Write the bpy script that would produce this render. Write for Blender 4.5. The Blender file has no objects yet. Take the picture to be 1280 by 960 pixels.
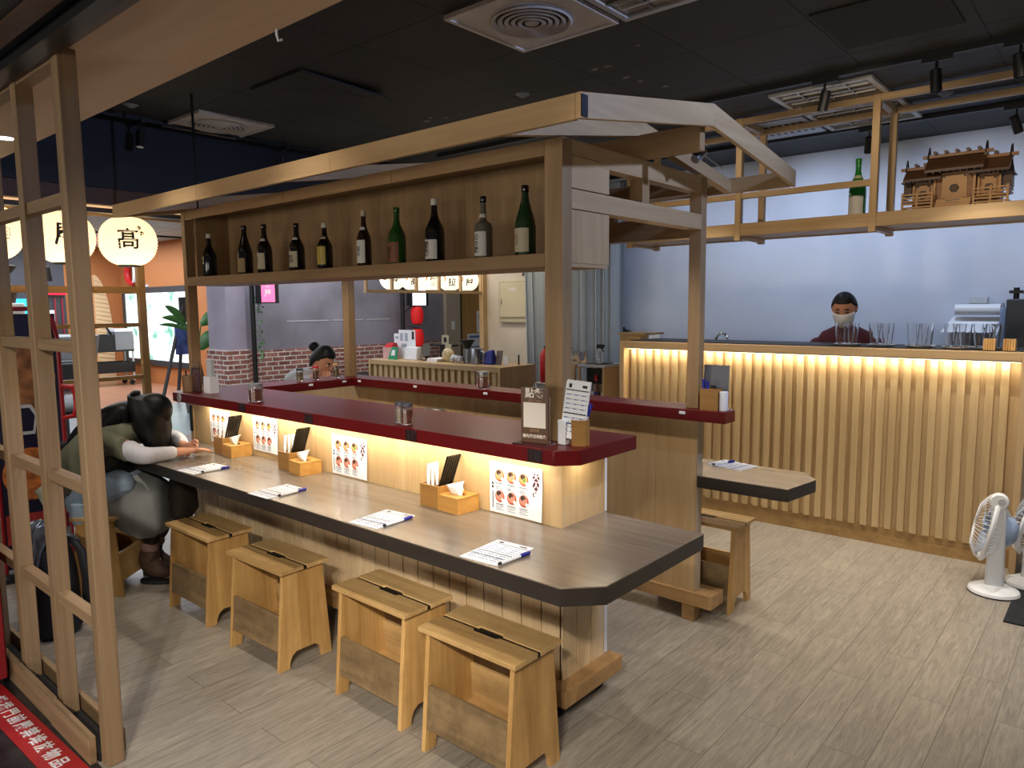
import bpy, bmesh, math, random
from mathutils import Vector, Matrix, Quaternion
random.seed(7)
scn = bpy.context.scene
COL = scn.collection
PI = math.pi

# ------------------------------------------------------------------ materials
def lin(h):
    h = h.lstrip('#')
    r = []
    for i in (0, 2, 4):
        c = int(h[i:i+2], 16) / 255.0
        r.append(c / 12.92 if c <= 0.04045 else ((c + 0.055) / 1.055) ** 2.4)
    return (r[0], r[1], r[2], 1.0)

def new_mat(name):
    m = bpy.data.materials.new(name)
    m.use_nodes = True
    nt = m.node_tree
    b = nt.nodes['Principled BSDF']
    return m, nt, b

def pbr(name, h, rough=0.5, metal=0.0, var=0.0, spec=0.5, coat=0.0, scale=8.0):
    m, nt, b = new_mat(name)
    c = lin(h)
    b.inputs['Roughness'].default_value = rough
    b.inputs['Metallic'].default_value = metal
    b.inputs['Specular IOR Level'].default_value = spec
    b.inputs['Coat Weight'].default_value = coat
    if var > 0:
        tc = nt.nodes.new('ShaderNodeTexCoord')
        n = nt.nodes.new('ShaderNodeTexNoise')
        n.inputs['Scale'].default_value = scale
        n.inputs['Detail'].default_value = 5
        r = nt.nodes.new('ShaderNodeValToRGB')
        r.color_ramp.elements[0].position = 0.3
        r.color_ramp.elements[1].position = 0.7
        r.color_ramp.elements[0].color = (c[0]*(1-var), c[1]*(1-var), c[2]*(1-var), 1)
        r.color_ramp.elements[1].color = (min(1, c[0]*(1+var)), min(1, c[1]*(1+var)), min(1, c[2]*(1+var)), 1)
        nt.links.new(tc.outputs['Object'], n.inputs['Vector'])
        nt.links.new(n.outputs['Fac'], r.inputs['Fac'])
        nt.links.new(r.outputs['Color'], b.inputs['Base Color'])
    else:
        b.inputs['Base Color'].default_value = c
    return m

def emis(name, h, strength, base=None):
    m, nt, b = new_mat(name)
    b.inputs['Base Color'].default_value = lin(base or h)
    b.inputs['Emission Color'].default_value = lin(h)
    b.inputs['Emission Strength'].default_value = strength
    b.inputs['Roughness'].default_value = 0.7
    return m

def glass(name, h='#ffffff', rough=0.02, ior=1.45):
    m, nt, b = new_mat(name)
    b.inputs['Base Color'].default_value = lin(h)
    b.inputs['Transmission Weight'].default_value = 1.0
    b.inputs['Roughness'].default_value = rough
    b.inputs['IOR'].default_value = ior
    return m

def wood(name, light, dark, axis='X', rough=0.45, fine=26.0, dirt=0.0, dirt_col='#3a3026', bump=0.06, spec=0.4):
    """long-grained timber; axis = grain direction in the object's own space"""
    m, nt, b = new_mat(name)
    L, D = lin(light), lin(dark)
    nd = nt.nodes
    tc = nd.new('ShaderNodeTexCoord')
    oi = nd.new('ShaderNodeObjectInfo')
    off = nd.new('ShaderNodeVectorMath'); off.operation = 'ADD'
    mul = nd.new('ShaderNodeMath'); mul.operation = 'MULTIPLY'; mul.inputs[1].default_value = 7.3
    nt.links.new(oi.outputs['Random'], mul.inputs[0])
    nt.links.new(tc.outputs['Object'], off.inputs[0])
    nt.links.new(mul.outputs[0], off.inputs[1])
    mp = nd.new('ShaderNodeMapping')
    s = {'X': (1.3, fine, fine), 'Y': (fine, 1.3, fine), 'Z': (fine, fine, 1.3)}[axis]
    mp.inputs['Scale'].default_value = s
    nt.links.new(off.outputs[0], mp.inputs['Vector'])
    n1 = nd.new('ShaderNodeTexNoise'); n1.inputs['Scale'].default_value = 1.0
    n1.inputs['Detail'].default_value = 7; n1.inputs['Roughness'].default_value = 0.65
    n1.inputs['Distortion'].default_value = 0.6
    nt.links.new(mp.outputs[0], n1.inputs['Vector'])
    mp2 = nd.new('ShaderNodeMapping')
    mp2.inputs['Scale'].default_value = tuple(v * 0.22 for v in s)
    nt.links.new(off.outputs[0], mp2.inputs['Vector'])
    n2 = nd.new('ShaderNodeTexNoise'); n2.inputs['Scale'].default_value = 1.0
    n2.inputs['Detail'].default_value = 3
    nt.links.new(mp2.outputs[0], n2.inputs['Vector'])
    mx = nd.new('ShaderNodeMath'); mx.operation = 'MULTIPLY_ADD'
    mx.inputs[1].default_value = 0.55
    nt.links.new(n1.outputs['Fac'], mx.inputs[0])
    m2 = nd.new('ShaderNodeMath'); m2.operation = 'MULTIPLY'; m2.inputs[1].default_value = 0.45
    nt.links.new(n2.outputs['Fac'], m2.inputs[0])
    nt.links.new(m2.outputs[0], mx.inputs[2])
    r = nd.new('ShaderNodeValToRGB')
    r.color_ramp.elements[0].position = 0.33; r.color_ramp.elements[0].color = D
    r.color_ramp.elements[1].position = 0.66; r.color_ramp.elements[1].color = L
    nt.links.new(mx.outputs[0], r.inputs['Fac'])
    out = r.outputs['Color']
    if dirt > 0:
        n3 = nd.new('ShaderNodeTexNoise'); n3.inputs['Scale'].default_value = 9.0
        n3.inputs['Detail'].default_value = 6; n3.inputs['Roughness'].default_value = 0.7
        nt.links.new(off.outputs[0], n3.inputs['Vector'])
        r3 = nd.new('ShaderNodeValToRGB')
        r3.color_ramp.elements[0].position = 0.42; r3.color_ramp.elements[0].color = (0, 0, 0, 1)
        r3.color_ramp.elements[1].position = 0.72; r3.color_ramp.elements[1].color = (dirt, dirt, dirt, 1)
        nt.links.new(n3.outputs['Fac'], r3.inputs['Fac'])
        mc = nd.new('ShaderNodeMix'); mc.data_type = 'RGBA'
        nt.links.new(r3.outputs['Color'], mc.inputs['Factor'])
        nt.links.new(out, mc.inputs['A'])
        mc.inputs['B'].default_value = lin(dirt_col)
        out = mc.outputs['Result']
    nt.links.new(out, b.inputs['Base Color'])
    b.inputs['Roughness'].default_value = rough
    b.inputs['Specular IOR Level'].default_value = spec
    if bump > 0:
        bp = nd.new('ShaderNodeBump'); bp.inputs['Strength'].default_value = bump
        bp.inputs['Distance'].default_value = 0.004
        nt.links.new(n1.outputs['Fac'], bp.inputs['Height'])
        nt.links.new(bp.outputs[0], b.inputs['Normal'])
    return m

def brickmat(name, bw, rh, mortar, c1, c2, cm, swz, rough=0.6, grain=None, offset=0.5, shift=(0, 0), var=None, bump=0.25, spec=0.4):
    """brick / tile / plank pattern on the plane given by swz, e.g. 'YX' = bricks run along Y"""
    m, nt, b = new_mat(name); nd = nt.nodes
    tc = nd.new('ShaderNodeTexCoord')
    sp = nd.new('ShaderNodeSeparateXYZ'); nt.links.new(tc.outputs['Object'], sp.inputs[0])
    cb = nd.new('ShaderNodeCombineXYZ')
    for i, ax in enumerate(swz):
        ad = nd.new('ShaderNodeMath'); ad.operation = 'ADD'; ad.inputs[1].default_value = shift[i] + 100 * (bw if i == 0 else 2 * rh)
        nt.links.new(sp.outputs[ax], ad.inputs[0]); nt.links.new(ad.outputs[0], cb.inputs[i])
    bt = nd.new('ShaderNodeTexBrick')
    bt.inputs['Scale'].default_value = 1.0
    bt.inputs['Brick Width'].default_value = bw
    bt.inputs['Row Height'].default_value = rh
    bt.inputs['Mortar Size'].default_value = mortar
    bt.inputs['Mortar Smooth'].default_value = 0.1
    bt.offset = offset
    bt.inputs['Color1'].default_value = lin(c1); bt.inputs['Color2'].default_value = lin(c2); bt.inputs['Mortar'].default_value = lin(cm)
    nt.links.new(cb.outputs[0], bt.inputs['Vector'])
    out = bt.outputs['Color']
    if grain:
        mp = nd.new('ShaderNodeMapping'); mp.inputs['Scale'].default_value = grain
        nt.links.new(tc.outputs['Object'], mp.inputs['Vector'])
        n = nd.new('ShaderNodeTexNoise'); n.inputs['Scale'].default_value = 1; n.inputs['Detail'].default_value = 8; n.inputs['Roughness'].default_value = 0.7; n.inputs['Distortion'].default_value = 0.8
        # each plank gets its own piece of the grain
        sc = nd.new('ShaderNodeVectorMath'); sc.operation = 'MULTIPLY_ADD'; sc.inputs[1].default_value = (40, 40, 40)
        nt.links.new(bt.outputs['Color'], sc.inputs[0]); nt.links.new(mp.outputs[0], sc.inputs[2])
        nt.links.new(sc.outputs[0], n.inputs['Vector'])
        r = nd.new('ShaderNodeValToRGB')
        lo, hi = var or (0.6, 1.25)
        r.color_ramp.elements[0].position = 0.32; r.color_ramp.elements[0].color = (lo, lo, lo, 1)
        r.color_ramp.elements[1].position = 0.68; r.color_ramp.elements[1].color = (hi, hi, hi, 1)
        nt.links.new(n.outputs['Fac'], r.inputs['Fac'])
        mx = nd.new('ShaderNodeMix'); mx.data_type = 'RGBA'; mx.blend_type = 'MULTIPLY'; mx.inputs['Factor'].default_value = 1
        mx.clamp_result = False
        nt.links.new(out, mx.inputs['A']); nt.links.new(r.outputs['Color'], mx.inputs['B'])
        out = mx.outputs['Result']
    nt.links.new(out, b.inputs['Base Color'])
    b.inputs['Roughness'].default_value = rough
    b.inputs['Specular IOR Level'].default_value = spec
    if bump:
        bp = nd.new('ShaderNodeBump'); bp.inputs['Strength'].default_value = bump; bp.inputs['Distance'].default_value = 0.003; bp.invert = True
        nt.links.new(bt.outputs['Fac'], bp.inputs['Height']); nt.links.new(bp.outputs[0], b.inputs['Normal'])
    return m

M = {}
M['oak_v'] = wood('oak_vertical', '#c8aa7e', '#b08f62', 'Z')
M['board_v'] = wood('board_oak_lit', '#dcc39c', '#c6a87c', 'Z')  # lighter copy of the oak, standing in for light on the boards
M['oak_x'] = wood('oak_along', '#c4a67c', '#a98a60', 'X')
M['oak_y'] = wood('oak_across', '#c4a67c', '#a98a60', 'Y')
M['oakd_x'] = wood('oak_brown_along', '#a98a62', '#866a48', 'X')
M['oakd_v'] = wood('oak_brown_vertical', '#a98a62', '#866a48', 'Z')
M['ledge_x'] = wood('ledge_along', '#bd9561', '#98744a', 'X', dirt=0.35)
M['ledge_y'] = wood('ledge_across', '#bd9561', '#98744a', 'Y', dirt=0.35)
M['pine_x'] = wood('pine_along', '#dab67c', '#a57d48', 'X', rough=0.4, fine=24, dirt=0.3, dirt_col='#86693f')
M['pine_v'] = wood('pine_vertical', '#d8ae6e', '#9c7039', 'Z', rough=0.4, fine=22, dirt=0.25, dirt_col='#86683c')
M['pine_dirty'] = wood('pine_scuffed', '#9a805a', '#6a5539', 'X', rough=0.55, fine=20, dirt=0.7, dirt_col='#4a3a28')
def paper_shade(name, h, glow):
    m, nt, b = new_mat(name); nd = nt.nodes; out = nd['Material Output']
    tr = nd.new('ShaderNodeBsdfTranslucent'); tr.inputs['Color'].default_value = lin(h)
    df = nd.new('ShaderNodeBsdfDiffuse'); df.inputs['Color'].default_value = lin(h)
    mx = nd.new('ShaderNodeMixShader'); mx.inputs[0].default_value = 0.4
    em = nd.new('ShaderNodeEmission'); em.inputs['Color'].default_value = lin('#ffe8c0'); em.inputs['Strength'].default_value = glow
    ad = nd.new('ShaderNodeAddShader')
    nt.links.new(tr.outputs[0], mx.inputs[1]); nt.links.new(df.outputs[0], mx.inputs[2])
    nt.links.new(mx.outputs[0], ad.inputs[0]); nt.links.new(em.outputs[0], ad.inputs[1]); nt.links.new(ad.outputs[0], out.inputs['Surface'])
    return m
M['lattice'] = wood('lattice_timber', '#9c8160', '#775f43', 'Z', rough=0.6, fine=34)
M['lattice_x'] = wood('lattice_timber_along', '#9c8160', '#775f43', 'X', rough=0.6, fine=34)
M['worktop'] = wood('worktop_laminate', '#84776a', '#61574b', 'X', rough=0.25, fine=22, bump=0.02, spec=0.5)
M['worktop_edge'] = wood('worktop_edge', '#38312b', '#28221d', 'X', rough=0.4, fine=30, bump=0.02)
M['red'] = pbr('red_lacquer', '#5e0d10', 0.34, var=0.12, scale=4, spec=0.28)
M['soffit'] = wood('soffit_board', '#d3b899', '#c4a584', 'X', rough=0.6, fine=9, bump=0.0)
M['black'] = pbr('matt_black', '#141414', 0.5)
M['blackm'] = pbr('black_metal', '#1a1a1c', 0.4, 0.6)
M['darkgrey'] = pbr('dark_grey', '#3a3b3d', 0.5)
M['grey'] = pbr('grey_plastic', '#7b7d80', 0.5)
M['lightgrey'] = pbr('light_grey', '#b9bcc0', 0.45)
M['white'] = pbr('white_plastic', '#e6e8ea', 0.35)
M['paper'] = pbr('white_paper', '#eceef0', 0.7)
M['ink'] = pbr('black_ink', '#1c1c22', 0.7)
M['ink_blue'] = pbr('blue_ink', '#6d7fae', 0.7)
M['chrome'] = pbr('chrome', '#c9cbcf', 0.18, 1.0)
M['steel'] = pbr('brushed_steel', '#9c9ea2', 0.35, 1.0)
M['blue'] = pbr('blue_plastic', '#1a1f8c', 0.4)
M['lacq'] = pbr('black_lacquer', '#17150f', 0.25)
M['glass'] = glass('clear_glass')
M['acrylic'] = glass('clear_acrylic', '#f4f8fa', 0.03, 1.3)
M['navy'] = pbr('navy_paint', '#161a24', 0.6, var=0.1, scale=2)
M['skin'] = pbr('skin', '#c98f70', 0.5, var=0.06)
M['hair'] = pbr('black_hair', '#070607', 0.5, var=0.3, scale=60, spec=0.3)
M['leaf'] = pbr('leaf_green', '#3f6b34', 0.45, var=0.25)
M['bright_red'] = pbr('bright_red', '#c22024', 0.4)
M['rubber'] = pbr('black_rubber', '#101010', 0.8)

# ------------------------------------------------------------------ mesh builder
ORG = {}
class MB:
    def __init__(self, mat=None):
        self.v = []; self.f = []; self.fm = []; self.fs = []
        self.mats = []; self.cur = 0
        if mat: self.use(mat)
    def use(self, mat):
        if isinstance(mat, str): mat = M[mat]
        if mat not in self.mats: self.mats.append(mat)
        self.cur = self.mats.index(mat); return self
    def add(self, vs, fs, smooth=False):
        o = len(self.v); self.v += [Vector(p) for p in vs]
        for f in fs:
            self.f.append([i + o for i in f]); self.fm.append(self.cur); self.fs.append(smooth)
        return self
    def box(self, x0, x1, y0, y1, z0, z1):
        if x0 > x1: x0, x1 = x1, x0
        if y0 > y1: y0, y1 = y1, y0
        if z0 > z1: z0, z1 = z1, z0
        return self.hexa([(x0,y0,z0),(x1,y0,z0),(x1,y1,z0),(x0,y1,z0),(x0,y0,z1),(x1,y0,z1),(x1,y1,z1),(x0,y1,z1)])
    def hexa(self, p):
        return self.add(p, [(0,3,2,1),(4,5,6,7),(0,1,5,4),(1,2,6,5),(2,3,7,6),(3,0,4,7)])
    def prism(self, poly, axis, a, b):
        """poly = list of 2-D points; axis = extrusion axis; for 'Z' (x,y), 'Y' (x,z), 'X' (y,z)"""
        def P(u, w, t):
            return {'Z': (u, w, t), 'Y': (u, t, w), 'X': (t, u, w)}[axis]
        n = len(poly)
        vs = [P(u, w, a) for u, w in poly] + [P(u, w, b) for u, w in poly]
        fs = [tuple(range(n))[::-1], tuple(range(n, 2*n))] + [(i, (i+1) % n, n + (i+1) % n, n + i) for i in range(n)]
        return self.add(vs, fs)
    def tube(self, pts, r, n=10, closed=False, smooth=True):
        pts = [Vector(p) for p in pts]; k = len(pts)
        rs = r if isinstance(r, (list, tuple)) else [r] * k
        vs = []; up = None
        for i, p in enumerate(pts):
            if closed: t = pts[(i+1) % k] - pts[i-1]
            else: t = pts[min(i+1, k-1)] - pts[max(i-1, 0)]
            t.normalize()
            if up is None:
                up = Vector((0,0,1)) if abs(t.z) < 0.9 else Vector((1,0,0))
            a = t.cross(up)
            if a.length < 1e-5: a = t.cross(Vector((0.3,1,0.2)))
            a.normalize(); c = a.cross(t); up = c
            for j in range(n):
                w = 2 * PI * j / n
                vs.append(p + a * math.cos(w) * rs[i] + c * math.sin(w) * rs[i])
        fs = []
        for i in range(k if closed else k - 1):
            for j in range(n):
                i2 = (i + 1) % k
                fs.append((i*n + j, i*n + (j+1) % n, i2*n + (j+1) % n, i2*n + j))
        self.add(vs, fs, smooth)
        if not closed:
            o = len(self.v) - len(vs)
            self.f.append([o + j for j in range(n)][::-1]); self.fm.append(self.cur); self.fs.append(False)
            self.f.append([o + (k-1)*n + j for j in range(n)]); self.fm.append(self.cur); self.fs.append(False)
        return self
    def lathe(self, prof, c=(0,0,0), n=24, axis='Z', smooth=True, cap=True):
        c = Vector(c); vs = []; k = len(prof)
        for r, z in prof:
            for j in range(n):
                w = 2 * PI * j / n
                x, y = r * math.cos(w), r * math.sin(w)
                vs.append(c + Vector({'Z': (x, y, z), 'Y': (x, z, -y), 'X': (z, x, y)}[axis]))
        fs = [(i*n + j, i*n + (j+1) % n, (i+1)*n + (j+1) % n, (i+1)*n + j) for i in range(k-1) for j in range(n)]
        self.add(vs, fs, smooth)
        if cap:
            o = len(self.v) - len(vs)
            if prof[0][0] > 1e-6:
                self.f.append([o + j for j in range(n)][::-1]); self.fm.append(self.cur); self.fs.append(False)
            if prof[-1][0] > 1e-6:
                self.f.append([o + (k-1)*n + j for j in range(n)]); self.fm.append(self.cur); self.fs.append(False)
        return self
    def ball(self, c, r, n=16, m=10):
        if not isinstance(r, (tuple, list)): r = (r, r, r)
        vs = []; 
        for i in range(m + 1):
            th = PI * i / m
            for j in range(n):
                w = 2 * PI * j / n
                vs.append((c[0] + r[0]*math.sin(th)*math.cos(w), c[1] + r[1]*math.sin(th)*math.sin(w), c[2] - r[2]*math.cos(th)))
        fs = [(i*n + j, i*n + (j+1) % n, (i+1)*n + (j+1) % n, (i+1)*n + j) for i in range(m) for j in range(n)]
        return self.add(vs, fs, True)
    def quad(self, a, b, c, d):
        return self.add([a, b, c, d], [(0,1,2,3)])
    def xf(self, mtx, start=0):
        for i in range(start, len(self.v)): self.v[i] = mtx @ self.v[i]
        return self
    def mesh(self, name, o=Vector((0,0,0))):
        me = bpy.data.meshes.new(name)
        me.from_pydata([tuple(p - o) for p in self.v], [], self.f)
        for m in self.mats: me.materials.append(m)
        me.polygons.foreach_set('material_index', self.fm)
        me.polygons.foreach_set('use_smooth', self.fs)
        bm = bmesh.new(); bm.from_mesh(me)
        bmesh.ops.remove_doubles(bm, verts=bm.verts, dist=1e-6)
        bmesh.ops.recalc_face_normals(bm, faces=bm.faces)
        bm.to_mesh(me); bm.free()
        me.set_sharp_from_angle(angle=math.radians(38))
        me.update()
        return me
    def part(self, name, parent, label=None, bevel=0.0, seg=2):
        o = ORG.get(parent.name, Vector((0,0,0)))
        ob = bpy.data.objects.new(name, self.mesh(name, o)); COL.objects.link(ob)
        ob.parent = parent; ORG[ob.name] = o
        if label: ob['label'] = label
        if bevel: add_bevel(ob, bevel, seg)
        return ob
    def thing(self, name, label, cat, group=None, bevel=0.0, origin=None, kind=None, seg=2):
        if origin is None:
            xs = [p.x for p in self.v]; ys = [p.y for p in self.v]; zs = [p.z for p in self.v]
            origin = Vector(((min(xs)+max(xs))/2, (min(ys)+max(ys))/2, min(zs)))
        origin = Vector(origin)
        ob = bpy.data.objects.new(name, self.mesh(name, origin)); COL.objects.link(ob)
        ob.location = origin; ORG[ob.name] = origin
        tag(ob, label, cat, group, kind)
        if bevel: add_bevel(ob, bevel, seg)
        return ob
    def struct(self, name, label=None, cat=None, bevel=0.0):
        ob = bpy.data.objects.new(name, self.mesh(name)); COL.objects.link(ob)
        ob['kind'] = 'structure'
        ORG[ob.name] = Vector((0,0,0))
        if label: ob['label'] = label
        if cat: ob['category'] = cat
        if bevel: add_bevel(ob, bevel)
        return ob

def add_bevel(ob, w, seg=2):
    md = ob.modifiers.new('bevel', 'BEVEL'); md.width = w; md.segments = seg
    md.limit_method = 'ANGLE'; md.angle_limit = math.radians(40); md.harden_normals = False

def tag(o, label=None, cat=None, group=None, kind=None):
    if label: o['label'] = label
    if cat: o['category'] = cat
    if group: o['group'] = group
    if kind: o['kind'] = kind
    return o

def thing(name, label, cat, loc=(0,0,0), group=None, rz=0.0):
    o = bpy.data.objects.new(name, None); COL.objects.link(o)
    o.empty_display_size = 0.1
    o.location = loc; o.rotation_euler = (0,0,rz)
    ORG[o.name] = Vector(loc) if rz == 0 else Vector((0,0,0))
    return tag(o, label, cat, group)

def copy_tree(o, parent=None):
    c = o.copy(); COL.objects.link(c)
    if parent: c.parent = parent
    for ch in [x for x in bpy.data.objects if x.parent == o]:
        copy_tree(ch, c)
    return c
def place(o, loc, rz=0.0, label=None, group=None):
    o.location = loc; o.rotation_euler = (0, 0, rz)
    if label: o['label'] = label
    if group: o['group'] = group
    return o

def eval_mesh(ob, name):
    dg = bpy.context.evaluated_depsgraph_get(); dg.update()
    me = bpy.data.meshes.new_from_object(ob.evaluated_get(dg), depsgraph=dg)
    me.name = name
    return me

def text_mesh(s, size, mat, extrude=0.0004, align='CENTER', bold=0.0, spacing=1.0):
    """lettering from the built-in font, lying in the XY plane, centred"""
    cu = bpy.data.curves.new('lettering', 'FONT'); cu.body = s; cu.size = size
    cu.align_x = align; cu.align_y = 'CENTER'; cu.extrude = extrude; cu.offset = bold; cu.space_line = spacing
    cu.resolution_u = 2
    ob = bpy.data.objects.new('lettering', cu); COL.objects.link(ob)
    me = eval_mesh(ob, 'lettering')
    me.materials.clear(); me.materials.append(mat)
    bpy.data.objects.remove(ob); bpy.data.curves.remove(cu)
    return me
def text_part(name, s, size, mat, parent, mtx, label=None, bold=0.0, extrude=0.0004, spacing=1.0, warp=None):
    me = text_mesh(s, size, M[mat] if isinstance(mat, str) else mat, extrude, bold=bold, spacing=spacing)
    o = ORG.get(parent.name, Vector((0,0,0))) if parent else Vector((0,0,0))
    for v in me.vertices:
        p = mtx @ v.co
        if warp: p = warp(p)
        v.co = p - o
    ob = bpy.data.objects.new(name, me); COL.objects.link(ob)
    if parent: ob.parent = parent
    ORG[ob.name] = o
    if label: ob['label'] = label
    return ob
def frame_mtx(o, xdir, ydir):
    x = Vector(xdir).normalized(); y = Vector(ydir).normalized(); z = x.cross(y)
    return Matrix.Translation(Vector(o)) @ Matrix((x, y, z)).transposed().to_4x4()

def skin_part(name, pts, edges, mat, parent, sub=2, mtx=None, label=None, smooth_iter=0):
    """pts: dict name -> ((x,y,z), r or (rx,ry)); first key = root. Grows one smooth continuous surface."""
    keys = list(pts); idx = {k: i for i, k in enumerate(keys)}
    me = bpy.data.meshes.new(name)
    vs = [Vector(pts[k][0]) for k in keys]
    if mtx is not None: vs = [mtx @ v for v in vs]
    me.from_pydata([tuple(v) for v in vs], [(idx[a], idx[b]) for a, b in edges], [])
    ob = bpy.data.objects.new(name, me); COL.objects.link(ob)
    sk = ob.modifiers.new('skin', 'SKIN'); sk.use_smooth_shade = True; sk.branch_smoothing = 0.4
    for k in keys:
        r = pts[k][1]
        me.skin_vertices[0].data[idx[k]].radius = r if isinstance(r, tuple) else (r, r)
    me.skin_vertices[0].data[0].use_root = True
    sb = ob.modifiers.new('sub', 'SUBSURF'); sb.levels = sub; sb.render_levels = sub
    m2 = eval_mesh(ob, name)
    bpy.data.objects.remove(ob)
    m2.materials.clear(); m2.materials.append(M[mat] if isinstance(mat, str) else mat)
    for p in m2.polygons: p.use_smooth = True; p.material_index = 0
    o = ORG.get(parent.name, Vector((0,0,0))) if parent else Vector((0,0,0))
    for v in m2.vertices: v.co = v.co - o
    nb = bpy.data.objects.new(name, m2); COL.objects.link(nb)
    if parent: nb.parent = parent
    ORG[nb.name] = o
    if label: nb['label'] = label
    return nb
# ================================================================== SETTING
M['floor'] = brickmat('floor_planks', 0.92, 0.1525, 0.0012, '#a39a8c', '#988f82', '#5c5448', 'YX', 0.36,
                      grain=(80, 6.5, 1), offset=0.37, shift=(0.15, 0.0), var=(0.62, 1.2), bump=0.12, spec=0.5)
M['floor_mall'] = brickmat('mall_floor_tiles', 0.6, 0.6, 0.004, '#8e9898', '#848f90', '#6d7475', 'XY', 0.3, offset=0.0, bump=0.05,
                           grain=(5, 5, 1), var=(0.85, 1.12))
M['floor_orange'] = brickmat('orange_floor', 1.2, 0.6, 0.004, '#b9866a', '#b07e62', '#946650', 'XY', 0.25, offset=0.0, bump=0.03)
M['floor_dark'] = pbr('dark_stone', '#2c2c30', 0.35, var=0.55, scale=14)
M['ceil'] = brickmat('ceiling_tiles', 0.6, 0.6, 0.005, '#3b3a39', '#373737', '#101010', 'XY', 0.65, offset=0.0, shift=(0.62, 0.04), bump=0.35,
                     grain=(1.1, 1.1, 1), var=(0.85, 1.15), spec=0.3)
M['ceil_mall'] = brickmat('mall_ceiling', 3.0, 0.14, 0.012, '#a9c0c8', '#a3bac2', '#5c6a70', 'YX', 0.6, offset=0.0, bump=0.3)
M['wall_kitchen'] = pbr('kitchen_plaster', '#c3cad6', 0.75, var=0.08, scale=1.4)
M['wall_beige'] = pbr('beige_plaster', '#cfc3b2', 0.75, var=0.05, scale=2)
M['plaster'] = pbr('grey_plaster', '#8b8690', 0.75, var=0.22, scale=2.2)
M['plaster2'] = pbr('pillar_plaster', '#948b98', 0.75, var=0.15, scale=2.5)
M['orange'] = pbr('orange_plaster', '#b9753f', 0.7, var=0.05, scale=1.5)
M['bricks_x'] = brickmat('red_bricks', 0.165, 0.056, 0.007, '#a46c5d', '#774840', '#cbc1b8', 'YZ', 0.8, grain=(9, 9, 9), var=(0.6, 1.5), bump=0.5)
M['bricks_y'] = brickmat('red_bricks_return', 0.165, 0.056, 0.007, '#a46c5d', '#774840', '#cbc1b8', 'XZ', 0.8, grain=(9, 9, 9), var=(0.6, 1.5), bump=0.5)
M['bulk'] = pbr('bulkhead_navy', '#141926', 0.6, var=0.15, scale=1.5)
M['header'] = wood('header_timber', '#5c4434', '#44301f', 'Y', rough=0.5, fine=24)
M['amber_y'] = wood('amber_timber', '#b08d5c', '#957345', 'Y', rough=0.5, fine=24)
M['amber_v'] = wood('amber_timber_upright', '#b08d5c', '#957345', 'Z', rough=0.5, fine=24)
M['oak_panel'] = wood('wall_oak_panel', '#c89a5c', '#b5854a', 'Z', rough=0.5, fine=22)

def slab(name, mat, *b, label=None, cat=None):
    return MB(mat).box(*b).struct(name, label, cat)
slab('floor', 'floor', -5.70, 2.4, 0.86, 6.6, -0.06, 0.0)
slab('floor_outside', 'floor_dark', -5.70, 2.4, -1.6, 0.86, -0.06, -0.001)
slab('floor_mall', 'floor_mall', -12.4, -5.70, -1.6, 9.6, -0.06, -0.001)
slab('floor_restaurant', 'floor_orange', -17.7, -12.4, -1.6, 9.6, -0.06, 0.0)
MB('ceil').box(-5.34, 2.4, 1.27, 6.6, 2.90, 2.96).struct('ceiling')
MB('ceil_mall').box(-17.7, -5.42, -1.6, 9.6, 3.0, 3.06).struct('ceiling_mall')
# one ceiling tile has dropped out of its frame along one side
c = MB('ceil').hexa([(-4.06,2.37,2.885),(-3.53,2.37,2.885),(-3.53,2.96,2.862),(-4.06,2.96,2.897),(-4.06,2.37,2.897),(-3.53,2.37,2.897),(-3.53,2.96,2.874),(-4.06,2.96,2.899)])
c.struct('ceiling_tile')
MB(pbr('perforated_black','#232323',0.8,var=0.5,scale=90)).box(-1.20, -0.68, 3.48, 4.05, 2.892, 2.899).struct('ceiling_panel')
cb = MB(pbr('bare_board','#8d8a84',0.8)); rr_ = random.Random(21)
for x, y, s_ in ((-2.35,3.46,0.03),(-2.27,3.47,0.022),(-2.29,3.70,0.024),(-2.27,3.82,0.022),(-2.21,4.01,0.024),(-1.98,3.30,0.014),(-3.86,3.60,0.03),(-3.78,3.56,0.02),(-3.70,3.63,0.02)):
    pts_ = [(x+s_*rr_.uniform(.5,1.3)*math.cos(a_), y+0.6*s_*rr_.uniform(.4,1.4)*math.sin(a_)) for a_ in [2*PI*k/9 for k in range(9)]]
    cb.prism(pts_, 'Z', 2.8985, 2.8999)
cb.struct('ceiling_scuffs')
slab('wall_back', 'wall_kitchen', -4.2, 2.4, 6.6, 6.7, 0, 2.96)
slab('wall_back_left', 'wall_beige', -6.1, -4.2, 6.6, 6.7, 0, 2.96)
# entrance soffit and its dark outer beam
b = MB('soffit').box(-6.3, 2.4, 0.88, 1.27, 2.43, 2.90)
b.struct('ceiling_soffit')
b = MB('header').box(-6.3, 2.4, 0.85, 0.88, 2.405, 2.60)
b.use('black').box(-6.3, 2.4, 0.80, 0.85, 2.40, 2.62)
b.use('header').box(-6.3, 2.4, 0.70, 0.76, 2.42, 2.70)
b.use('black').box(-6.3, 2.4, 0.76, 0.80, 2.44, 2.70)
b.box(-6.3, 2.4, 0.55, 0.70, 2.43, 2.75)
b.struct('trim_entrance')
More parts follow.
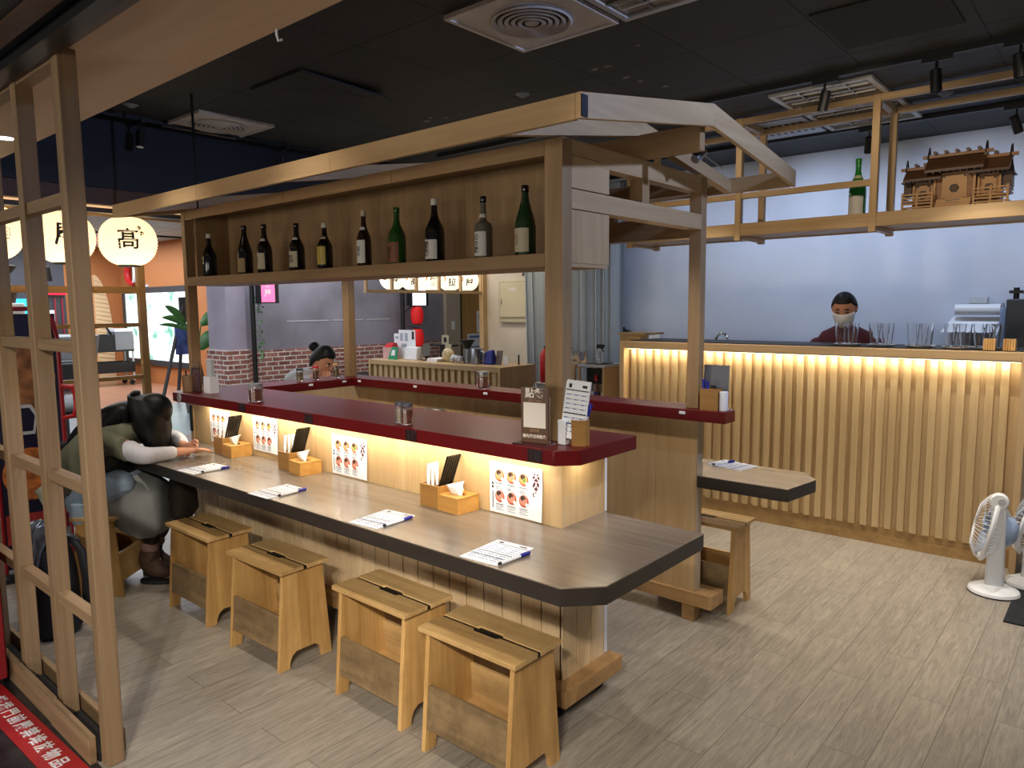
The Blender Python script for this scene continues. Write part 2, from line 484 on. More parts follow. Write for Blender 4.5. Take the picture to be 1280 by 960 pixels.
# bulkhead over the side opening with the timber header under it
MB('bulk').box(-5.44, -5.34, 0.9, 6.6, 2.42, 2.99).struct('wall_bulkhead')
b = MB('header').box(-5.46, -5.36, 0.9, 6.6, 2.31, 2.42)
b.use(emis('cove_glow', '#ffcf9a', 0.7)).box(-5.455, -5.42, 0.9, 4.6, 2.300, 2.31)
b.use('black').box(-5.56, -5.46, 0.9, 6.6, 2.27, 2.42)
b.use('amber_y').box(-5.74, -5.64, 0.9, 6.6, 2.33, 2.39)
b.struct('trim_header')
# left wall: plaster over brick, pillar at its end
b = MB('plaster').box(-8.12, -8.0, 4.2, 7.75, 1.06, 3.0)
b.use('bricks_x').box(-8.12, -7.97, 4.2, 7.75, 0, 1.09)
b.struct('wall_left')
b = MB('plaster2').box(-8.3, -7.86, 4.16, 4.40, 1.09, 3.0)
b.use('bricks_x').box(-8.3, -7.84, 4.14, 4.41, 0, 1.12)
b.struct('wall_pillar')
b = MB('bricks_y').box(-8.3, -7.835, 4.128, 4.14, 0, 1.12)
b.struct('wall_pillar_brick')
b = MB(pbr('beige_post', '#b7a791', 0.6)).box(-8.12, -7.94, 7.73, 8.03, 0, 3.0)
b.struct('trim_1')
b = MB('black').box(-8.10, -8.0, 8.03, 8.12, 0, 3.0)
b.struct('trim_2')
b = MB('oak_panel').box(-8.12, -8.0, 8.12, 9.6, 0, 3.0)
b.struct('wall_left_panel')
# orange eatery across the concourse
slab('wall_orange', 'orange', -17.7, -8.2, 6.8, 6.92, 0, 3.06)
slab('wall_orange_side', 'orange', -17.82, -17.7, 5.70, 6.8, 0, 3.06)
slab('wall_far', pbr('far_grey', '#4d4f55', 0.7), -17.82, -17.7, -1.6, 5.70, 0, 3.06)
slab('wall_mall_near', pbr('mall_grey', '#6f6f74', 0.7), -17.7, -5.7, -1.72, -1.6, 0, 3.06)
slab('wall_mall_end', pbr('mall_grey_end', '#7d7a80', 0.7), -8.0, -5.9, 9.6, 9.7, 0, 3.06)

# ------------------------------------------------------------------ ceiling fixtures
def diffuser(cx, cy, s, label):
    t = thing('ceiling_diffuser', label, 'air vent', (cx, cy, 2.875), 'round air diffusers in the black ceiling')
    h = s/2; z = 2.9
    b = MB(pbr('diffuser_white', '#d8d3cb', 0.45, var=0.1))
    b.box(cx-h, cx+h, cy-h, cy-h+0.02, z-0.02, z); b.box(cx-h, cx+h, cy+h-0.02, cy+h, z-0.02, z)
    b.box(cx-h, cx-h+0.02, cy-h+0.02, cy+h-0.02, z-0.02, z); b.box(cx+h-0.02, cx+h, cy-h+0.02, cy+h-0.02, z-0.02, z)
    b.box(cx-h+0.02, cx+h-0.02, cy-h+0.02, cy+h-0.02, z-0.012, z)
    b.part('panel', t)
    MB('black').lathe([(0.0,0),(0.165,0)], (cx,cy,z-0.0135), 40, cap=False).part('throat', t)
    mm = pbr('diffuser_rings', '#c9c4bc', 0.4)
    for k in range(5):
        r = 0.045 + 0.03*k
        MB(mm).lathe([(r,-0.004),(r+0.012,-0.010-0.002*k),(r+0.021,-0.004-0.002*k),(r+0.012,-0.003),(r,-0.004)], (cx,cy,z-0.022+0.003*k), 40, cap=False).part('ring', t)
    MB(mm).lathe([(0,-0.006),(0.03,-0.004),(0.034,0.0)], (cx,cy,z-0.024), 30).part('centre_disc', t)
    MB(mm).lathe([(0.165,0.0),(0.195,-0.006),(0.20,0.002)], (cx,cy,z-0.012), 40, cap=False).part('rim', t)
    return t
diffuser(-2.155, 2.67, 0.565, 'large square ceiling vent with concentric rings nearest the camera, above the roof frame')
diffuser(-5.00, 2.66, 0.55, 'square ceiling vent with concentric rings at the far left beside a black hanging rod')

def troffer(x0, x1, y0, y1, n, label, name='ceiling_light'):
    t = thing(name, label, 'ceiling light', ((x0+x1)/2, (y0+y1)/2, 2.875), 'louvred fluorescent fittings in the black ceiling')
    z = 2.9; fm = pbr('troffer_frame', '#c8c6c0', 0.4)
    b = MB(fm)
    w = 0.03
    b.box(x0, x1, y0, y0+w, z-0.018, z); b.box(x0, x1, y1-w, y1, z-0.018, z)
    b.box(x0, x0+w, y0+w, y1-w, z-0.018, z); b.box(x1-w, x1, y0+w, y1-w, z-0.018, z)
    b.part('frame', t)
    MB(pbr('troffer_reflector', '#b3a792', 0.25, 0.6, var=0.2, scale=6)).box(x0+w, x1-w, y0+w, y1-w, z-0.004, z-0.001).part('reflector', t)
    L = MB(pbr('troffer_louvre', '#8d8577', 0.3, 0.7))
    for k in range(1, n):
        x = x0 + w + (x1-x0-2*w)*k/n
        L.box(x-0.004, x+0.004, y0+w, y1-w, z-0.016, z-0.005)
    for k in range(1, 3):
        y = y0 + w + (y1-y0-2*w)*k/3
        L.box(x0+w, x1-w, y-0.012, y+0.012, z-0.016, z-0.005)
    L.part('louvre', t)
    tm = pbr('unlit_tube', '#d8d8d4', 0.3)
    for k in range(3):
        y = y0 + w + (y1-y0-2*w)*(k+0.5)/3
        MB(tm).tube([(x0+w+0.02, y, z-0.012), (x1-w-0.02, y, z-0.012)], 0.006, 8).part('tube', t)
    return t
troffer(-1.82, -1.22, 4.60, 5.16, 4, 'louvred ceiling light directly above the kitchen bottle shelf, nearer of the two')
troffer(-1.80, -1.20, 5.20, 5.80, 4, 'louvred ceiling light behind the kitchen shelf frame, closest to the blue wall')
troffer(-1.84, -1.24, 2.38, 2.96, 4, 'louvred ceiling light touching the large round vent at the top of the view')
# slotted air grille
t = thing('air_grille', 'white slotted air grille in the ceiling left of the louvred kitchen light', 'air vent', (-2.10, 5.50, 2.88))
MB('lightgrey').box(-2.40, -1.83, 5.22, 5.78, 2.885, 2.9).part('frame', t)
g = MB('black')
for k in range(9): g.box(-2.30+0.05*k, -2.275+0.05*k, 5.36, 5.66, 2.883, 2.886)
g.part('slots', t)
# recessed downlight in the soffit + little hook
t = thing('downlight', 'small recessed downlight glowing in the timber entrance soffit', 'ceiling light', (-4.19, 1.135, 2.42))
MB('white').lathe([(0.045,0.0),(0.055,-0.004),(0.058,0.004)], (-4.19,1.135,2.428), 24, cap=False).part('trim_ring', t)
MB(emis('downlight_lamp', '#fff3e0', 12)).lathe([(0,0),(0.045,0)], (-4.19,1.135,2.4285), 24, cap=False).part('lamp', t)
MB('white').tube([(-2.0,1.262,2.435),(-2.0,1.262,2.415),(-2.005,1.27,2.40),(-2.0,1.28,2.405)], 0.004, 8).thing('cable_clip', 'tiny white cable clip hanging at the soffit edge', 'clip')
for i, (x, y, lab) in enumerate([(-3.74,2.50,'flat round sprinkler cap in the ceiling near the dropped tile'), (-2.95,3.56,'small white sprinkler cap above the roof beam'),
                  (-4.95,2.05,'round sensor disc in the dark ceiling corner by the bulkhead'), (-0.98,5.33,'round white sensor above the miniature shrine')]):
    MB('grey' if i else 'darkgrey').lathe([(0,-0.018),(0.02,-0.016),(0.035,-0.004),(0.045,0.0)], (x,y,2.9), 20).thing('ceiling_sensor', lab, 'sensor')

# track rails and spot lamps
def rail(x0, x1, y, z, label, axis='X'):
    if axis == 'X': b = MB('black').box(x0, x1, y-0.018, y+0.018, z-0.03, z)
    else: b = MB('black').box(y-0.018, y+0.018, x0, x1, z-0.03, z)
    return b.thing('track_rail', label, 'track rail', 'black lighting tracks')
rail(-4.6, 1.9, 4.42, 2.9, 'black lighting track running above the kitchen counter')
rail(-4.1, 1.9, 5.84, 2.9, 'black lighting track nearest the blue kitchen wall')
rail(1.4, 6.4, -5.20, 2.9, 'black lighting track along the dark left bulkhead', 'Y')
def spot(x, y, z, aim, label, body='black', glow=None, sz=1.0):
    t = thing('track_spotlight', label, 'spotlight', (x, y, z-0.12), 'track spotlights')
    a = Vector(aim).normalized()
    MB('black').box(x-0.07*sz, x+0.07*sz, y-0.016, y+0.016, z-0.022, z).part('driver_box', t)
    MB('black').tube([(x,y,z-0.02),(x,y,z-0.075*sz)], 0.007, 8).part('stem', t)
    q = Vector((0,0,-1)).rotation_difference(a).to_matrix().to_4x4()
    mt = Matrix.Translation(Vector((x,y,z-0.115*sz))) @ q
    b = MB(body).lathe([(0.0,0.055*sz),(0.024*sz,0.054*sz),(0.028*sz,0.05*sz),(0.028*sz,-0.06*sz),(0.024*sz,-0.06*sz),(0.022*sz,-0.035*sz)], (0,0,0), 20, cap=False)
    b.xf(mt).part('barrel', t)
    lm = emis('spot_lens', '#fff4e2', glow) if glow else M['lightgrey']
    MB(lm).lathe([(0,0),(0.0225*sz,0)], (0,0,-0.04*sz), 16, cap=False).xf(mt).part('lens', t)
    return t
spot(-1.42, 4.42, 2.87, (-0.25,0.15,-1), 'black track spotlight hanging left of the shelf frame post above the kitchen')
spot(-0.86, 4.42, 2.87, (0.05,0.1,-1), 'black track spotlight hanging to the right of the first kitchen spotlight')
spot(-0.50, 4.42, 2.87, (0.1,0.1,-1), 'black track spotlight at the upper right edge above the shrine')
spot(-0.66, 5.84, 2.87, (0.3,0.5,-1), 'black track spotlight close to the blue wall right of the shrine')
spot(-1.55, 5.84, 2.87, (-0.2,0.5,-1), 'black track spotlight seen behind the shelf frame posts')
spot(-5.20, 2.20, 2.87, (0.1,-0.1,-1), 'lit track spotlight glowing against the navy bulkhead', glow=9)
spot(-5.20, 3.30, 2.87, (0.1,0.1,-1), 'unlit dark track spotlight by the bulkhead above the far end of the roof')
# ================================================================== FOOD STALL (yatai)
ZR, ZRB = 1.09, 1.034       # red shelf
ZW, ZWB = 0.757, 0.697      # worktop
XE = -1.60                  # near end of the stall
YF, YB = 2.15, 3.27         # panels

# --- front counter body
t = thing('serving_counter', 'front serving counter body of upright oak boards with foot ledge, behind the row of stools', 'counter', (-3.0, 2.30, 0), 'counter bodies of the stall')
b = MB('board_v')
x = XE; w = 0.103
b.use('black').box(-4.62, XE-0.004, YF+0.004, YF+0.04, 0.13, ZWB); b.use('board_v')
b2 = MB('black')
k = 0
while x > -4.58:
    x0 = max(x-w+0.006, -4.62)
    b.box(x0, x, YF-0.006, YF+0.010, 0.14, ZWB); x -= w
b.part('front_boards', t, bevel=0.002)
b = MB('board_v')
for k in range(3):
    b.box(XE-0.01, XE+0.006, YF-0.006+0.098*k, YF-0.006+0.098*(k+1)-0.005, 0.14, ZWB)
b.part('end_boards', t, bevel=0.002)
MB('white').box(XE-0.04, XE+0.002, YF+0.290, YF+0.312, 0.14, ZWB).part('end_edge', t, label='white laminate end edge')
MB('oakd_v').box(-4.62, XE-0.04, YF+0.29, YF+0.31, 0.12, ZWB).part('inner_panel', t)
MB('ledge_x').box(-4.66, -1.53, 2.075, 2.145, 0.085, 0.150).part('foot_ledge', t, bevel=0.003)
MB('ledge_y').box(-1.60, -1.53, 2.145, 2.475, 0.085, 0.150).part('foot_ledge', t, bevel=0.003)
MB('black').box(-4.58, -1.61, 2.16, 2.46, 0.07, 0.12).part('chassis', t)
for cx, cy in ((-1.62,2.14),(-1.62,2.41),(-3.0,2.14),(-4.5,2.14),(-4.5,2.41)):
    c = MB('rubber').lathe([(0.0,-0.014),(0.030,-0.013),(0.035,-0.008),(0.035,0.008),(0.030,0.013),(0.0,0.014)], (cx,cy,0.035), 20, 'Y').part('caster', t)
    MB('blackm').box(cx-0.018, cx+0.018, cy-0.02, cy-0.014, 0.03, 0.09).box(cx-0.018, cx+0.018, cy+0.014, cy+0.02, 0.03, 0.09).box(cx-0.022, cx+0.022, cy-0.02, cy+0.02, 0.082, 0.09).part('fork', c)

# --- upper splash panel between worktop and red shelf
t = thing('splash_panel', 'oak splash panel behind the menus, glowing under the red shelf of the front counter', 'panel', (-3.0, 2.29, ZW), 'splash panels of the stall')
b = MB('oak_v'); xs = [-4.54, -3.80, -3.20, -2.58, -1.96, XE-0.06]
for a, c in zip(xs[:-1], xs[1:]): b.box(a, c-0.002, YF, YF+0.02, ZW, ZRB)
b.part('front_panel', t)
MB('oak_v').box(XE-0.06, XE, YF-0.002, YF+0.055, ZW, ZRB).part('corner_post', t)
MB('oak_v').box(XE-0.02, XE-0.001, YF+0.055, YF+0.255, ZW, ZRB).part('end_panel', t)
MB('oak_v').box(XE-0.02, XE+0.001, YF+0.257, YF+0.29, ZW, ZRB).part('end_strip', t)
MB('white').box(XE-0.03, XE-0.002, YF+0.291, YF+0.31, ZW, ZRB).part('edge_strip', t)
MB('oak_v').box(-4.54, XE-0.03, YF+0.29, YF+0.305, ZW, ZRB).part('inner_panel', t)
MB('oak_v').box(-4.58, -4.54, YF-0.005, YF+0.30, ZW, ZRB).part('corner_post', t)
led = emis('led_warm', '#ffe2a0', 5.5)
s = MB('lightgrey').box(-4.36, -1.66, 2.075, 2.10, ZRB-0.008, ZRB-0.001)
s.part('led_profile', t)
MB(led).box(-4.35, -1.67, 2.078, 2.097, ZRB-0.011, ZRB-0.0085).part('led_strip', t)
MB('lightgrey').box(-1.545, -1.52, 2.10, 2.40, ZRB-0.008, ZRB-0.001).part('led_profile', t)
MB(led).box(-1.543, -1.522, 2.11, 2.39, ZRB-0.011, ZRB-0.0085).part('led_strip', t)

# --- front worktop
b = MB('worktop')
poly = [(-4.80,1.675),(-1.256,1.675),(-1.156,1.778),(-1.156,2.43),(XE-0.001,2.44),(XE-0.001,2.149),(-4.58,2.147),(-4.58,2.30),(-4.80,2.30)]
b.prism(poly, 'Z', ZW-0.004, ZW)
b.use('worktop_edge').prism(poly, 'Z', ZWB, ZW-0.004)
b.thing('worktop', 'long grey-brown laminate dining worktop with clipped corner in front of the menus', 'worktop', 'laminate worktops of the stall', bevel=0.0015)

# --- red shelf, one continuous U
b = MB('red')
cf = 0.07
outer = [(-4.55,2.06),(-4.49,2.00),(-1.457-cf,2.00),(-1.457,2.00+cf),(-1.457,2.45),(-4.29,2.45),(-4.29,3.222),(-1.437,3.222),(-1.437,3.335),(-1.53,3.415),(-4.50,3.415),(-4.55,3.36)]
b.prism(outer, 'Z', ZRB, ZR)
RS = b.thing('red_shelf', 'U-shaped dark red lacquered shelf running round the stall', 'shelf', bevel=0.003)

# --- seat numbers and small white tabs on the shelf edge
for n, x in (('18',-1.61),('17',-2.28),('16',-3.03),('15',-3.66)):
    p = MB(pbr('plate_dark', '#2a1012', 0.35)).box(x-0.034, x+0.034, 1.9965, 2.0005, ZRB+0.004, ZR-0.004).part('number_plate', RS, bevel=0.001)
    text_part('digits', n, 0.052, 'ink', p, frame_mtx((x,1.996,ZRB+0.028),(1,0,0),(0,0,1)), bold=0.001)
p = MB('white').lathe([(0,-0.003),(0.022,-0.003),(0.022,0.001)], (-4.40,1.999,ZRB+0.028), 24, 'Y').part('number_plate', RS, label='round white plate at the far left end')
text_part('digits', '0', 0.045, 'ink', p, frame_mtx((-4.40,1.9955,ZRB+0.028),(1,0,0),(0,0,1)), bold=0.001)
for x, y, ax in ((-4.289,2.86,'X'),(-4.289,3.14,'X'),(-4.22,3.22,'Y'),(-3.62,3.22,'Y'),(-2.98,3.22,'Y'),(-1.66,3.22,'Y')):
    b = MB('white')
    if ax == 'X': b.box(x-0.003, x+0.004, y-0.016, y+0.016, ZR-0.026, ZR-0.012)
    else: b.box(x-0.016, x+0.016, y-0.002, y+0.003, ZR-0.026, ZR-0.012)
    b.part('edge_tab', RS, bevel=0.001)

# --- rear counter
t = thing('serving_counter', 'rear counter body of plain oak panels on a foot beam', 'counter', (-3.0, 3.30, 0), 'counter bodies of the stall')
b = MB('oak_v'); xs = [-4.29, -3.66, -3.05, -2.44, -1.83, XE-0.002]
for a, c in zip(xs[:-1], xs[1:]): b.box(a, c-0.0015, YB, YB+0.04, 0.15, ZRB)
b.part('panel', t)
MB(pbr('edge_cool_lit','#b3a084',0.5)).box(XE-0.002, XE+0.003, YB, YB+0.054, 0.15, ZRB).part('end_edge', t, label='pale end edge')  # oak edge, with the cool light on it mixed into the tan
MB('ledge_x').box(-4.29, -1.50, YB-0.02, YB+0.02, 0.085, 0.155).part('foot_beam', t, bevel=0.003)
MB('ledge_x').box(-4.29, -1.50, YB+0.02, YB+0.12, 0.085, 0.155).part('foot_ledge', t, bevel=0.003)
for fx in (-1.63, -2.9, -4.2):
    MB('ledge_x').box(fx-0.035, fx+0.032, YB-0.012, YB+0.06, 0, 0.085).part('foot', t, bevel=0.003)
poly = [(-4.2,3.314),(XE+0.004,3.314),(XE+0.004,3.262),(-1.147,3.262),(-1.108,3.53),(-1.20,3.655),(-4.2,3.655)]
b = MB('worktop').prism(poly, 'Z', ZW-0.004, ZW)
b.use('worktop_edge').prism(poly, 'Z', ZWB, ZW-0.004)
b.use('black').box(-1.59, -1.20, 3.33, 3.60, ZWB-0.02, ZWB)
b.thing('worktop', 'short end of the rear grey-brown worktop jutting past the rear post', 'worktop', 'laminate worktops of the stall', bevel=0.0015)
# --- left connecting counter
t = thing('serving_counter', 'left end panel joining front and rear counters under the red shelf', 'counter', (-4.33, 2.86, 0), 'counter bodies of the stall')
b = MB('oak_v')
for a, c in ((2.46,2.86),(2.862,3.268)): b.box(-4.33, -4.292, a, c, 0.12, ZRB)
b.part('panel', t)
MB('ledge_y').box(-4.36, -4.30, 2.46, 3.25, 0.0, 0.12).part('plinth', t)
# whiteboard leaning inside the stall
t = thing('leaning_board', 'pale board standing on end inside the stall behind the front counter', 'board', (-1.83, 2.60, 0))
MB('lightgrey').hexa([(-1.80,2.55,0.0),(-1.78,2.55,0.0),(-1.78,2.72,0.0),(-1.80,2.72,0.0),(-1.80,2.50,0.93),(-1.78,2.50,0.93),(-1.78,2.66,0.93),(-1.80,2.66,0.93)]).part('sheet', t)
MB(pbr('teal_edge','#2f7c86',0.5)).box(-1.86, -1.83, 2.56, 2.64, 0.0, 1.0).part('backing', t, label='teal strip behind the pale sheet')

# --- bottle cabinet hanging on the front posts
ZS0, ZS1 = 1.745, 1.797
t = thing('bottle_cabinet', 'open oak bottle cabinet high above the front counter', 'cabinet', (-3.0, 2.30, ZS0))
MB('oakd_x').box(-4.532, -1.683, 2.153, 2.43, ZS0, ZS1).part('shelf_board', t, bevel=0.002)
b = MB('oakd_v'); x = -4.532
while x < -1.70:
    b.box(x, min(x+0.31, -1.685)-0.001, 2.43, 2.445, ZS0, 2.207); x += 0.31
b.part('back_panel', t)
b = MB('oakd_x')
for a, c in ((-4.532,-3.42),(-3.418,-2.55),(-2.548,-1.685)): b.box(a, c-0.002, 2.156, 2.176, 2.151, 2.207)
b.part('top_rail', t)
MB('oakd_x').box(-4.532, -1.685, 2.176, 2.43, 2.195, 2.207).part('top_board', t)
MB('oakd_v').box(-4.532, -4.512, 2.213, 2.43, ZS1, 2.195).part('left_side', t)
pn = 'oak_v'
e = MB(pn).box(-1.683, XE-0.004, 2.213, 2.468, 1.760, 1.955).part('end_panel', t)
MB(pn).box(-1.683, XE-0.004, 2.213, 2.468, 2.035, 2.150).part('end_panel', t)
MB('oak_x').box(-1.683, XE-0.006, 2.213, 2.460, 1.745, 1.760).part('end_bottom_edge', t)

# --- timber roof frame
t = thing('roof_frame', 'open oak roof frame with gable ends standing over the stall counters', 'roof frame', (-3.0, 2.745, ZR))
MB('oakd_v').box(-1.683, XE, 2.153, 2.213, ZR, 2.207).part('post', t, bevel=0.002)
MB('oakd_v').box(-4.578, -4.532, 2.153, 2.213, ZR, 2.207).part('post', t, bevel=0.002)
MB('oakd_v').box(-1.664, XE, YB, YB+0.054, ZR, 2.207).part('post', t, bevel=0.002)
MB('oakd_v').box(-4.46, -4.39, YB, YB+0.06, ZR, 2.207).part('post', t, bevel=0.002)
MB('oak_y').box(-1.664, XE-0.001, 2.213, YB, 1.958, 2.030).part('tie_beam', t, bevel=0.002)
MB('oak_y').box(-4.46, -4.40, 2.45, YB, 1.958, 2.030).part('tie_beam', t, bevel=0.002)
MB('oak_y').box(-1.683, XE-0.002, 2.213, 2.408, 2.152, 2.207).part('top_beam', t)
MB('oak_y').box(-1.66, XE-0.003, 2.408, YB, 2.13, 2.207).part('top_beam', t, bevel=0.002)
MB('oak_y').box(-4.46, -4.40, 2.45, YB, 2.13, 2.207).part('top_beam', t, bevel=0.002)
MB('oakd_v').box(-1.662, XE-0.001, 2.717, 2.777, 2.030, 2.13).part('king_post', t)
MB('oakd_x').box(-4.39, -1.664, YB+0.002, YB+0.05, 1.925, 2.030).part('rear_beam', t, bevel=0.002)
MB('oakd_x').box(-4.39, -1.664, YB+0.002, YB+0.05, 2.13, 2.207).part('rear_beam', t, bevel=0.002)
MB('oakd_v').box(-2.16, -2.10, YB+0.002, YB+0.05, 2.030, 2.13).part('strut', t)
# rafters
def gable(xa, xb):
    Yr, Ze, Zr, h = 2.745, 2.160, 2.297, 0.086
    MB('oak_y').prism([(1.838,Ze),(1.838,Ze+0.078),(Yr,Zr+h),(Yr,Zr)], 'X', xa, xb).part('bargeboard', t, bevel=0.002)
    MB('oak_y').prism([(3.662,Ze+0.012),(3.662,Ze+0.088),(Yr,Zr+h),(Yr,Zr)], 'X', xa, xb).part('bargeboard', t, bevel=0.002)
gable(-1.318, -1.298)
gable(-4.80, -4.78)
for xm in (-1.64, -2.95, -4.44):
    MB('oak_y').prism([(1.86,2.165),(1.86,2.225),(2.745,2.372),(2.745,2.310)], 'X', xm-0.02, xm+0.02).part('rafter', t)
    MB('oak_y').prism([(3.64,2.175),(3.64,2.235),(2.745,2.372),(2.745,2.310)], 'X', xm-0.02, xm+0.02).part('rafter', t)
xs = [-4.78, -3.72, -2.56, -1.318]
for a, c in zip(xs[:-1], xs[1:]):
    MB('oak_x').box(a, c-0.001, 1.838, 1.858, 2.160, 2.238).part('eave_fascia', t, bevel=0.002)
    MB('oak_x').box(a, c-0.001, 3.642, 3.662, 2.172, 2.248).part('eave_fascia', t, bevel=0.002)
MB('oakd_x').box(-4.78, -1.345, 2.722, 2.765, 2.210, 2.310).part('ridge_beam', t, bevel=0.002)
MB('blackm').box(-1.299, -1.294, 1.840, 1.872, 2.168, 2.232).part('corner_bracket', t, label='black steel corner bracket')
# small spotlight clipped under the ridge
s = thing('clip_spotlight', 'small silver spotlight clipped under the ridge beam of the stall', 'spotlight', (-1.45, 2.90, 2.18), 'spotlights on the stall roof')
q = Matrix.Translation(Vector((-1.45,2.93,2.235))) @ Vector((0,0,-1)).rotation_difference(Vector((-0.2,-0.75,-0.6)).normalized()).to_matrix().to_4x4()
MB('steel').lathe([(0,0.035),(0.018,0.035),(0.02,0.03),(0.02,-0.035),(0.016,-0.035)], (0,0,0), 18).xf(q).part('barrel', s)
MB('steel').tube([(-1.45,2.95,2.245),(-1.44,3.14,2.205)], 0.0035, 8).part('arm', s)
MB('blackm').tube([(-1.45,2.93,2.235),(-1.44,2.76,2.262)], 0.004, 8).part('bracket', s)
s = thing('clip_spotlight', 'small black spotlight behind the front slope of the stall roof', 'spotlight', (-1.75, 2.50, 2.30), 'spotlights on the stall roof')
q = Matrix.Translation(Vector((-1.95,2.72,2.405))) @ Vector((0,0,-1)).rotation_difference(Vector((0.3,-0.3,-0.6)).normalized()).to_matrix().to_4x4()
MB('black').lathe([(0,0.035),(0.02,0.035),(0.024,0.03),(0.024,-0.035),(0.018,-0.035)], (0,0,0), 18).xf(q).part('barrel', s)
MB('black').tube([(-1.95,2.735,2.44),(-1.95,2.742,2.308)], 0.004, 8).part('stem', s)
# thin black suspension rod
MB('blackm').tube([(-4.425,2.19,2.207),(-4.425,2.19,2.899)], 0.008, 8).thing('suspension_rod', 'thin black rod rising from the far end of the stall roof to the ceiling', 'rod')
# ================================================================== STOOLS
def make_stool():
    t = thing('wooden_stool', 'x', 'stool')
    for s in (-1, 1):
        e = s*0.008
        poly = [(-0.229, e), (-0.062, e), (-0.055, e+s*0.013), (0.055, e+s*0.013), (0.062, e), (0.229, e), (0.229, s*0.125), (-0.229, s*0.125)]
        if s < 0: poly = poly[::-1]
        MB('pine_x').prism(poly, 'Z', 0.442, 0.460).part('seat_board', t, bevel=0.0012)
    for s in (-1, 1):
        x0, x1 = s*0.190, s*0.209
        arch = [(0.085 - 0.0, 0.0), (0.082, 0.03), (0.070, 0.055), (0.048, 0.072), (0.0, 0.080)]
        prof = [(-0.140,0.0), (-0.085,0.0), (-0.082,0.03), (-0.070,0.055), (-0.048,0.070), (0.048,0.070), (0.070,0.055), (0.082,0.03), (0.085,0.0), (0.140,0.0), (0.104,0.442), (-0.104,0.442)]
        MB('pine_v').prism(prof, 'X', x0, x1).part('side_panel', t, bevel=0.0015)
    def yat(z): return 0.140 - 0.036*z/0.442
    for s in (-1, 1):
        za, zb = 0.085, 0.245
        ya, yb = s*(yat(za)-0.003), s*(yat(zb)-0.003)
        d = -s*0.016
        b = MB('pine_dirty' if s < 0 else 'pine_x')
        b.hexa([(-0.190,ya,za),(0.190,ya,za),(0.190,ya+d,za),(-0.190,ya+d,za),(-0.190,yb,zb),(0.190,yb,zb),(0.190,yb+d,zb),(-0.190,yb+d,zb)])
        b.part('front_panel' if s < 0 else 'back_panel', t, label='scuffed darker front panel' if s < 0 else None, bevel=0.0015)
    MB('pine_x').box(-0.190, 0.190, -0.115, 0.115, 0.088, 0.102).part('bottom_shelf', t)
    MB('black').box(-0.188, 0.188, -0.0205, 0.0205, 0.425, 0.4415).box(-0.054, 0.054, -0.0205, 0.0205, 0.4415, 0.454).box(-0.228, 0.228, -0.0078, 0.0078, 0.4415, 0.455).part('seat_gap_shade', t, label='black filler standing for shade in the seat gap')  # black strips paint in the shade of the seat gap and handle slot
    return t
st = make_stool()
G = 'matching box stools with a handle slot'
place(st, (-1.652, 1.785, 0), 0.0, 'pine box stool nearest the camera, by the clipped worktop corner', G)
place(copy_tree(st), (-2.215, 1.815, 0), -0.01, 'pine box stool second from the camera in the front row', G)
place(copy_tree(st), (-2.965, 1.755, 0), 0.02, 'pine box stool in the middle of the front row, third from the camera', G)
place(copy_tree(st), (-3.655, 1.775, 0), 0.01, 'pine box stool just right of the seated woman in boots', G)
place(copy_tree(st), (-4.43, 1.60, 0), math.radians(-50), 'pine box stool under the woman in the olive vest, behind the lattice', G)
place(copy_tree(st), (-1.70, 3.585, 0), 0.02, 'pine box stool on the far side of the rear counter beside its end post', G)
place(copy_tree(st), (-5.05, 3.30, 0), math.radians(100), 'pine box stool under the diner with tied hair at the far left counter', G)

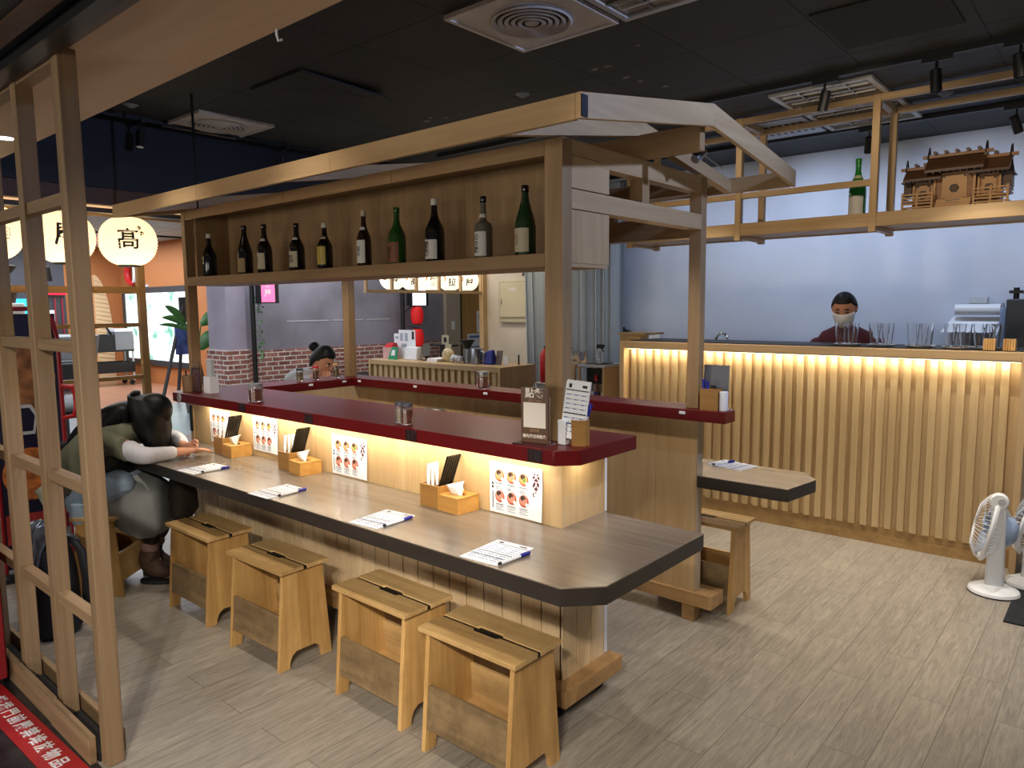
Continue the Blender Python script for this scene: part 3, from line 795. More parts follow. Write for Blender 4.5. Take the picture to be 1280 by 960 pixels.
# ================================================================== ON THE FRONT WORKTOP
M['bamboo'] = wood('bamboo_box', '#c8964e', '#a97636', 'X', rough=0.4, fine=30)
M['bamboo_d'] = wood('bamboo_box_dark', '#a87a3e', '#86602e', 'X', rough=0.4, fine=30)
M['tissue'] = pbr('tissue_paper', '#f2f2ef', 0.8)
def tissue_box(x, y, rz):
    t = thing('tissue_box', 'x', 'tissue box', (0,0,0))
    h = 0.068
    b = MB('bamboo').box(-0.063,0.063,-0.060,-0.054,0,h-0.006).box(-0.063,0.063,0.054,0.060,0,h-0.006).box(-0.063,-0.057,-0.054,0.054,0,h-0.006).box(0.057,0.063,-0.054,0.054,0,h-0.006).box(-0.057,0.057,-0.054,0.054,0,0.004)
    b.part('body', t, bevel=0.001)
    poly_o = [(-0.063,-0.06),(0.063,-0.06),(0.063,0.06),(-0.063,0.06)]
    b = MB('bamboo')
    b.box(-0.063,0.063,-0.060,-0.014,h-0.006,h).box(-0.063,0.063,0.014,0.060,h-0.006,h).box(-0.063,-0.036,-0.014,0.014,h-0.006,h).box(0.036,0.063,-0.014,0.014,h-0.006,h)
    b.part('lid', t, bevel=0.001)
    c = MB('tissue'); nu, nv = 8, 11; vs = []
    for i in range(nu):
        u = i/(nu-1)
        for j in range(nv):
            v = j/(nv-1)-0.5
            w_ = 0.050+0.045*u
            vs.append((v*w_ + 0.012*u*math.sin(5*v+1.0), 0.010*math.sin(9*v+2*u)*u + 0.016*u*u*math.cos(4*v) - 0.004, h-0.014 + 0.066*u*(1-1.5*v*v) + 0.006*math.sin(7*v)*u))
    c.add(vs, [(i*nv+j,i*nv+j+1,(i+1)*nv+j+1,(i+1)*nv+j) for i in range(nu-1) for j in range(nv-1)], True)
    vs = []
    for i in range(nu):
        u = i/(nu-1)
        for j in range(nv):
            v = j/(nv-1)-0.5
            vs.append((v*(0.045+0.02*u)-0.006*u, -0.006-0.026*math.sin(u*2.3)+0.006*math.sin(8*v)*u, h-0.014+0.050*math.sin(u*2.1)*(1-0.9*v*v)))
    c.add(vs, [(i*nv+j,i*nv+j+1,(i+1)*nv+j+1,(i+1)*nv+j) for i in range(nu-1) for j in range(nv-1)], True)
    ob = c.part('tissue', t); sd = ob.modifiers.new('thick','SOLIDIFY'); sd.thickness = 0.0015
    return t
tb = tissue_box(0,0,0)
place(tb, (-2.090, 2.084, ZW), -0.05, 'bamboo tissue box in front of the nearest menu, right one of three')
place(copy_tree(tb), (-3.185, 2.072, ZW), -0.12, 'bamboo tissue box in the middle, left of the second menu')
place(copy_tree(tb), (-3.885, 2.080, ZW), -0.1, 'bamboo tissue box farthest from the camera, nearest the woman in the vest')

def chop_box():
    t = thing('chopstick_box', 'x', 'cutlery box', (0,0,0))
    h = 0.096
    b = MB('bamboo_d').box(-0.058,0.058,-0.052,-0.046,0,h).box(-0.058,0.058,0.046,0.052,0,h).box(-0.058,-0.052,-0.046,0.046,0,h).box(0.052,0.058,-0.046,0.046,0,h).box(-0.052,0.052,-0.046,0.046,0,0.005)
    b.part('body', t, bevel=0.001)
    MB('bamboo_d').box(-0.003,0.003,-0.046,0.046,0.005,h-0.01).part('divider', t)
    return t
def stick():
    return MB('lacq').hexa([(-0.0035,-0.0035,0),(0.0035,-0.0035,0),(0.0035,0.0035,0),(-0.0035,0.0035,0),(-0.005,-0.005,0.225),(0.005,-0.005,0.225),(0.005,0.005,0.225),(-0.005,0.005,0.225)])
cb0 = chop_box()
stick0 = None; spoon0 = None
holders = [(-2.212, 2.085, 'right', 'nearest the camera'), (-3.325, 2.088, 'middle', 'left of the second menu'), (-4.02, 2.09, 'far', 'nearest the woman in the vest')]
def spoon_mesh():
    b = MB('white')
    b.tube([(0,0,0.0),(0,0.004,0.05),(0.002,0.012,0.12),(0.004,0.020,0.165)], [0.010,0.006,0.008,0.009], 10)
    return b
for k, (x, y, w, where) in enumerate(holders):
    c = cb0 if k == 0 else copy_tree(cb0)
    place(c, (x, y, ZW), -0.04, 'open bamboo cutlery box holding black chopsticks, ' + where)
    for i in range(6):
        if stick0 is None:
            stick0 = stick().thing('chopstick', 'x', 'chopstick', origin=(0,0,0), bevel=0.0008)
            s = stick0
        else:
            s = stick0.copy(); COL.objects.link(s)
        tilt = Quaternion((0,1,0), 0.30) @ Quaternion((1,0,0), -0.10)
        s.rotation_mode = 'QUATERNION'; s.rotation_quaternion = tilt
        s.location = (x + 0.012 + 0.0001*i, y - 0.034 + 0.0135*i, ZW + 0.008)
        tag(s, 'black chopstick leaning in the cutlery box ' + where, 'chopstick', 'black chopsticks in the box ' + where)
    for i in range(3):
        if spoon0 is None:
            spoon0 = spoon_mesh().thing('soup_spoon', 'x', 'spoon', origin=(0,0,0)); s = spoon0
        else:
            s = spoon0.copy(); COL.objects.link(s)
        s.rotation_mode = 'QUATERNION'
        s.rotation_quaternion = Quaternion((0,1,0), -0.12 + 0.06*i) @ Quaternion((0,0,1), 0.5*i)
        s.location = (x - 0.030, y - 0.028 + 0.026*i, ZW + 0.010)
        tag(s, 'white soup spoon in the cutlery box ' + where, 'spoon', 'white spoons in the box ' + where)

# menus on the splash panel
M['bowl_rim'] = pbr('print_bowl', '#b0502f', 0.6); M['bowl_in'] = pbr('print_soup', '#d79a62', 0.6)
M['bowl_dk'] = pbr('print_nori', '#3a2a24', 0.6); M['bowl_gr'] = pbr('print_leek', '#6f8c3c', 0.6); M['bowl_pk'] = pbr('print_pork', '#c98a78', 0.6)
M['maroon'] = pbr('print_maroon', '#4c1a2a', 0.6); M['print_grey'] = pbr('print_grey', '#a7b0bd', 0.7); M['print_dark'] = pbr('print_dark', '#4a4448', 0.7)
def disc_y(b, x, z, r, y, sx=1.0, n=16):
    vs = [(x + r*sx*math.cos(2*PI*i/n), y, z + r*math.sin(2*PI*i/n)) for i in range(n)]
    b.add(vs, [tuple(range(n))])
def menu(x0, x1, z0, z1, label):
    y = YF - 0.003
    t = thing('menu_poster', label, 'menu', ((x0+x1)/2, y, z0), 'noodle menus on the splash panel')
    n = 8
    b = MB('paper')
    # sheet with a slight belly at the bottom right corner
    vs = []; 
    for i in range(n+1):
        u = i/n
        for z in (z0, (z0+z1)/2, z1):
            d = -0.006*max(0, u-0.7)/0.3 if z == z0 else (-0.002*max(0,u-0.7)/0.3 if z != z1 else 0)
            vs.append((x0+(x1-x0)*u, y + d, z))
    fs = []
    for i in range(n):
        for j in range(2): fs.append((i*3+j, (i+1)*3+j, (i+1)*3+j+1, i*3+j+1))
    b.add(vs, fs)
    o = len(b.v); vs2 = [(p[0], p[1]-0.0006, p[2]) for p in vs]; b.add(vs2, [f[::-1] for f in fs])
    b.part('sheet', t)
    W, H = x1-x0, z1-z0; yy = y - 0.0016
    cx = [0.20, 0.43, 0.66]; cz = [0.74, 0.33]
    for r_, zz in enumerate(cz):
        for c_, xx in enumerate(cx):
            X, Z = x0+W*xx, z0+H*zz
            p = MB('bowl_rim'); disc_y(p, X, Z, W*0.092, yy)
            p.use('bowl_in' if r_ == 0 else 'bowl_pk'); disc_y(p, X-0.002, Z+0.003, W*0.074, yy-0.0002)
            p.use('bowl_dk'); disc_y(p, X-0.004, Z+0.011, W*0.040, yy-0.0004, 1.2)
            p.use('bowl_gr' if (c_ == 2 and r_ == 0) else 'bowl_pk'); disc_y(p, X+0.004, Z-0.001, W*0.034, yy-0.0006)
            p.use('paper'); disc_y(p, X+W*0.055, Z-W*0.045, W*0.026, yy-0.0006)
            p.part('bowl_picture', t)
    q = MB('print_grey')
    for zz in cz:
        for xx in cx:
            for k, (ww, col) in enumerate(((0.15,'print_dark'),(0.17,'print_grey'),(0.12,'print_grey'),(0.16,'print_grey'))):
                q.use(col); X = x0+W*(xx-0.085); Z = z0+H*(zz-0.165-0.035*k)
                q.box(X, X+W*ww, yy-0.0002, yy, Z, Z+H*0.014)
            q.use('print_grey'); q.box(x0+W*(xx-0.08), x0+W*(xx-0.01), yy-0.0002, yy, z0+H*(zz+0.165), z0+H*(zz+0.18))
    q.use('print_dark'); q.box(x0+W*0.055, x0+W*0.072, yy-0.0002, yy, z0+H*0.08, z0+H*0.42)
    for k in range(2): disc_y(q, x0+W*0.063, z0+H*(0.50+0.07*k), W*0.022, yy-0.0003)
    q.part('text_lines', t)
    m = MB('maroon')
    for k in range(3): disc_y(m, x0+W*0.89, z0+H*(0.83-0.165*k), W*0.062, yy-0.0002, 1.05, 24)
    m.use('print_dark'); m.box(x0+W*0.84, x0+W*0.94, yy-0.0004, yy-0.0002, z0+H*0.10, z0+H*0.36)
    m.use('print_grey'); m.box(x0+W*0.855, x0+W*0.925, yy-0.0007, yy-0.0004, z0+H*0.15, z0+H*0.25)
    m.part('title_discs', t)
    for k, ch in enumerate('大人氣'):
        text_part('title', ch, W*0.11, 'paper', t, frame_mtx((x0+W*0.89, yy-0.0006, z0+H*(0.83-0.165*k)), (1,0,0), (0,0,1)), bold=0.0004, extrude=0.0001)
    return t
menu(-1.968, -1.692, 0.762, 0.972, 'white noodle menu nearest the camera, with six bowls, right of the near tissue box')
menu(-3.055, -2.770, 0.764, 0.966, 'white noodle menu with six bowls between the middle and near tissue boxes')
menu(-3.815, -3.555, 0.790, 0.990, 'white noodle menu between the middle and far tissue boxes, pinned higher')
menu(-4.320, -4.075, 0.780, 0.985, 'white noodle menu farthest away, behind the far black chopsticks')

# order sheets and pens
def order_sheet(bold=1):
    b = MB('paper').box(-0.080,0.080,-0.105,0.105,0,0.0022)
    b.use('ink_blue')
    z = 0.0022
    for k in range(9):
        y = 0.055 - 0.017*k
        for j in range(3):
            b.box(-0.070+0.05*j, -0.070+0.05*j+0.028, y, y+0.004, z, z+0.0002)
            b.box(-0.036+0.05*j, -0.030+0.05*j, y, y+0.005, z, z+0.0002)
    b.use('ink')
    for y in (0.072, -0.014, -0.052): b.box(-0.076, 0.076, y, y+0.004, z, z+0.0003)
    b.box(-0.060,-0.040,0.082,0.097,z,z+0.0002); b.box(0.030,0.062,0.085,0.095,z,z+0.0002)
    return b
def marker():
    t = thing('marker_pen', 'x', 'pen', (0,0,0))
    MB('white').lathe([(0.0,-0.062),(0.0055,-0.062),(0.0062,-0.058),(0.0062,0.035)], (0,0,0), 14, 'X').part('barrel', t)
    MB('blue').lathe([(0.0068,0.030),(0.0068,0.074),(0.0055,0.078),(0.0,0.078)], (0,0,0), 14, 'X').part('cap', t, label='dark blue cap')
    MB('ink').lathe([(0.0,-0.074),(0.0045,-0.072),(0.0058,-0.062),(0.0,-0.061)], (0,0,0), 14, 'X').part('end_plug', t)
    return t
os0 = order_sheet().thing('order_sheet', 'x', 'order form', origin=(0,0,0))
mk0 = marker()
sheets = [(-1.612,1.792,0.06, -1.518,1.770,1.52,'nearest the camera, by the clipped corner'), (-2.232,1.795,0.10, -2.145,1.800,1.60,'second from the camera'),
          (-2.955,1.770,0.03, -2.868,1.790,1.63,'third from the camera'), (-3.690,1.785,0.08, -3.600,1.800,1.55,'fourth from the camera')]
for k, (x, y, rz, px, py, pr, where) in enumerate(sheets):
    s = os0 if k == 0 else os0.copy()
    if k: COL.objects.link(s)
    place(s, (x, y, ZW), rz, 'white order form on the front worktop, ' + where, 'order forms')
    p = mk0 if k == 0 else copy_tree(mk0)
    place(p, (px, py, ZW+0.0070), pr, 'blue-capped marker beside the order form ' + where, 'marker pens')
s = os0.copy(); COL.objects.link(s); place(s, (-1.555, 3.585, ZW), 1.35, 'white order form lying on the rear worktop behind the end post', 'order forms')
p = copy_tree(mk0); place(p, (-1.60, 3.575, ZW+0.0095), 1.2, 'white marker pen lying on the order form at the rear worktop', 'marker pens')

# ================================================================== ON THE RED SHELF
def jar(x, y, r, h, fill, lid, label, group, z=ZR):
    t = thing('spice_jar', label, 'jar', (x, y, z), group)
    MB('glass').lathe([(0.0,0.0),(r*0.94,0.0),(r,0.004),(r,h*0.80),(r*0.93,h*0.86),(r*0.93,h*0.9),(r*0.88,h*0.9),(r*0.88,h*0.86),(r*0.92,h*0.79),(r*0.92,0.005),(0.0,0.004)], (x,y,z), 24).part('glass_body', t)
    MB(fill).lathe([(0.0,0.0055),(r*0.90,0.0055),(r*0.90,h*0.66),(0.0,h*0.68)], (x,y,z), 24).part('contents', t)
    MB(lid).lathe([(r*0.96,h*0.83),(r*1.0,h*0.84),(r*1.0,h*0.985),(r*0.96,h),(0.0,h)], (x,y,z), 24, cap=False).part('lid', t)
    return t
chili = pbr('chili_oil', '#7a3a1a', 0.5, var=0.4, scale=120); seas = pbr('seasoning', '#8d7a4c', 0.6, var=0.4, scale=120); chili2 = pbr('chili_flakes', '#8a4a28', 0.6, var=0.4, scale=90)
jar(-3.642, 2.075, 0.039, 0.100, chili, 'grey', 'large glass jar of brown chili standing alone on the front red shelf', 'spice jars')
jar(-2.445, 2.085, 0.024, 0.092, seas, 'darkgrey', 'slim jar of pale seasoning, left of the pair on the front red shelf', 'spice jars')
jar(-2.385, 2.070, 0.026, 0.094, chili, 'darkgrey', 'slim jar of reddish chili, right of the pair on the front red shelf', 'spice jars')
jar(-3.050, 3.275, 0.040, 0.108, chili2, 'steel', 'large jar of chili flakes on the rear red shelf before the slatted order desk', 'spice jars')
jar(-4.42, 2.86, 0.024, 0.090, seas, 'darkgrey', 'slim seasoning jar on the far left red shelf, leftmost of three', 'spice jars')
jar(-4.41, 2.985, 0.022, 0.100, chili, 'bright_red', 'slim chili jar on the far left red shelf before the diner with tied hair', 'spice jars')
jar(-4.42, 3.165, 0.022, 0.105, seas, 'pine_v', 'slim tan shaker on the far left red shelf beside the rear corner post', 'spice jars')

# ordering sign
t = thing('order_sign', 'brown standing ordering sign with white square against the near front post', 'sign', (-1.655, 2.07, ZR))
mt = frame_mtx((-1.660, 2.062, ZR+0.006), (1,0.16,0), (0.0,0.0,1))
M['sign_brown'] = pbr('sign_brown', '#5a3a20', 0.4); M['sign_text'] = pbr('sign_print', '#efe6d8', 0.6); M['sign_tan'] = pbr('sign_tan', '#a8845c', 0.6)
b = MB('sign_brown'); b.box(-0.057,0.057,0.0,0.205,-0.003,0.003); b.xf(mt).part('board', t)
b = MB('acrylic'); b.box(-0.060,0.060,0.0,0.17,-0.0065,-0.0035); b.xf(mt).part('back_sheet', t)
b = MB('acrylic'); b.box(-0.075,0.063,-0.006,-0.001,-0.045,0.04); b.xf(mt).part('foot', t)
b = MB('sign_text'); b.box(-0.047,0.047,0.055,0.149,0.0031,0.0036); b.xf(mt).part('white_square', t)
MB('steel').tube([(-0.004,0.203,0.0),(-0.006,0.215,0.0),(0.0,0.221,0.0),(0.006,0.215,0.0),(0.004,0.203,0.0)], 0.0022, 8).xf(mt).part('clip', t)
text_part('headline', '點餐', 0.040, 'sign_text', t, mt @ Matrix.Translation((0,0.182,0.0034)), bold=0.0008)
text_part('subline', 'QR Code', 0.014, 'sign_tan', t, mt @ Matrix.Translation((0,0.157,0.0034)))
text_part('footline', '掃我看', 0.013, 'sign_tan', t, mt @ Matrix.Translation((0,0.044,0.0034)))
text_part('footline', '請先選位再點餐', 0.0145, 'sign_text', t, mt @ Matrix.Translation((0,0.022,0.0034)), bold=0.0003)
# number block + wooden holder with forms
t = thing('number_block', 'small white block with grey numbers between the sign and the wooden cup', 'block', (-1.572, 2.125, ZR))
MB('white').box(-1.592,-1.556,2.11,2.14,ZR,ZR+0.092).part('body', t, bevel=0.003)
g = MB('print_dark')
for k in range(4): g.box(-1.5562,-1.5555,2.115,2.122,ZR+0.018+0.018*k,ZR+0.029+0.018*k); g.box(-1.5562,-1.5555,2.127,2.134,ZR+0.018+0.018*k,ZR+0.029+0.018*k)
g.part('digits', t)
t = thing('form_holder', 'wooden holder of order forms and a blue pen at the near front post', 'pen holder', (-1.52, 2.15, ZR))
r = 0.036
poly = [(-1.518+r*math.cos(PI/8+k*PI/4), 2.150+r*math.sin(PI/8+k*PI/4)) for k in range(8)]
pin = [(-1.518+0.88*r*math.cos(PI/8+k*PI/4), 2.150+0.88*r*math.sin(PI/8+k*PI/4)) for k in range(8)]
b = MB('bamboo_d')
n = 8; vs = [(x,y,ZR) for x,y in poly]+[(x,y,ZR+0.095) for x,y in poly]+[(x,y,ZR+0.095) for x,y in pin]+[(x,y,ZR+0.006) for x,y in pin]
fs = [tuple(range(8))[::-1]] + [(i,(i+1)%n,n+(i+1)%n,n+i) for i in range(n)] + [(n+i,n+(i+1)%n,2*n+(i+1)%n,2*n+i) for i in range(n)] + [(2*n+i,2*n+(i+1)%n,3*n+(i+1)%n,3*n+i) for i in range(n)] + [tuple(range(3*n,4*n))]
b.add(vs, fs).part('cup', t)
mt = Matrix.Translation((-1.530,2.142,ZR+0.02)) @ Matrix.Rotation(0.30,4,'Z') @ Matrix.Rotation(0.12,4,'Y') @ Matrix.Rotation(PI/2-0.10,4,'X')
for k in range(3):
    s = os0.copy(); COL.objects.link(s)
    s.rotation_mode = 'XYZ'
    m_ = Matrix.Translation((-1.530-0.002*k, 2.136+0.006*k, ZR+0.128+0.002*k)) @ Matrix.Rotation(0.28,4,'Z') @ Matrix.Rotation(PI/2-0.10,4,'X') @ Matrix.Rotation(-0.10,4,'Z') @ Matrix.Diagonal((0.58,1.0,1.0,1.0))
    s.matrix_world = m_
    tag(s, 'order form standing upright in the wooden holder at the front post', 'order form', 'forms standing in the wooden holder')
p = copy_tree(mk0); p.rotation_mode = 'XYZ'; p.rotation_euler = (0, -1.25, 0.2); p.location = (-1.502, 2.158, ZR+0.080)
p['label'] = 'marker pen with blue cap standing in the wooden form holder'; p['group'] = 'marker pens'
# left end of the front shelf
t = thing('pen_cup', 'brown round cup with black pens at the far left end of the front red shelf', 'cup', (-4.44, 2.085, ZR))
MB(pbr('cup_brown','#7a5c3a',0.5)).lathe([(0,0),(0.040,0),(0.043,0.10),(0.039,0.10),(0.036,0.006),(0,0.006)], (-4.44,2.085,ZR), 24).part('body', t)
MB('ink').tube([(-4.43,2.09,ZR+0.02),(-4.415,2.095,ZR+0.15)], 0.005, 8).tube([(-4.45,2.08,ZR+0.02),(-4.462,2.075,ZR+0.13)], 0.005, 8).part('pens', t)
t = thing('menu_stand', 'clear acrylic stand with a reddish card beside the far left post', 'stand', (-4.345, 2.10, ZR))
b = MB('acrylic').box(-4.40,-4.30,2.085,2.088,ZR,ZR+0.19).box(-4.40,-4.30,2.075,2.125,ZR,ZR+0.003); b.part('stand', t)
MB(pbr('card_red','#6a3a34',0.6,var=0.3)).box(-4.395,-4.305,2.089,2.091,ZR+0.004,ZR+0.15).part('card', t)
t = thing('leaflet_holder', 'white leaflet holder with a bluish sheet at the left of the front red shelf', 'holder', (-4.24, 2.13, ZR))
b = MB('white').box(-4.285,-4.205,2.10,2.105,ZR,ZR+0.10).box(-4.285,-4.205,2.15,2.155,ZR,ZR+0.11).box(-4.285,-4.28,2.105,2.15,ZR,ZR+0.10).box(-4.21,-4.205,2.105,2.15,ZR,ZR+0.10); b.part('pocket', t)
MB('lightgrey').box(-4.277,-4.213,2.118,2.136,ZR+0.003,ZR+0.205).part('leaflets', t)
# rear end post items
t = thing('pen_box', 'square tan pen box with two blue pens at the end of the rear red shelf', 'pen holder', (-1.525, 3.268, ZR))
b = MB('bamboo_d'); x0,x1,y0,y1 = -1.575,-1.487,3.235,3.30
b.box(x0,x1,y0,y0+0.006,ZR,ZR+0.105).box(x0,x1,y1-0.006,y1,ZR,ZR+0.105).box(x0,x0+0.006,y0+0.006,y1-0.006,ZR,ZR+0.105).box(x1-0.006,x1,y0+0.006,y1-0.006,ZR,ZR+0.105).box(x0+0.006,x1-0.006,y0+0.006,y1-0.006,ZR,ZR+0.006)
b.part('box', t, bevel=0.001)
for k, (dx, h) in enumerate(((-0.028,0.15),(-0.008,0.142))):
    MB('blue').tube([(-1.535+dx,3.26,ZR+0.01),(-1.538+dx,3.255,ZR+h-0.02),(-1.539+dx,3.254,ZR+h)], [0.006,0.0075,0.006], 10).part('pen', t)
t = thing('clipboard', 'dark grey clipboard standing behind the tan pen box on the rear red shelf', 'clipboard', (-1.53, 3.32, ZR))
MB(pbr('clip_grey','#66686a',0.5)).hexa([(-1.60,3.318,ZR),(-1.47,3.318,ZR),(-1.47,3.324,ZR),(-1.60,3.324,ZR),(-1.60,3.330,ZR+0.215),(-1.47,3.330,ZR+0.215),(-1.47,3.336,ZR+0.215),(-1.60,3.336,ZR+0.215)]).part('board', t)
MB('ink').box(-1.555,-1.53,3.310,3.318,ZR+0.10,ZR+0.115).part('mark', t)
t = thing('number_block', 'small white block right of the tan pen box on the rear red shelf', 'block', (-1.468, 3.268, ZR))
MB('white').box(-1.482,-1.452,3.25,3.285,ZR,ZR+0.095).part('body', t, bevel=0.003)
# frying pan rim inside the stall
t = thing('cooking_pan', 'black lidded pan just visible inside the stall behind the pair of spice jars', 'pan', (-3.02, 2.80, 0.93))
MB('black').lathe([(0,0.0),(0.105,0.0),(0.125,0.055),(0.12,0.055),(0.10,0.006),(0,0.006)], (-3.05,2.80,0.93), 30).part('bowl', t)
MB('lacq').lathe([(0.124,0.056),(0.10,0.080),(0.03,0.092),(0,0.093)], (-3.05,2.80,0.93), 30, cap=False).part('lid', t)
MB('black').tube([(-2.93,2.78,0.975),(-2.83,2.74,0.980),(-2.76,2.72,0.975)], [0.011,0.013,0.011], 10).part('handle', t)
t = thing('prep_trolley', 'steel prep trolley inside the stall carrying the black pan', 'trolley', (-3.0, 2.85, 0))
MB('steel').box(-3.35,-2.65,2.66,3.05,0.905,0.930).part('top', t)
MB('steel').box(-3.33,-2.67,2.68,3.03,0.25,0.265).part('shelf', t)
for x in (-3.33,-2.67):
    for y in (2.68,3.03): MB('steel').tube([(x,y,0),(x,y,0.905)], 0.014, 10).part('leg', t)
# black power bar under the shelf's far end
MB('black').box(-4.575,-4.545,2.138,2.144,0.82,0.985).thing('power_bar', 'thin black upright bar below the far left end of the red shelf', 'bar')

# ================================================================== BOTTLES
def bottle(x, y, z, h, r, body, cap, label, shape='sake', lab=None, neck=None, text=None, tcol='ink', capmat_r=1.0, lz=(0.10,0.42), group='sake bottles in the cabinet'):
    t = thing('sake_bottle', label, 'bottle', (x, y, z), group)
    nr = r*0.30
    if shape == 'sake': prof = [(0,0.0),(r*0.9,0.0),(r,0.012),(r,h*0.46),(r*0.93,h*0.54),(r*0.70,h*0.62),(nr*1.5,h*0.70),(nr*1.12,h*0.78),(nr,h*0.93)]
    elif shape == 'slope': prof = [(0,0.0),(r*0.9,0.0),(r,0.012),(r,h*0.42),(r*0.90,h*0.52),(r*0.62,h*0.66),(nr*1.35,h*0.78),(nr*1.05,h*0.88),(nr,h*0.95)]
    else: prof = [(0,0.0),(r*0.9,0.0),(r,0.012),(r,h*0.50),(r*0.88,h*0.57),(nr*1.35,h*0.62),(nr*1.05,h*0.67),(nr,h*0.94)]
    bm = body
    MB(bm).lathe(prof + [(0,h*0.95)], (x,y,z), 28).part('glass', t)
    MB(cap).lathe([(nr*1.12,h*0.90),(nr*1.2,h*0.905),(nr*1.2,h*0.99),(nr*1.1,h),(0,h)], (x,y,z), 20, cap=False).part('cap', t)
    if lab:
        n = 18; a0, a1 = -1.15, 1.0; rr = r+0.0006
        vs = []
        for i in range(n+1):
            a = a0+(a1-a0)*i/n
            for zz in (lz[0]*h, lz[1]*h): vs.append((x+rr*math.sin(a), y-rr*math.cos(a), z+zz))
        MB(lab).add(vs, [(2*i,2*i+2,2*i+3,2*i+1) for i in range(n)], True).part('label', t)
        if text:
            zc = z+h*(lz[0]+lz[1])/2
            def warp(p, rr=r+0.001): return Vector((x+rr*math.sin(p.x/rr), y-rr*math.cos(p.x/rr)-p.y, p.z))
            for k, (s, xo, zo, size, col) in enumerate(text):
                me_mt = Matrix(((1,0,0,xo),(0,0,1,0),(0,1,0,zc+zo),(0,0,0,1)))
                text_part('label_text', s, size, col, t, me_mt, bold=0.0004, extrude=0.0003, warp=warp, spacing=0.95)
    if neck:
        n = 14; vs = []; za, zb = h*0.66, h*0.72
        ra, rb = nr*1.95, nr*1.35
        for i in range(n+1):
            a = -1.3+2.5*i/n
            vs.append((x+ra*math.sin(a), y-ra*math.cos(a), z+za)); vs.append((x+rb*math.sin(a), y-rb*math.cos(a), z+zb))
        MB(neck).add(vs, [(2*i,2*i+2,2*i+3,2*i+1) for i in range(n)], True).part('neck_label', t)
    return t
bdark = pbr('bottle_dark', '#0d0a09', 0.12, spec=0.6); bbrown = pbr('bottle_brown', '#24100a', 0.12, spec=0.6); bgreen = pbr('bottle_green', '#1c4a16', 0.12, spec=0.6)
bgreen2 = pbr('bottle_deep_green', '#16351c', 0.2, spec=0.6); bclear = pbr('bottle_frosted', '#5e5a4e', 0.25); bgreen3 = pbr('bottle_bright_green', '#1f7a2e', 0.12, spec=0.6)
lcream = pbr('label_cream', '#b8b092', 0.6); lwhite = pbr('label_white', '#cfccc4', 0.6); ltan = pbr('label_tan', '#8f7850', 0.6); lgold = pbr('label_gold', '#b39a2c', 0.4); lred = pbr('label_redbrown', '#7a4a2c', 0.6)
zs, yb = ZS1, 2.29
ox = 0.012
bottle(-4.395, 2.235, zs, 0.265, 0.042, bdark, lwhite, 'dark bottle without a visible label at the far left end of the cabinet')
bottle(-4.08+ox, yb, zs, 0.295, 0.044, bdark, bdark, 'dark bottle with tan label, second from the far left', lab=ltan, shape='slope', lz=(0.06,0.34))
bottle(-3.86+ox, yb, zs, 0.285, 0.043, bdark, bdark, 'dark bottle with cream and red label, third from the far left', lab=lcream, neck=lwhite, text=[('純\n米',-0.018,0,0.026,M['maroon'])])
bottle(-3.53+ox, yb, zs, 0.265, 0.042, bdark, bdark, 'dark bottle with pale two-column label, fourth from the far left', lab=lcream, neck=lwhite, text=[('純米\n大吟',-0.004,0.0,0.025,'ink')])
bottle(-3.27+ox, yb, zs, 0.245, 0.040, bdark, lwhite, 'shortest dark bottle with yellow gold label, fifth from the far left', lab=lgold, neck=lcream, lz=(0.12,0.50))
bottle(-2.94+ox, yb, zs, 0.280, 0.036, bbrown, lcream, 'narrow brown bottle with tall white label, left of the green bottle', lab=lwhite, neck=lwhite, text=[('清\n酒',-0.002,0.0,0.026,'ink')], lz=(0.08,0.48))
bottle(-2.69+ox, yb, zs, 0.272, 0.042, bgreen, bgreen, 'bright green bottle in the middle of the cabinet', lab=lred, text=[('純\n米',-0.014,0,0.034,'ink')], lz=(0.05,0.40))
bottle(-2.43+ox, yb, zs, 0.285, 0.044, bdark, lwhite, 'black bottle with square white label and white neck band', lab=lwhite, text=[('獺\n祭',-0.012,0,0.036,'ink')], lz=(0.06,0.36))
bottle(-2.13+ox, yb, zs, 0.266, 0.038, bclear, bdark, 'clear frosted bottle with black cap and cream label', lab=lwhite, neck=lwhite, text=[('幻\nの\n瀧',-0.010,0,0.028,'ink')], shape='slim', lz=(0.06,0.44))
bottle(-1.90+ox, yb, zs, 0.285, 0.043, bgreen2, bdark, 'deep green bottle with speckled cream label at the near end of the cabinet', lab=lcream, neck=ltan, text=[('純\n米',-0.014,0,0.024,M['sign_tan'])], shape='slope', lz=(0.07,0.40))
# ================================================================== LATTICE SCREEN, ENTRANCE
t = thing('lattice_screen', 'weathered timber lattice screen of posts and cross rails at the left entrance', 'screen', (-3.4, 0.90, 0))
px = [(-2.690,-2.632),(-3.115,-3.060),(-3.560,-3.500),(-4.00,-3.94),(-4.44,-4.38)]
for a, c in px: MB('lattice').box(a, c, 0.872, 0.930, 0.0, 2.43).part('post', t, bevel=0.003)
for z in (0.485, 0.965, 1.455, 1.945):
    for (a, c), (a2, c2) in zip(px[1:], px[:-1]):
        MB('lattice_x').box(c, a2, 0.882, 0.922, z, z+0.042).part('rail', t, bevel=0.002)
MB('lattice_x').box(-4.38, -2.69, 0.876, 0.926, 2.395, 2.43).part('head_rail', t, bevel=0.002)
t = thing('sill_channel', 'low timber sill boards with a dark channel under the lattice screen', 'sill', (-3.4, 0.90, 0))
MB('lattice_x').box(-3.09, -2.695, 0.835, 0.860, 0, 0.100).part('outer_board', t, bevel=0.002)
MB('lattice_x').box(-4.50, -3.095, 0.838, 0.863, 0, 0.100).part('outer_board', t, bevel=0.002)
MB('lattice_x').box(-4.50, -2.695, 0.938, 0.958, 0, 0.085).part('inner_board', t, bevel=0.002)
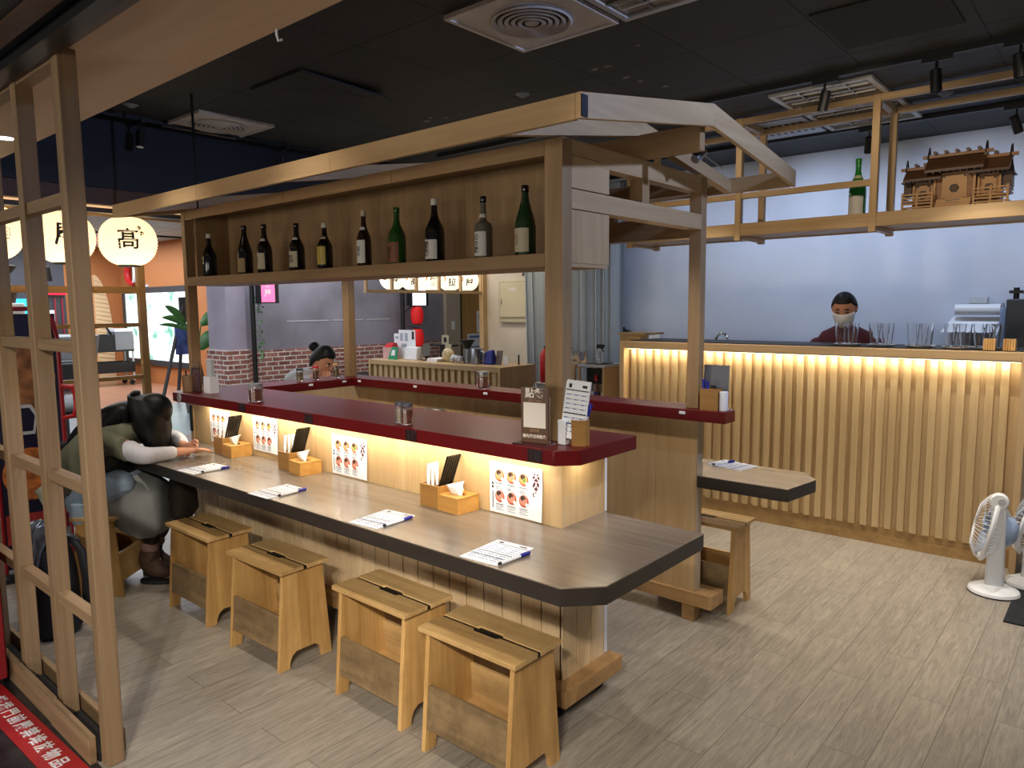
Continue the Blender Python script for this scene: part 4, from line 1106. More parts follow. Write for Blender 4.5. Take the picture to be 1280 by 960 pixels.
for (a, c), (a2, c2) in zip(px[1:], px[:-1]):
    MB('rubber').box(c+0.002, a2-0.002, 0.866, 0.934, 0, 0.030).part('channel', t)
# red floor sticker
t = thing('floor_sticker', 'red floor sticker strip with white characters beside the timber sill', 'sticker', (-3.1, 0.765, 0.0))
mt = frame_mtx((-3.10,0.760,0.0012),(1,0.03,0),(-0.03,1,0))
M['sticker_red'] = pbr('sticker_red', '#b3262b', 0.4)
MB('sticker_red').box(-0.72,0.02,-0.057,0.057,-0.001,0.0002).xf(mt).part('strip', t)
MB('sticker_red').box(0.022,0.75,-0.057,0.057,-0.001,0.0006).xf(mt).part('strip', t)
for k, ch in enumerate('鐵捲門前嚴禁堆放物品'):
    m2 = mt @ Matrix.Translation((-0.355+0.073*k, 0, 0.0009)) @ Matrix.Rotation(0.0,4,'Z')
    text_part('lettering', ch, 0.062, 'paper', t, m2, bold=0.0012, extrude=0.0002)
# red cabinet at the very left
t = thing('red_cabinet', 'dark red upright panel at the left edge in front of the lattice', 'panel', (-3.80, 0.80, 0))
MB(pbr('deep_red','#701317',0.45,var=0.1)).box(-4.30,-3.575,0.66,0.825,0.04,1.05).part('body', t, bevel=0.006)
MB(pbr('deep_red_edge','#8a1c20',0.4)).box(-3.575,-3.56,0.67,0.815,0.04,1.05).part('edge_trim', t)
MB('black').box(-4.28,-3.60,0.68,0.81,0,0.04).part('plinth', t)
# standing banner with red frame
t = thing('poster_stand', 'standing poster board with red frame and loop handle behind the lattice', 'sign', (-4.98, 1.34, 0))
M['poster'] = pbr('poster_navy', '#171430', 0.4, var=0.3, scale=3)
mt = frame_mtx((-5.0,1.36,0),(0.18,1,0),(0,0,1))
fr = MB(pbr('frame_red','#8f1420',0.35))
fr.tube([(-0.17,0.03,0),(-0.17,1.42,0),(-0.15,1.55,0),(-0.08,1.61,0),(0.10,1.61,0),(0.16,1.55,0),(0.18,1.42,0),(0.18,0.03,0)], 0.014, 10).xf(mt).part('frame', t)
MB('poster').box(-0.165,0.175,0.05,1.58,-0.006,0.006).xf(mt).part('panel', t)
pp = MB(pbr('poster_noodles','#8c5a36',0.6,var=0.6,scale=14))
n = 24; pp.add([(0.0+0.155*math.cos(2*PI*i/n), 1.20+0.20*math.sin(2*PI*i/n), 0.0075) for i in range(n)], [tuple(range(n))])
pp.xf(mt).part('bowl_picture', t); pp = MB(pbr('poster_broth','#b5662c',0.6,var=0.5,scale=20)); pp.add([(0.0+0.15*math.cos(2*PI*i/n), 0.62+0.16*math.sin(2*PI*i/n), 0.0075) for i in range(n)], [tuple(range(n))])
pp.xf(mt).part('bowl_picture', t); pp = MB(pbr('poster_red','#9c2a24',0.6,var=0.4,scale=20)); pp.box(-0.15,0.16,0.20,0.38,0.0065,0.0075)
pp.xf(mt).part('red_block', t)
b = MB('lightgrey').add([(-0.06,0.86,0.0085),(0.03,0.86,0.0085),(0.05,0.98,0.0085),(0.02,1.04,0.0085),(-0.05,1.04,0.0085),(-0.07,0.97,0.0085)], [(0,1,2,3,4,5)])
b.use('poster').add([(-0.045,0.88,0.009),(0.02,0.88,0.009),(0.035,0.97,0.009),(0.01,1.02,0.009),(-0.04,1.02,0.009),(-0.055,0.96,0.009)], [(0,1,2,3,4,5)])
b.xf(mt).part('emblem', t)
MB('bright_red').tube([(0.18,1.14,0.01),(0.235,1.13,0.02),(0.25,1.08,0.02),(0.25,1.00,0.02),(0.235,0.95,0.02),(0.18,0.94,0.01)], 0.013, 10).xf(mt).part('handle', t)
MB('black').box(-0.20,0.20,0,0.03,-0.12,0.12).xf(mt).part('foot', t)
# bags behind the lattice
t = thing('backpack', 'dark backpack with shiny crumpled flap on the floor behind the lattice', 'bag', (-4.05, 1.13, 0))
b = MB(pbr('bag_black','#15171c',0.6)); n=18; vs=[]
rings = [(0.0,0.16,0.10),(0.02,0.18,0.115),(0.18,0.185,0.12),(0.32,0.175,0.115),(0.42,0.15,0.10),(0.47,0.10,0.07)]
for z,rx,ry in rings:
    for j in range(n):
        a = 2*PI*j/n; c_, s_ = math.cos(a), math.sin(a)
        vs.append((-4.05+rx*math.copysign(abs(c_)**0.7,c_), 1.13+ry*math.copysign(abs(s_)**0.7,s_), z))
fs = [(i*n+j,i*n+(j+1)%n,(i+1)*n+(j+1)%n,(i+1)*n+j) for i in range(len(rings)-1) for j in range(n)]
fs += [tuple(range(n))[::-1], tuple(range((len(rings)-1)*n, len(rings)*n))]
b.add(vs, fs, True).part('body', t)
b = MB(pbr('bag_foil','#5d6470',0.22,0.3,var=0.7,scale=22)); rnd = random.Random(5); vs=[]
for i in range(7):
    for j in range(12):
        u, v = i/6, j/11
        vs.append((-4.21+0.32*v+rnd.uniform(-.008,.008), 1.02+0.22*u, 0.545-0.9*(u-0.55)**2*0.35-0.10*(v-0.5)**2+rnd.uniform(-.014,.014) - (0.10*(0.25-u)/0.25 if u < 0.25 else 0)))
b.add(vs, [(i*12+j,i*12+j+1,(i+1)*12+j+1,(i+1)*12+j) for i in range(6) for j in range(11)], False)
ob = b.part('flap', t); sd = ob.modifiers.new('thick','SOLIDIFY'); sd.thickness = 0.012
MB(pbr('strap_black','#121316',0.7)).tube([(-3.93,1.20,0.50),(-3.86,1.23,0.42),(-3.84,1.24,0.28),(-3.87,1.24,0.12),(-3.92,1.21,0.03)], [0.012,0.02,0.022,0.02,0.012], 8).part('strap', t)
MB('chrome').tube([(-3.96,1.19,0.515),(-3.93,1.21,0.535),(-3.90,1.20,0.50)], 0.006, 8).part('buckle', t)

# ================================================================== KITCHEN
M['slat_v'] = wood('slat_oak', '#ccb083', '#b09468', 'Z', fine=30)
M['skirt'] = wood('skirt_oak', '#b9955f', '#957345', 'X', dirt=0.5, dirt_col='#5c4528')
def slatted(name, label, x0, x1, y, ztop, zslat0, pitch, wslat, top_mat, grp=None, led=False, depth=0.46, lip=0.075):
    t = thing(name, label, 'counter', ((x0+x1)/2, y+0.2, 0), grp)
    MB('slat_v').box(x0, x1, y+0.02, y+0.045, 0.0, ztop-0.05).part('back_board', t)
    s = MB('slat_v'); x = x0+0.03
    while x < x1-0.05:
        s.box(x, x+wslat, y-0.008, y+0.02, zslat0, ztop-0.05); x += pitch
    s.part('slats', t, bevel=0.001)
    MB('skirt').box(x0, x1, y+0.006, y+0.02, 0.0, zslat0).part('skirting', t)
    MB('oak_x').box(x0-0.0, x1, y-lip, y+depth, ztop-0.05, ztop).part('top_board', t, bevel=0.002)
    return t
t = slatted('kitchen_counter', 'long slatted oak kitchen counter with glowing strip under its top edge', -3.135, -0.47, 5.13, 1.308, 0.115, 0.0745, 0.042, 'oak_x')
MB('oak_v').box(-3.175, -3.135, 5.055, 5.59, 0, 1.308).part('end_panel', t)
MB('oak_v').box(-0.47, -0.435, 5.055, 5.59, 0, 1.308).part('end_panel', t)
MB('black').box(-3.13, -0.475, 5.15, 5.58, 1.308, 1.314).part('black_mat', t)
MB('lightgrey').box(-3.13, -0.475, 5.075, 5.098, 1.250, 1.2575).part('led_profile', t)
MB(emis('led_kitchen_strip','#ffe2a0',7)).box(-3.12, -0.48, 5.079, 5.094, 1.2475, 1.2499).part('led_strip', t)
# stepped left return of the counter
t = thing('counter_return', 'plain oak side return at the left end of the slatted kitchen counter', 'counter', (-3.3, 5.6, 0))
MB('oak_v').box(-3.45, -3.180, 5.50, 5.53, 0, 1.34).part('panel', t)
MB('oak_x').box(-3.46, -3.180, 5.48, 5.80, 1.34, 1.36).part('top', t)
MB('pine_x').box(-3.32, -3.185, 5.40, 5.495, 1.22, 1.33).thing('wooden_crate', 'small orange wooden box fixed at the left end of the kitchen counter', 'box', bevel=0.003)
# hanging shelf frame
t = thing('hanging_shelf', 'oak hanging shelf frame suspended above the kitchen counter', 'shelf', (-1.3, 5.2, 2.05))
Y1, Y2 = 5.0, 5.414; PXS = [-3.05, -2.165, -1.285, -0.30, 0.60]
for x in PXS:
    MB('oak_v').box(x-0.022, x+0.022, Y1-0.021, Y1+0.021, 2.048, 2.884).part('post', t, bevel=0.002)
    MB('oak_v').box(x-0.022, x+0.022, Y2-0.021, Y2+0.021, 2.048, 2.884).part('post', t, bevel=0.002)
    MB('oak_y').box(x-0.020, x+0.020, Y1+0.021, Y2-0.021, 2.060, 2.085).part('cross_bar', t)
    MB('oak_y').box(x-0.020, x+0.020, Y1+0.021, Y2-0.021, 2.842, 2.880).part('cross_bar', t)
for a, c in zip(PXS[:-1], PXS[1:]):
    for y in (Y1, Y2):
        MB('oak_x').box(a+0.022, c-0.022, y-0.019, y+0.019, 2.080, 2.166).part('beam', t, bevel=0.002)
        MB('oak_x').box(a+0.022, c-0.022, y-0.019, y+0.019, 2.842, 2.882).part('top_rail', t, bevel=0.002)
    MB('oak_x').box(a+0.022, c-0.022, Y1+0.019, Y2-0.019, 2.088, 2.160).part('shelf_board', t)
for a, c in zip(PXS[:2], PXS[1:3]): MB('oak_x').box(a+0.022, c-0.022, Y1-0.015, Y1+0.015, 2.335, 2.375).part('mid_rail', t, bevel=0.002)
# bottle on the hanging shelf
bottle(-1.42, 5.14, 2.160, 0.375, 0.052, bgreen3, bgreen3, 'bright green bottle with brown and white label on the hanging kitchen shelf', lab=lwhite, lz=(0.02,0.36), neck=lcream, group='bottles on the hanging shelf')
# ------------------------------------------------------------------ shrine
t = thing('miniature_shrine', 'miniature wooden household shrine with stepped roofs on the hanging kitchen shelf', 'shrine', (-0.87, 5.2, 2.163))
sw = wood('shrine_wood', '#96693f', '#704a28', 'X', fine=60); sd_ = wood('shrine_roof', '#5a3e2b', '#3e2a1d', 'X', fine=60); sl = wood('shrine_light', '#bd9464', '#9c7344', 'X', fine=60)
zb = 2.163
MB(sw).box(-1.150,-0.590,5.10,5.33,zb,zb+0.012).part('base', t)
def hall(x0, x1, y0, z1, rz, name):
    b = MB(sw).box(x0, x1, y0+0.012, 5.31, zb+0.012, z1)
    b.use(sl).box(x0, x0+0.012, y0, y0+0.014, zb+0.012, z1).box(x1-0.012, x1, y0, y0+0.014, zb+0.012, z1).box(x0, x1, y0, y0+0.014, z1-0.012, z1)
    h = b.part('hall', t)
    xm, zm = (x0+x1)/2, zb+0.012+(z1-zb)*0.52
    d = MB(sl); w = (x1-x0)*0.30
    d.box(xm-w, xm+w, y0+0.006, y0+0.011, zb+0.055, z1-0.016)
    d.use('black'); n = 6
    d.add([(xm+0.028*math.cos(PI/3*i), y0+0.005, zm+0.028*math.sin(PI/3*i)) for i in range(n)], [tuple(range(n))])
    d.use(sw)
    for a in (0, PI/3, 2*PI/3):
        c_, s_ = math.cos(a), math.sin(a)
        d.tube([(xm-0.026*c_, y0+0.004, zm-0.026*s_),(xm+0.026*c_, y0+0.004, zm+0.026*s_)], 0.0022, 6)
    d.use('black')
    for sx in (-1,1):
        for zz in (zb+0.065, z1-0.024): d.box(xm+sx*w*0.82-0.006, xm+sx*w*0.82+0.006, y0+0.004, y0+0.007, zz-0.005, zz+0.005)
    d.part('door', t)
    # roof
    e = 0.055; yr = 5.205; ze, zr = z1+0.004, rz
    r = MB(sd_)
    xa, xb = x0-0.045, x1+0.045
    r.prism([(y0-e,ze),(yr,zr-0.014),(5.34,ze+0.01),(5.34,ze+0.024),(yr,zr),(y0-e,ze+0.015)], 'X', xa, xb)
    k = 9
    for i in range(k):
        x = xa+0.012+(xb-xa-0.024)*i/(k-1)
        r.prism([(y0-e+0.006,ze-0.008),(yr,zr-0.022),(yr,zr-0.014),(y0-e+0.006,ze)], 'X', x-0.003, x+0.003)
    rf = r.part('roof', t)
    MB(sw).box(xa-0.030, xb+0.030, yr-0.011, yr+0.011, zr-0.002, zr+0.016).part('ridge', t)
    m = 5 if name == 'c' else 2
    for i in range(m):
        x = xm + (i-(m-1)/2)*(0.058 if m == 5 else 0.05) + (0 if m == 5 else (-0.02 if name == 'l' else 0.0))
        MB(sd_).tube([(x, yr-0.026, zr+0.025),(x, yr+0.026, zr+0.025)], 0.011, 10).part('ridge_log', t)
    ends = {'c': (xa+0.004, xb-0.004), 'l': (xa+0.004,), 'r': (xb-0.004,)}[name]
    for x in ends:
        c_ = MB('black'); c_.tube([(x-0.004, yr-0.022, zr-0.008),(x-0.004, yr+0.018, zr+0.062)], 0.0042, 6); c_.tube([(x+0.004, yr+0.022, zr-0.008),(x+0.004, yr-0.018, zr+0.062)], 0.0042, 6)
        c_.part('finial', t)
hall(-0.985, -0.765, 5.150, 2.385, 2.492, 'c')
hall(-1.105, -0.990, 5.175, 2.345, 2.430, 'l')
hall(-0.760, -0.640, 5.175, 2.360, 2.455, 'r')
for x0, x1 in ((-1.150,-0.975),(-0.770,-0.590)):
    r = MB(sl)
    for z in (0.020,0.042,0.078,0.100): r.box(x0, x1, 5.100, 5.108, zb+z, zb+z+0.010)
    for f in (0, 0.5, 1): r.box(x0+(x1-x0-0.012)*f, x0+(x1-x0-0.012)*f+0.012, 5.097, 5.110, zb+0.012, zb+0.118)
    r.box(x0, x1, 5.110, 5.175, zb+0.060, zb+0.068)
    r.part('railing', t)
    xs = x0 if x0 < -1 else x1-0.012
    r = MB(sl)
    for z in (0.020,0.078,0.100): r.box(xs, xs+0.012, 5.108, 5.30, zb+z, zb+z+0.010)
    r.part('railing', t)
s = MB(sl)
for k in range(4): s.box(-0.965, -0.780, 5.098+0.013*k, 5.150, zb+0.012+0.013*k, zb+0.025+0.013*k)
s.part('steps', t)
MB(pbr('shrine_cloth','#5b6068',0.8)).prism([(5.0925,zb+0.006),(5.0965,zb+0.006),(5.149,zb+0.064),(5.145,zb+0.066)], 'X', -0.915, -0.84).part('step_cloth', t)
for x in (-1.135, -0.61):
    MB(sd_).box(x-0.022, x+0.022, 5.185, 5.29, zb+0.115, zb+0.185).box(x-0.035, x+0.035, 5.17, 5.30, zb+0.185, zb+0.193).part('side_wing', t)

# ------------------------------------------------------------------ things on the kitchen counter
M['glass_t'] = glass('tumbler_glass', '#ffffff', 0.0, 1.45)
zc = 1.314
gl0 = None; dish0 = None
def tumbler():
    r0, r1, h = 0.026, 0.038, 0.148
    b = MB('glass_t').lathe([(0,0),(r0,0),(r1,h),(r1-0.0026,h),(r0-0.0015,0.014),(0,0.012)], (0,0,0), 18)
    return b
groups = [(-1.475,5.24,'leftmost group, in front of the masked cook'),(-1.265,5.26,'second group from the left, right of the masked cook'),(-1.03,5.24,'third group, centre of the row'),(-0.82,5.22,'fourth group, below the paper towel holder'),(-0.665,5.24,'rightmost group beside the wooden blocks')]
for gx, gy, where in groups:
    if dish0 is None:
        d = MB('lightgrey').lathe([(0,0),(0.055,0),(0.085,0.010),(0.087,0.013),(0.055,0.005),(0,0.005)], (0,0,0), 28).thing('saucer', 'x', 'tray', origin=(0,0,0)); dish0 = d
    else:
        d = dish0.copy(); COL.objects.link(d)
    place(d, (gx, gy, zc), 0, 'round pale tray under tumblers, ' + where, 'trays of tumblers')
    for i, (dx, dy) in enumerate(((-0.042,-0.006),(0.040,-0.016),(0.0,0.045))):
        if gl0 is None:
            g = tumbler().thing('tumbler', 'x', 'glass', origin=(0,0,0)); gl0 = g
        else:
            g = gl0.copy(); COL.objects.link(g)
        place(g, (gx+dx, gy+dy, zc+0.0055), 0.3*i, 'clear tumbler on a tray, ' + where, 'tumblers, ' + where)
for x, lab in ((-0.645,'left one of two striped wooden blocks on the kitchen counter'),(-0.545,'right one of two striped wooden blocks on the kitchen counter')):
    t = thing('block_stand', lab, 'block', (x, 5.16, zc), 'striped wooden blocks')
    b = MB('pine_v')
    for k in range(5): b.box(x-0.030+0.0125*k, x-0.030+0.0125*k+0.0115, 5.135, 5.185, zc, zc+0.068)
    b.part('block', t, bevel=0.001)
    MB('acrylic').box(x-0.05, x+0.05, 5.190, 5.193, zc, zc+0.14).part('clear_sheet', t)
# back worktop against the wall
t = thing('kitchen_bench', 'steel kitchen bench along the blue wall behind the counter', 'bench', (-1.9, 6.25, 0))
MB('steel').box(-3.9, -0.30, 6.08, 6.58, 0.86, 0.90).part('top', t)
for x in (-3.85,-2.6,-1.4,-0.35):
    for y in (6.12,6.54): MB('steel').tube([(x,y,0),(x,y,0.86)], 0.018, 10).part('leg', t)
MB('steel').box(-3.85, -0.35, 6.12, 6.54, 0.25, 0.27).part('lower_shelf', t)
t = thing('faucet', 'chrome gooseneck faucet arching behind the kitchen counter left of the cook', 'faucet', (-2.86, 6.12, 0.90))
pts = [(-2.865,6.16,0.90),(-2.865,6.16,1.22)] + [(-2.865+0.085*(1-math.cos(a)), 6.16-0.03*(1-math.cos(a)), 1.22+0.125*math.sin(a)) for a in [PI*k/10 for k in range(1,11)]] + [(-2.695,6.10,1.18)]
MB('chrome').tube(pts, 0.011, 10).part('spout', t)
MB('chrome').lathe([(0.03,0),(0.03,0.02),(0.016,0.03),(0.016,0.08)], (-2.865,6.16,0.90), 16).part('base', t)
MB('chrome').tube([(-2.865,6.16,0.97),(-2.81,6.15,0.985)], 0.007, 8).part('lever', t)
# wall fittings
t = thing('outlet_box', 'white outlet box with grey conduit on the blue wall left of the faucet', 'outlet', (-3.70, 6.58, 1.24))
MB('white').box(-3.775,-3.645,6.55,6.599,1.235,1.30).part('box', t, bevel=0.004)
MB('darkgrey').tube([(-3.775,6.575,1.275),(-3.90,6.575,1.29),(-4.05,6.575,1.335),(-4.12,6.575,1.335)], 0.014, 10).part('conduit', t)
MB('blackm').box(-4.14,-4.08,6.55,6.599,1.30,1.37).part('clamp', t)
t = thing('towel_dispenser', 'white paper roll dispenser on the blue wall right of the cook', 'dispenser', (-0.90, 6.5, 1.38))
MB('white').tube([(-1.045,6.47,1.545),(-0.75,6.47,1.545)], 0.042, 20).part('roll', t)
MB('grey').lathe([(0,0),(0.05,0),(0.05,0.012),(0,0.012)], (-0.745,6.47,1.545), 20, 'X').part('end_cap', t)
MB('white').hexa([(-1.13,6.42,1.37),(-0.78,6.42,1.37),(-0.78,6.598,1.37),(-1.13,6.598,1.37),(-1.06,6.50,1.49),(-0.74,6.50,1.49),(-0.74,6.598,1.49),(-1.06,6.598,1.49)]).part('hood', t, bevel=0.004)
MB('lightgrey').box(-0.97,-0.85,6.56,6.598,1.590,1.640).part('hanger_tab', t, bevel=0.004)
MB('grey').box(-1.0,-0.80,6.50,6.598,1.23,1.369).part('lower_box', t, bevel=0.004)
t = thing('drink_machine', 'dark drink machine with blue side panel at the right edge of the kitchen', 'machine', (-0.55, 6.2, 0.90))
MB(pbr('machine_blue','#7f9bc8',0.3)).box(-0.715,-0.68,6.12,6.36,0.90,1.56).part('side_panel', t, bevel=0.004)
MB('darkgrey').box(-0.68,-0.34,6.10,6.38,0.90,1.62).part('body', t, bevel=0.01)
MB('black').tube([(-0.63,6.16,1.62),(-0.63,6.16,1.70)], 0.018, 12).box(-0.67,-0.59,6.13,6.19,1.66,1.68).part('tap', t)
# curtain
t = thing('curtain', 'pale grey pleated curtain left of the kitchen behind the stall', 'curtain', (-4.65, 6.40, 0.3))
b = MB(pbr('curtain_cloth','#b4bcc2',0.8,var=0.04)); n = 260; vs = []
for i in range(n+1):
    u = i/n; x = -5.30+1.30*u
    ph = u*2*PI*13.5
    for z, amp, sh in ((0.30,0.062,0.05),(1.2,0.066,0.03),(2.0,0.066,0.01),(2.84,0.055,0.0)):
        vs.append((x + sh*(1-u)*1.2 + 0.018*math.sin(2*ph+0.6), 6.38+amp*math.sin(ph+0.5*math.sin(u*17)), z))
b.add(vs, [(i*4+j,(i+1)*4+j,(i+1)*4+j+1,i*4+j+1) for i in range(n) for j in range(3)], True)
ob = b.part('cloth', t)
MB('lightgrey').tube([(-5.35,6.38,2.862),(-3.95,6.38,2.862)], 0.012, 10).part('rail', t)
# low display cabinets beside the counter
t = thing('display_cabinet', 'low white-framed display cabinet with toys inside left of the kitchen counter', 'cabinet', (-3.62, 5.42, 0), 'low cabinets by the kitchen counter')
x0,x1,y0,y1,z1 = -3.755,-3.47,5.28,5.58,1.06
fm = MB('oak_v')
for x in (x0,x1-0.022):
    for y in (y0,y1-0.022): fm.box(x,x+0.022,y,y+0.022,0,z1)
fm.part('frame', t)
MB('lightgrey').box(x0,x1,y0,y1,z1,z1+0.02).part('top', t)
MB('oak_v').box(x1-0.006,x1,y0+0.022,y1-0.022,0.05,z1).box(x0+0.022,x1-0.022,y1-0.008,y1-0.002,0.05,z1).part('panels', t)
for z in (0.05,0.40,0.755): MB('lightgrey').box(x0+0.004,x1-0.008,y0+0.02,y1-0.01,z,z+0.012).part('shelf', t)
MB('black').box(x0+0.03,x1-0.03,y0+0.10,y0+0.11,0.90,1.04).part('dark_screen', t)
rnd = random.Random(11)
for i, (c, lab) in enumerate((('white','white'),('bright_red','red'),('white','cream'),('blue','blue'),('black','black'),('white','pale'))):
    x = x0+0.045+0.036*i
    b = MB(c).ball((x,y0+0.06,0.767+0.024),(0.016,0.015,0.024),12,8).ball((x,y0+0.06,0.767+0.058),(0.012,0.012,0.013),12,8)
    b.thing('toy_figure', 'small %s toy on the shelf of the display cabinet' % lab, 'toy', 'toys in the display cabinet')
MB('bright_red').ball((-3.61,y0+0.085,0.97),(0.016,0.012,0.016),12,8).ball((-3.61,y0+0.080,0.945),(0.020,0.012,0.014),12,8).ball((-3.61,y0+0.085,0.785),(0.012,0.012,0.012),8,6).tube([(-3.61,y0+0.085,0.79),(-3.61,y0+0.085,0.95)],0.003,6).thing('red_ornament', 'red ornament on a stalk in front of the dark screen in the display cabinet', 'ornament')
t = thing('display_cabinet', 'low open oak stand under the clear cups, left of the toy cabinet', 'cabinet', (-3.90, 5.42, 0), 'low cabinets by the kitchen counter')
x0,x1 = -4.03,-3.79
fm = MB('oak_v')
for x in (x0,x1-0.025):
    for y in (y0,y1-0.025): fm.box(x,x+0.025,y,y+0.025,0,z1-0.02)
fm.part('frame', t)
MB('oak_x').box(x0,x1,y0,y1,z1-0.02,z1+0.01).part('top', t)
MB('oak_x').box(x0+0.004,x1-0.004,y0+0.004,y1-0.004,0.70,0.72).part('shelf', t)
b = MB('black').box(-3.94,-3.88,5.33,5.42,0.72,0.80)
b.thing('card_terminal', 'small black device on the shelf of the open oak stand', 'device', bevel=0.006)
cup0 = None
for i in range(6):
    if cup0 is None:
        c = MB('glass_t').lathe([(0.040,0),(0.030,0.105),(0,0.105),(0,0.1035),(0.0285,0.1035),(0.0385,0)], (0,0,0), 18, cap=False).thing('plastic_cup', 'x', 'cup', origin=(0,0,0)); cup0 = c
    else: c = cup0.copy(); COL.objects.link(c)
    x = -3.985+0.078*(i % 3); y = 5.36+0.12*(i//3)
    place(c, (x, y, 1.07), 0, 'clear upturned plastic cup on the open oak stand by the kitchen', 'upturned clear cups')
t = thing('spray_bottle', 'clear spray bottle with black trigger on the toy cabinet', 'spray bottle', (-3.60, 5.40, 1.088))
MB('glass_t').lathe([(0,0),(0.034,0),(0.036,0.01),(0.036,0.08),(0.014,0.115),(0.014,0.13),(0.0125,0.13),(0.0125,0.114),(0.034,0.079),(0.034,0.004),(0,0.004)], (-3.60,5.40,1.088), 20).part('body', t)
MB('black').box(-3.625,-3.565,5.385,5.415,1.218,1.255).tube([(-3.565,5.40,1.24),(-3.545,5.40,1.245)],0.008,8).tube([(-3.575,5.40,1.22),(-3.562,5.40,1.19)],0.006,8).part('trigger', t)
MB(pbr('tray_brown','#3b241a',0.5)).box(-3.70,-3.51,5.31,5.50,1.08,1.0875).thing('serving_tray', 'dark brown tray under the spray bottle on the toy cabinet', 'tray', bevel=0.003)
# fire extinguishers on a stand
t = thing('extinguisher_stand', 'white stand carrying two fire extinguishers before the pleated curtain', 'stand', (-4.32, 5.75, 0))
MB('lightgrey').box(-4.62,-4.18,5.70,5.95,0.80,0.82).part('top', t)
for x in (-4.60,-4.20):
    for y in (5.72,5.93): MB('lightgrey').tube([(x,y,0),(x,y,0.80)],0.012,8).part('leg', t)
for x, lab in ((-4.545,'red fire extinguisher visible left of the near front post'),(-4.27,'red fire extinguisher visible right of the near front post')):
    e = thing('fire_extinguisher', lab, 'fire extinguisher', (x,5.82,0.82), 'fire extinguishers')
    MB('bright_red').lathe([(0,0),(0.052,0),(0.055,0.01),(0.055,0.27),(0.045,0.31),(0.02,0.335),(0.018,0.35)], (x,5.82,0.82), 24).part('cylinder', e)
    MB('blackm').box(x-0.012,x+0.06,5.812,5.828,1.17,1.19).tube([(x,5.82,1.15),(x+0.04,5.80,1.14),(x+0.06,5.79,1.05),(x+0.058,5.80,0.95)],0.008,8).part('valve', e)
# white fans
def fan(x, y, rz, label):
    t = thing('pedestal_fan', label, 'fan', (0,0,0), 'white floor fans')
    MB('white').lathe([(0,0),(0.115,0),(0.125,0.008),(0.12,0.022),(0.075,0.045),(0,0.05)], (0,0,0), 32).part('base', t)
    MB('rubber').lathe([(0,-0.0),(0.118,-0.0),(0.127,0.005),(0.118,0.008)], (0,0,0.0), 32).part('base_rim', t)
    MB(pbr('fan_post','#cfd2d6',0.3)).hexa([(-0.030,-0.045,0.04),(0.022,-0.045,0.04),(0.022,0.045,0.04),(-0.030,0.045,0.04),(-0.026,-0.036,0.50),(0.020,-0.036,0.50),(0.020,0.036,0.50),(-0.026,0.036,0.50)]).part('post', t, bevel=0.012, seg=3)
    MB('white').lathe([(0,-0.028),(0.040,-0.026),(0.046,-0.018),(0.046,0.018),(0.040,0.026),(0,0.028)],(-0.002,0,0.515),24,'X').tube([(0.02,0.0,0.50),(0.085,-0.05,0.40),(0.085,-0.05,0.36)],0.022,12).part('neck', t)
    MB('lightgrey').lathe([(0,-0.031),(0.018,-0.031),(0.018,-0.02),(0,-0.02)],(-0.002,-0.012,0.520),20,'X').part('knob', t)
    # head tilted, facing +Y local
    hm = Matrix.Translation((0.085,0.035,0.345)) @ Matrix.Rotation(0.20,4,'X')
    R_ = 0.19
    MB('white').lathe([(R_,-0.012),(R_+0.008,0.0),(R_,0.012),(R_-0.006,0.0),(R_,-0.012)], (0,0,0), 48, 'Y', cap=False).xf(hm).part('cage_ring', t)
    g = MB('white')
    for k in range(44):
        a = 2*PI*k/44
        g.tube([(0.035*math.cos(a),0.075,0.035*math.sin(a)),(0.12*math.cos(a),0.068,0.12*math.sin(a)),(0.175*math.cos(a),0.035,0.175*math.sin(a)),(R_*math.cos(a),0,R_*math.sin(a))],0.0016,4)
    g.xf(hm).part('front_grille', t)
    g = MB('white')
    for k in range(44):
        a = 2*PI*k/44
        g.tube([(0.05*math.cos(a),-0.06,0.05*math.sin(a)),(0.15*math.cos(a),-0.045,0.15*math.sin(a)),(R_*math.cos(a),0,R_*math.sin(a))],0.0016,4)
    g.xf(hm).part('rear_grille', t)
    MB('white').lathe([(0,0.078),(0.036,0.076),(0.036,0.07),(0,0.068)], (0,0,0), 24, 'Y').xf(hm).part('badge', t)
    MB(pbr('fan_motor','#9fb4d6',0.3)).lathe([(0,-0.135),(0.05,-0.13),(0.085,-0.10),(0.10,-0.06),(0.06,-0.045),(0.03,0.0),(0.02,0.03),(0,0.03)], (0,0,0), 24, 'Y').xf(hm).part('motor', t)  # blue light on the white housing is put into its colour
    bl = pbr('fan_blade','#b7c6dc',0.3)
    for k in range(3):
        a = 2*PI*k/3; vs = []
        for i in range(7):
            for j in range(5):
                r = 0.03+0.13*i/6; w = (j/4-0.5)*(0.5+0.7*math.sin(PI*i/7)); yy = 0.02+0.03*(j/4-0.5)
                vs.append((r*math.cos(a+w), yy, r*math.sin(a+w)))
        ob = MB(bl).add(vs, [(i*5+j,i*5+j+1,(i+1)*5+j+1,(i+1)*5+j) for i in range(6) for j in range(4)], True).xf(hm).part('blade', t)
        sd2 = ob.modifiers.new('thick','SOLIDIFY'); sd2.thickness = 0.002
    t.location = (x,y,0); t.rotation_euler = (0,0,rz)
    return t
f1 = fan(-0.492, 4.655, math.radians(98), 'white floor fan nearer the camera at the right edge, turned away')
f2 = copy_tree(f1); place(f2, (-0.345, 4.90, 0), math.radians(80), 'white floor fan farther back at the right edge, mostly hidden by the first fan')
MB('black').tube([(-0.40,4.80,0.006),(-0.30,4.76,0.006),(-0.1,4.80,0.006),(0.2,4.9,0.006)],0.005,8).thing('extension_cable', 'thin black cable trailing right from the white fans', 'cable')
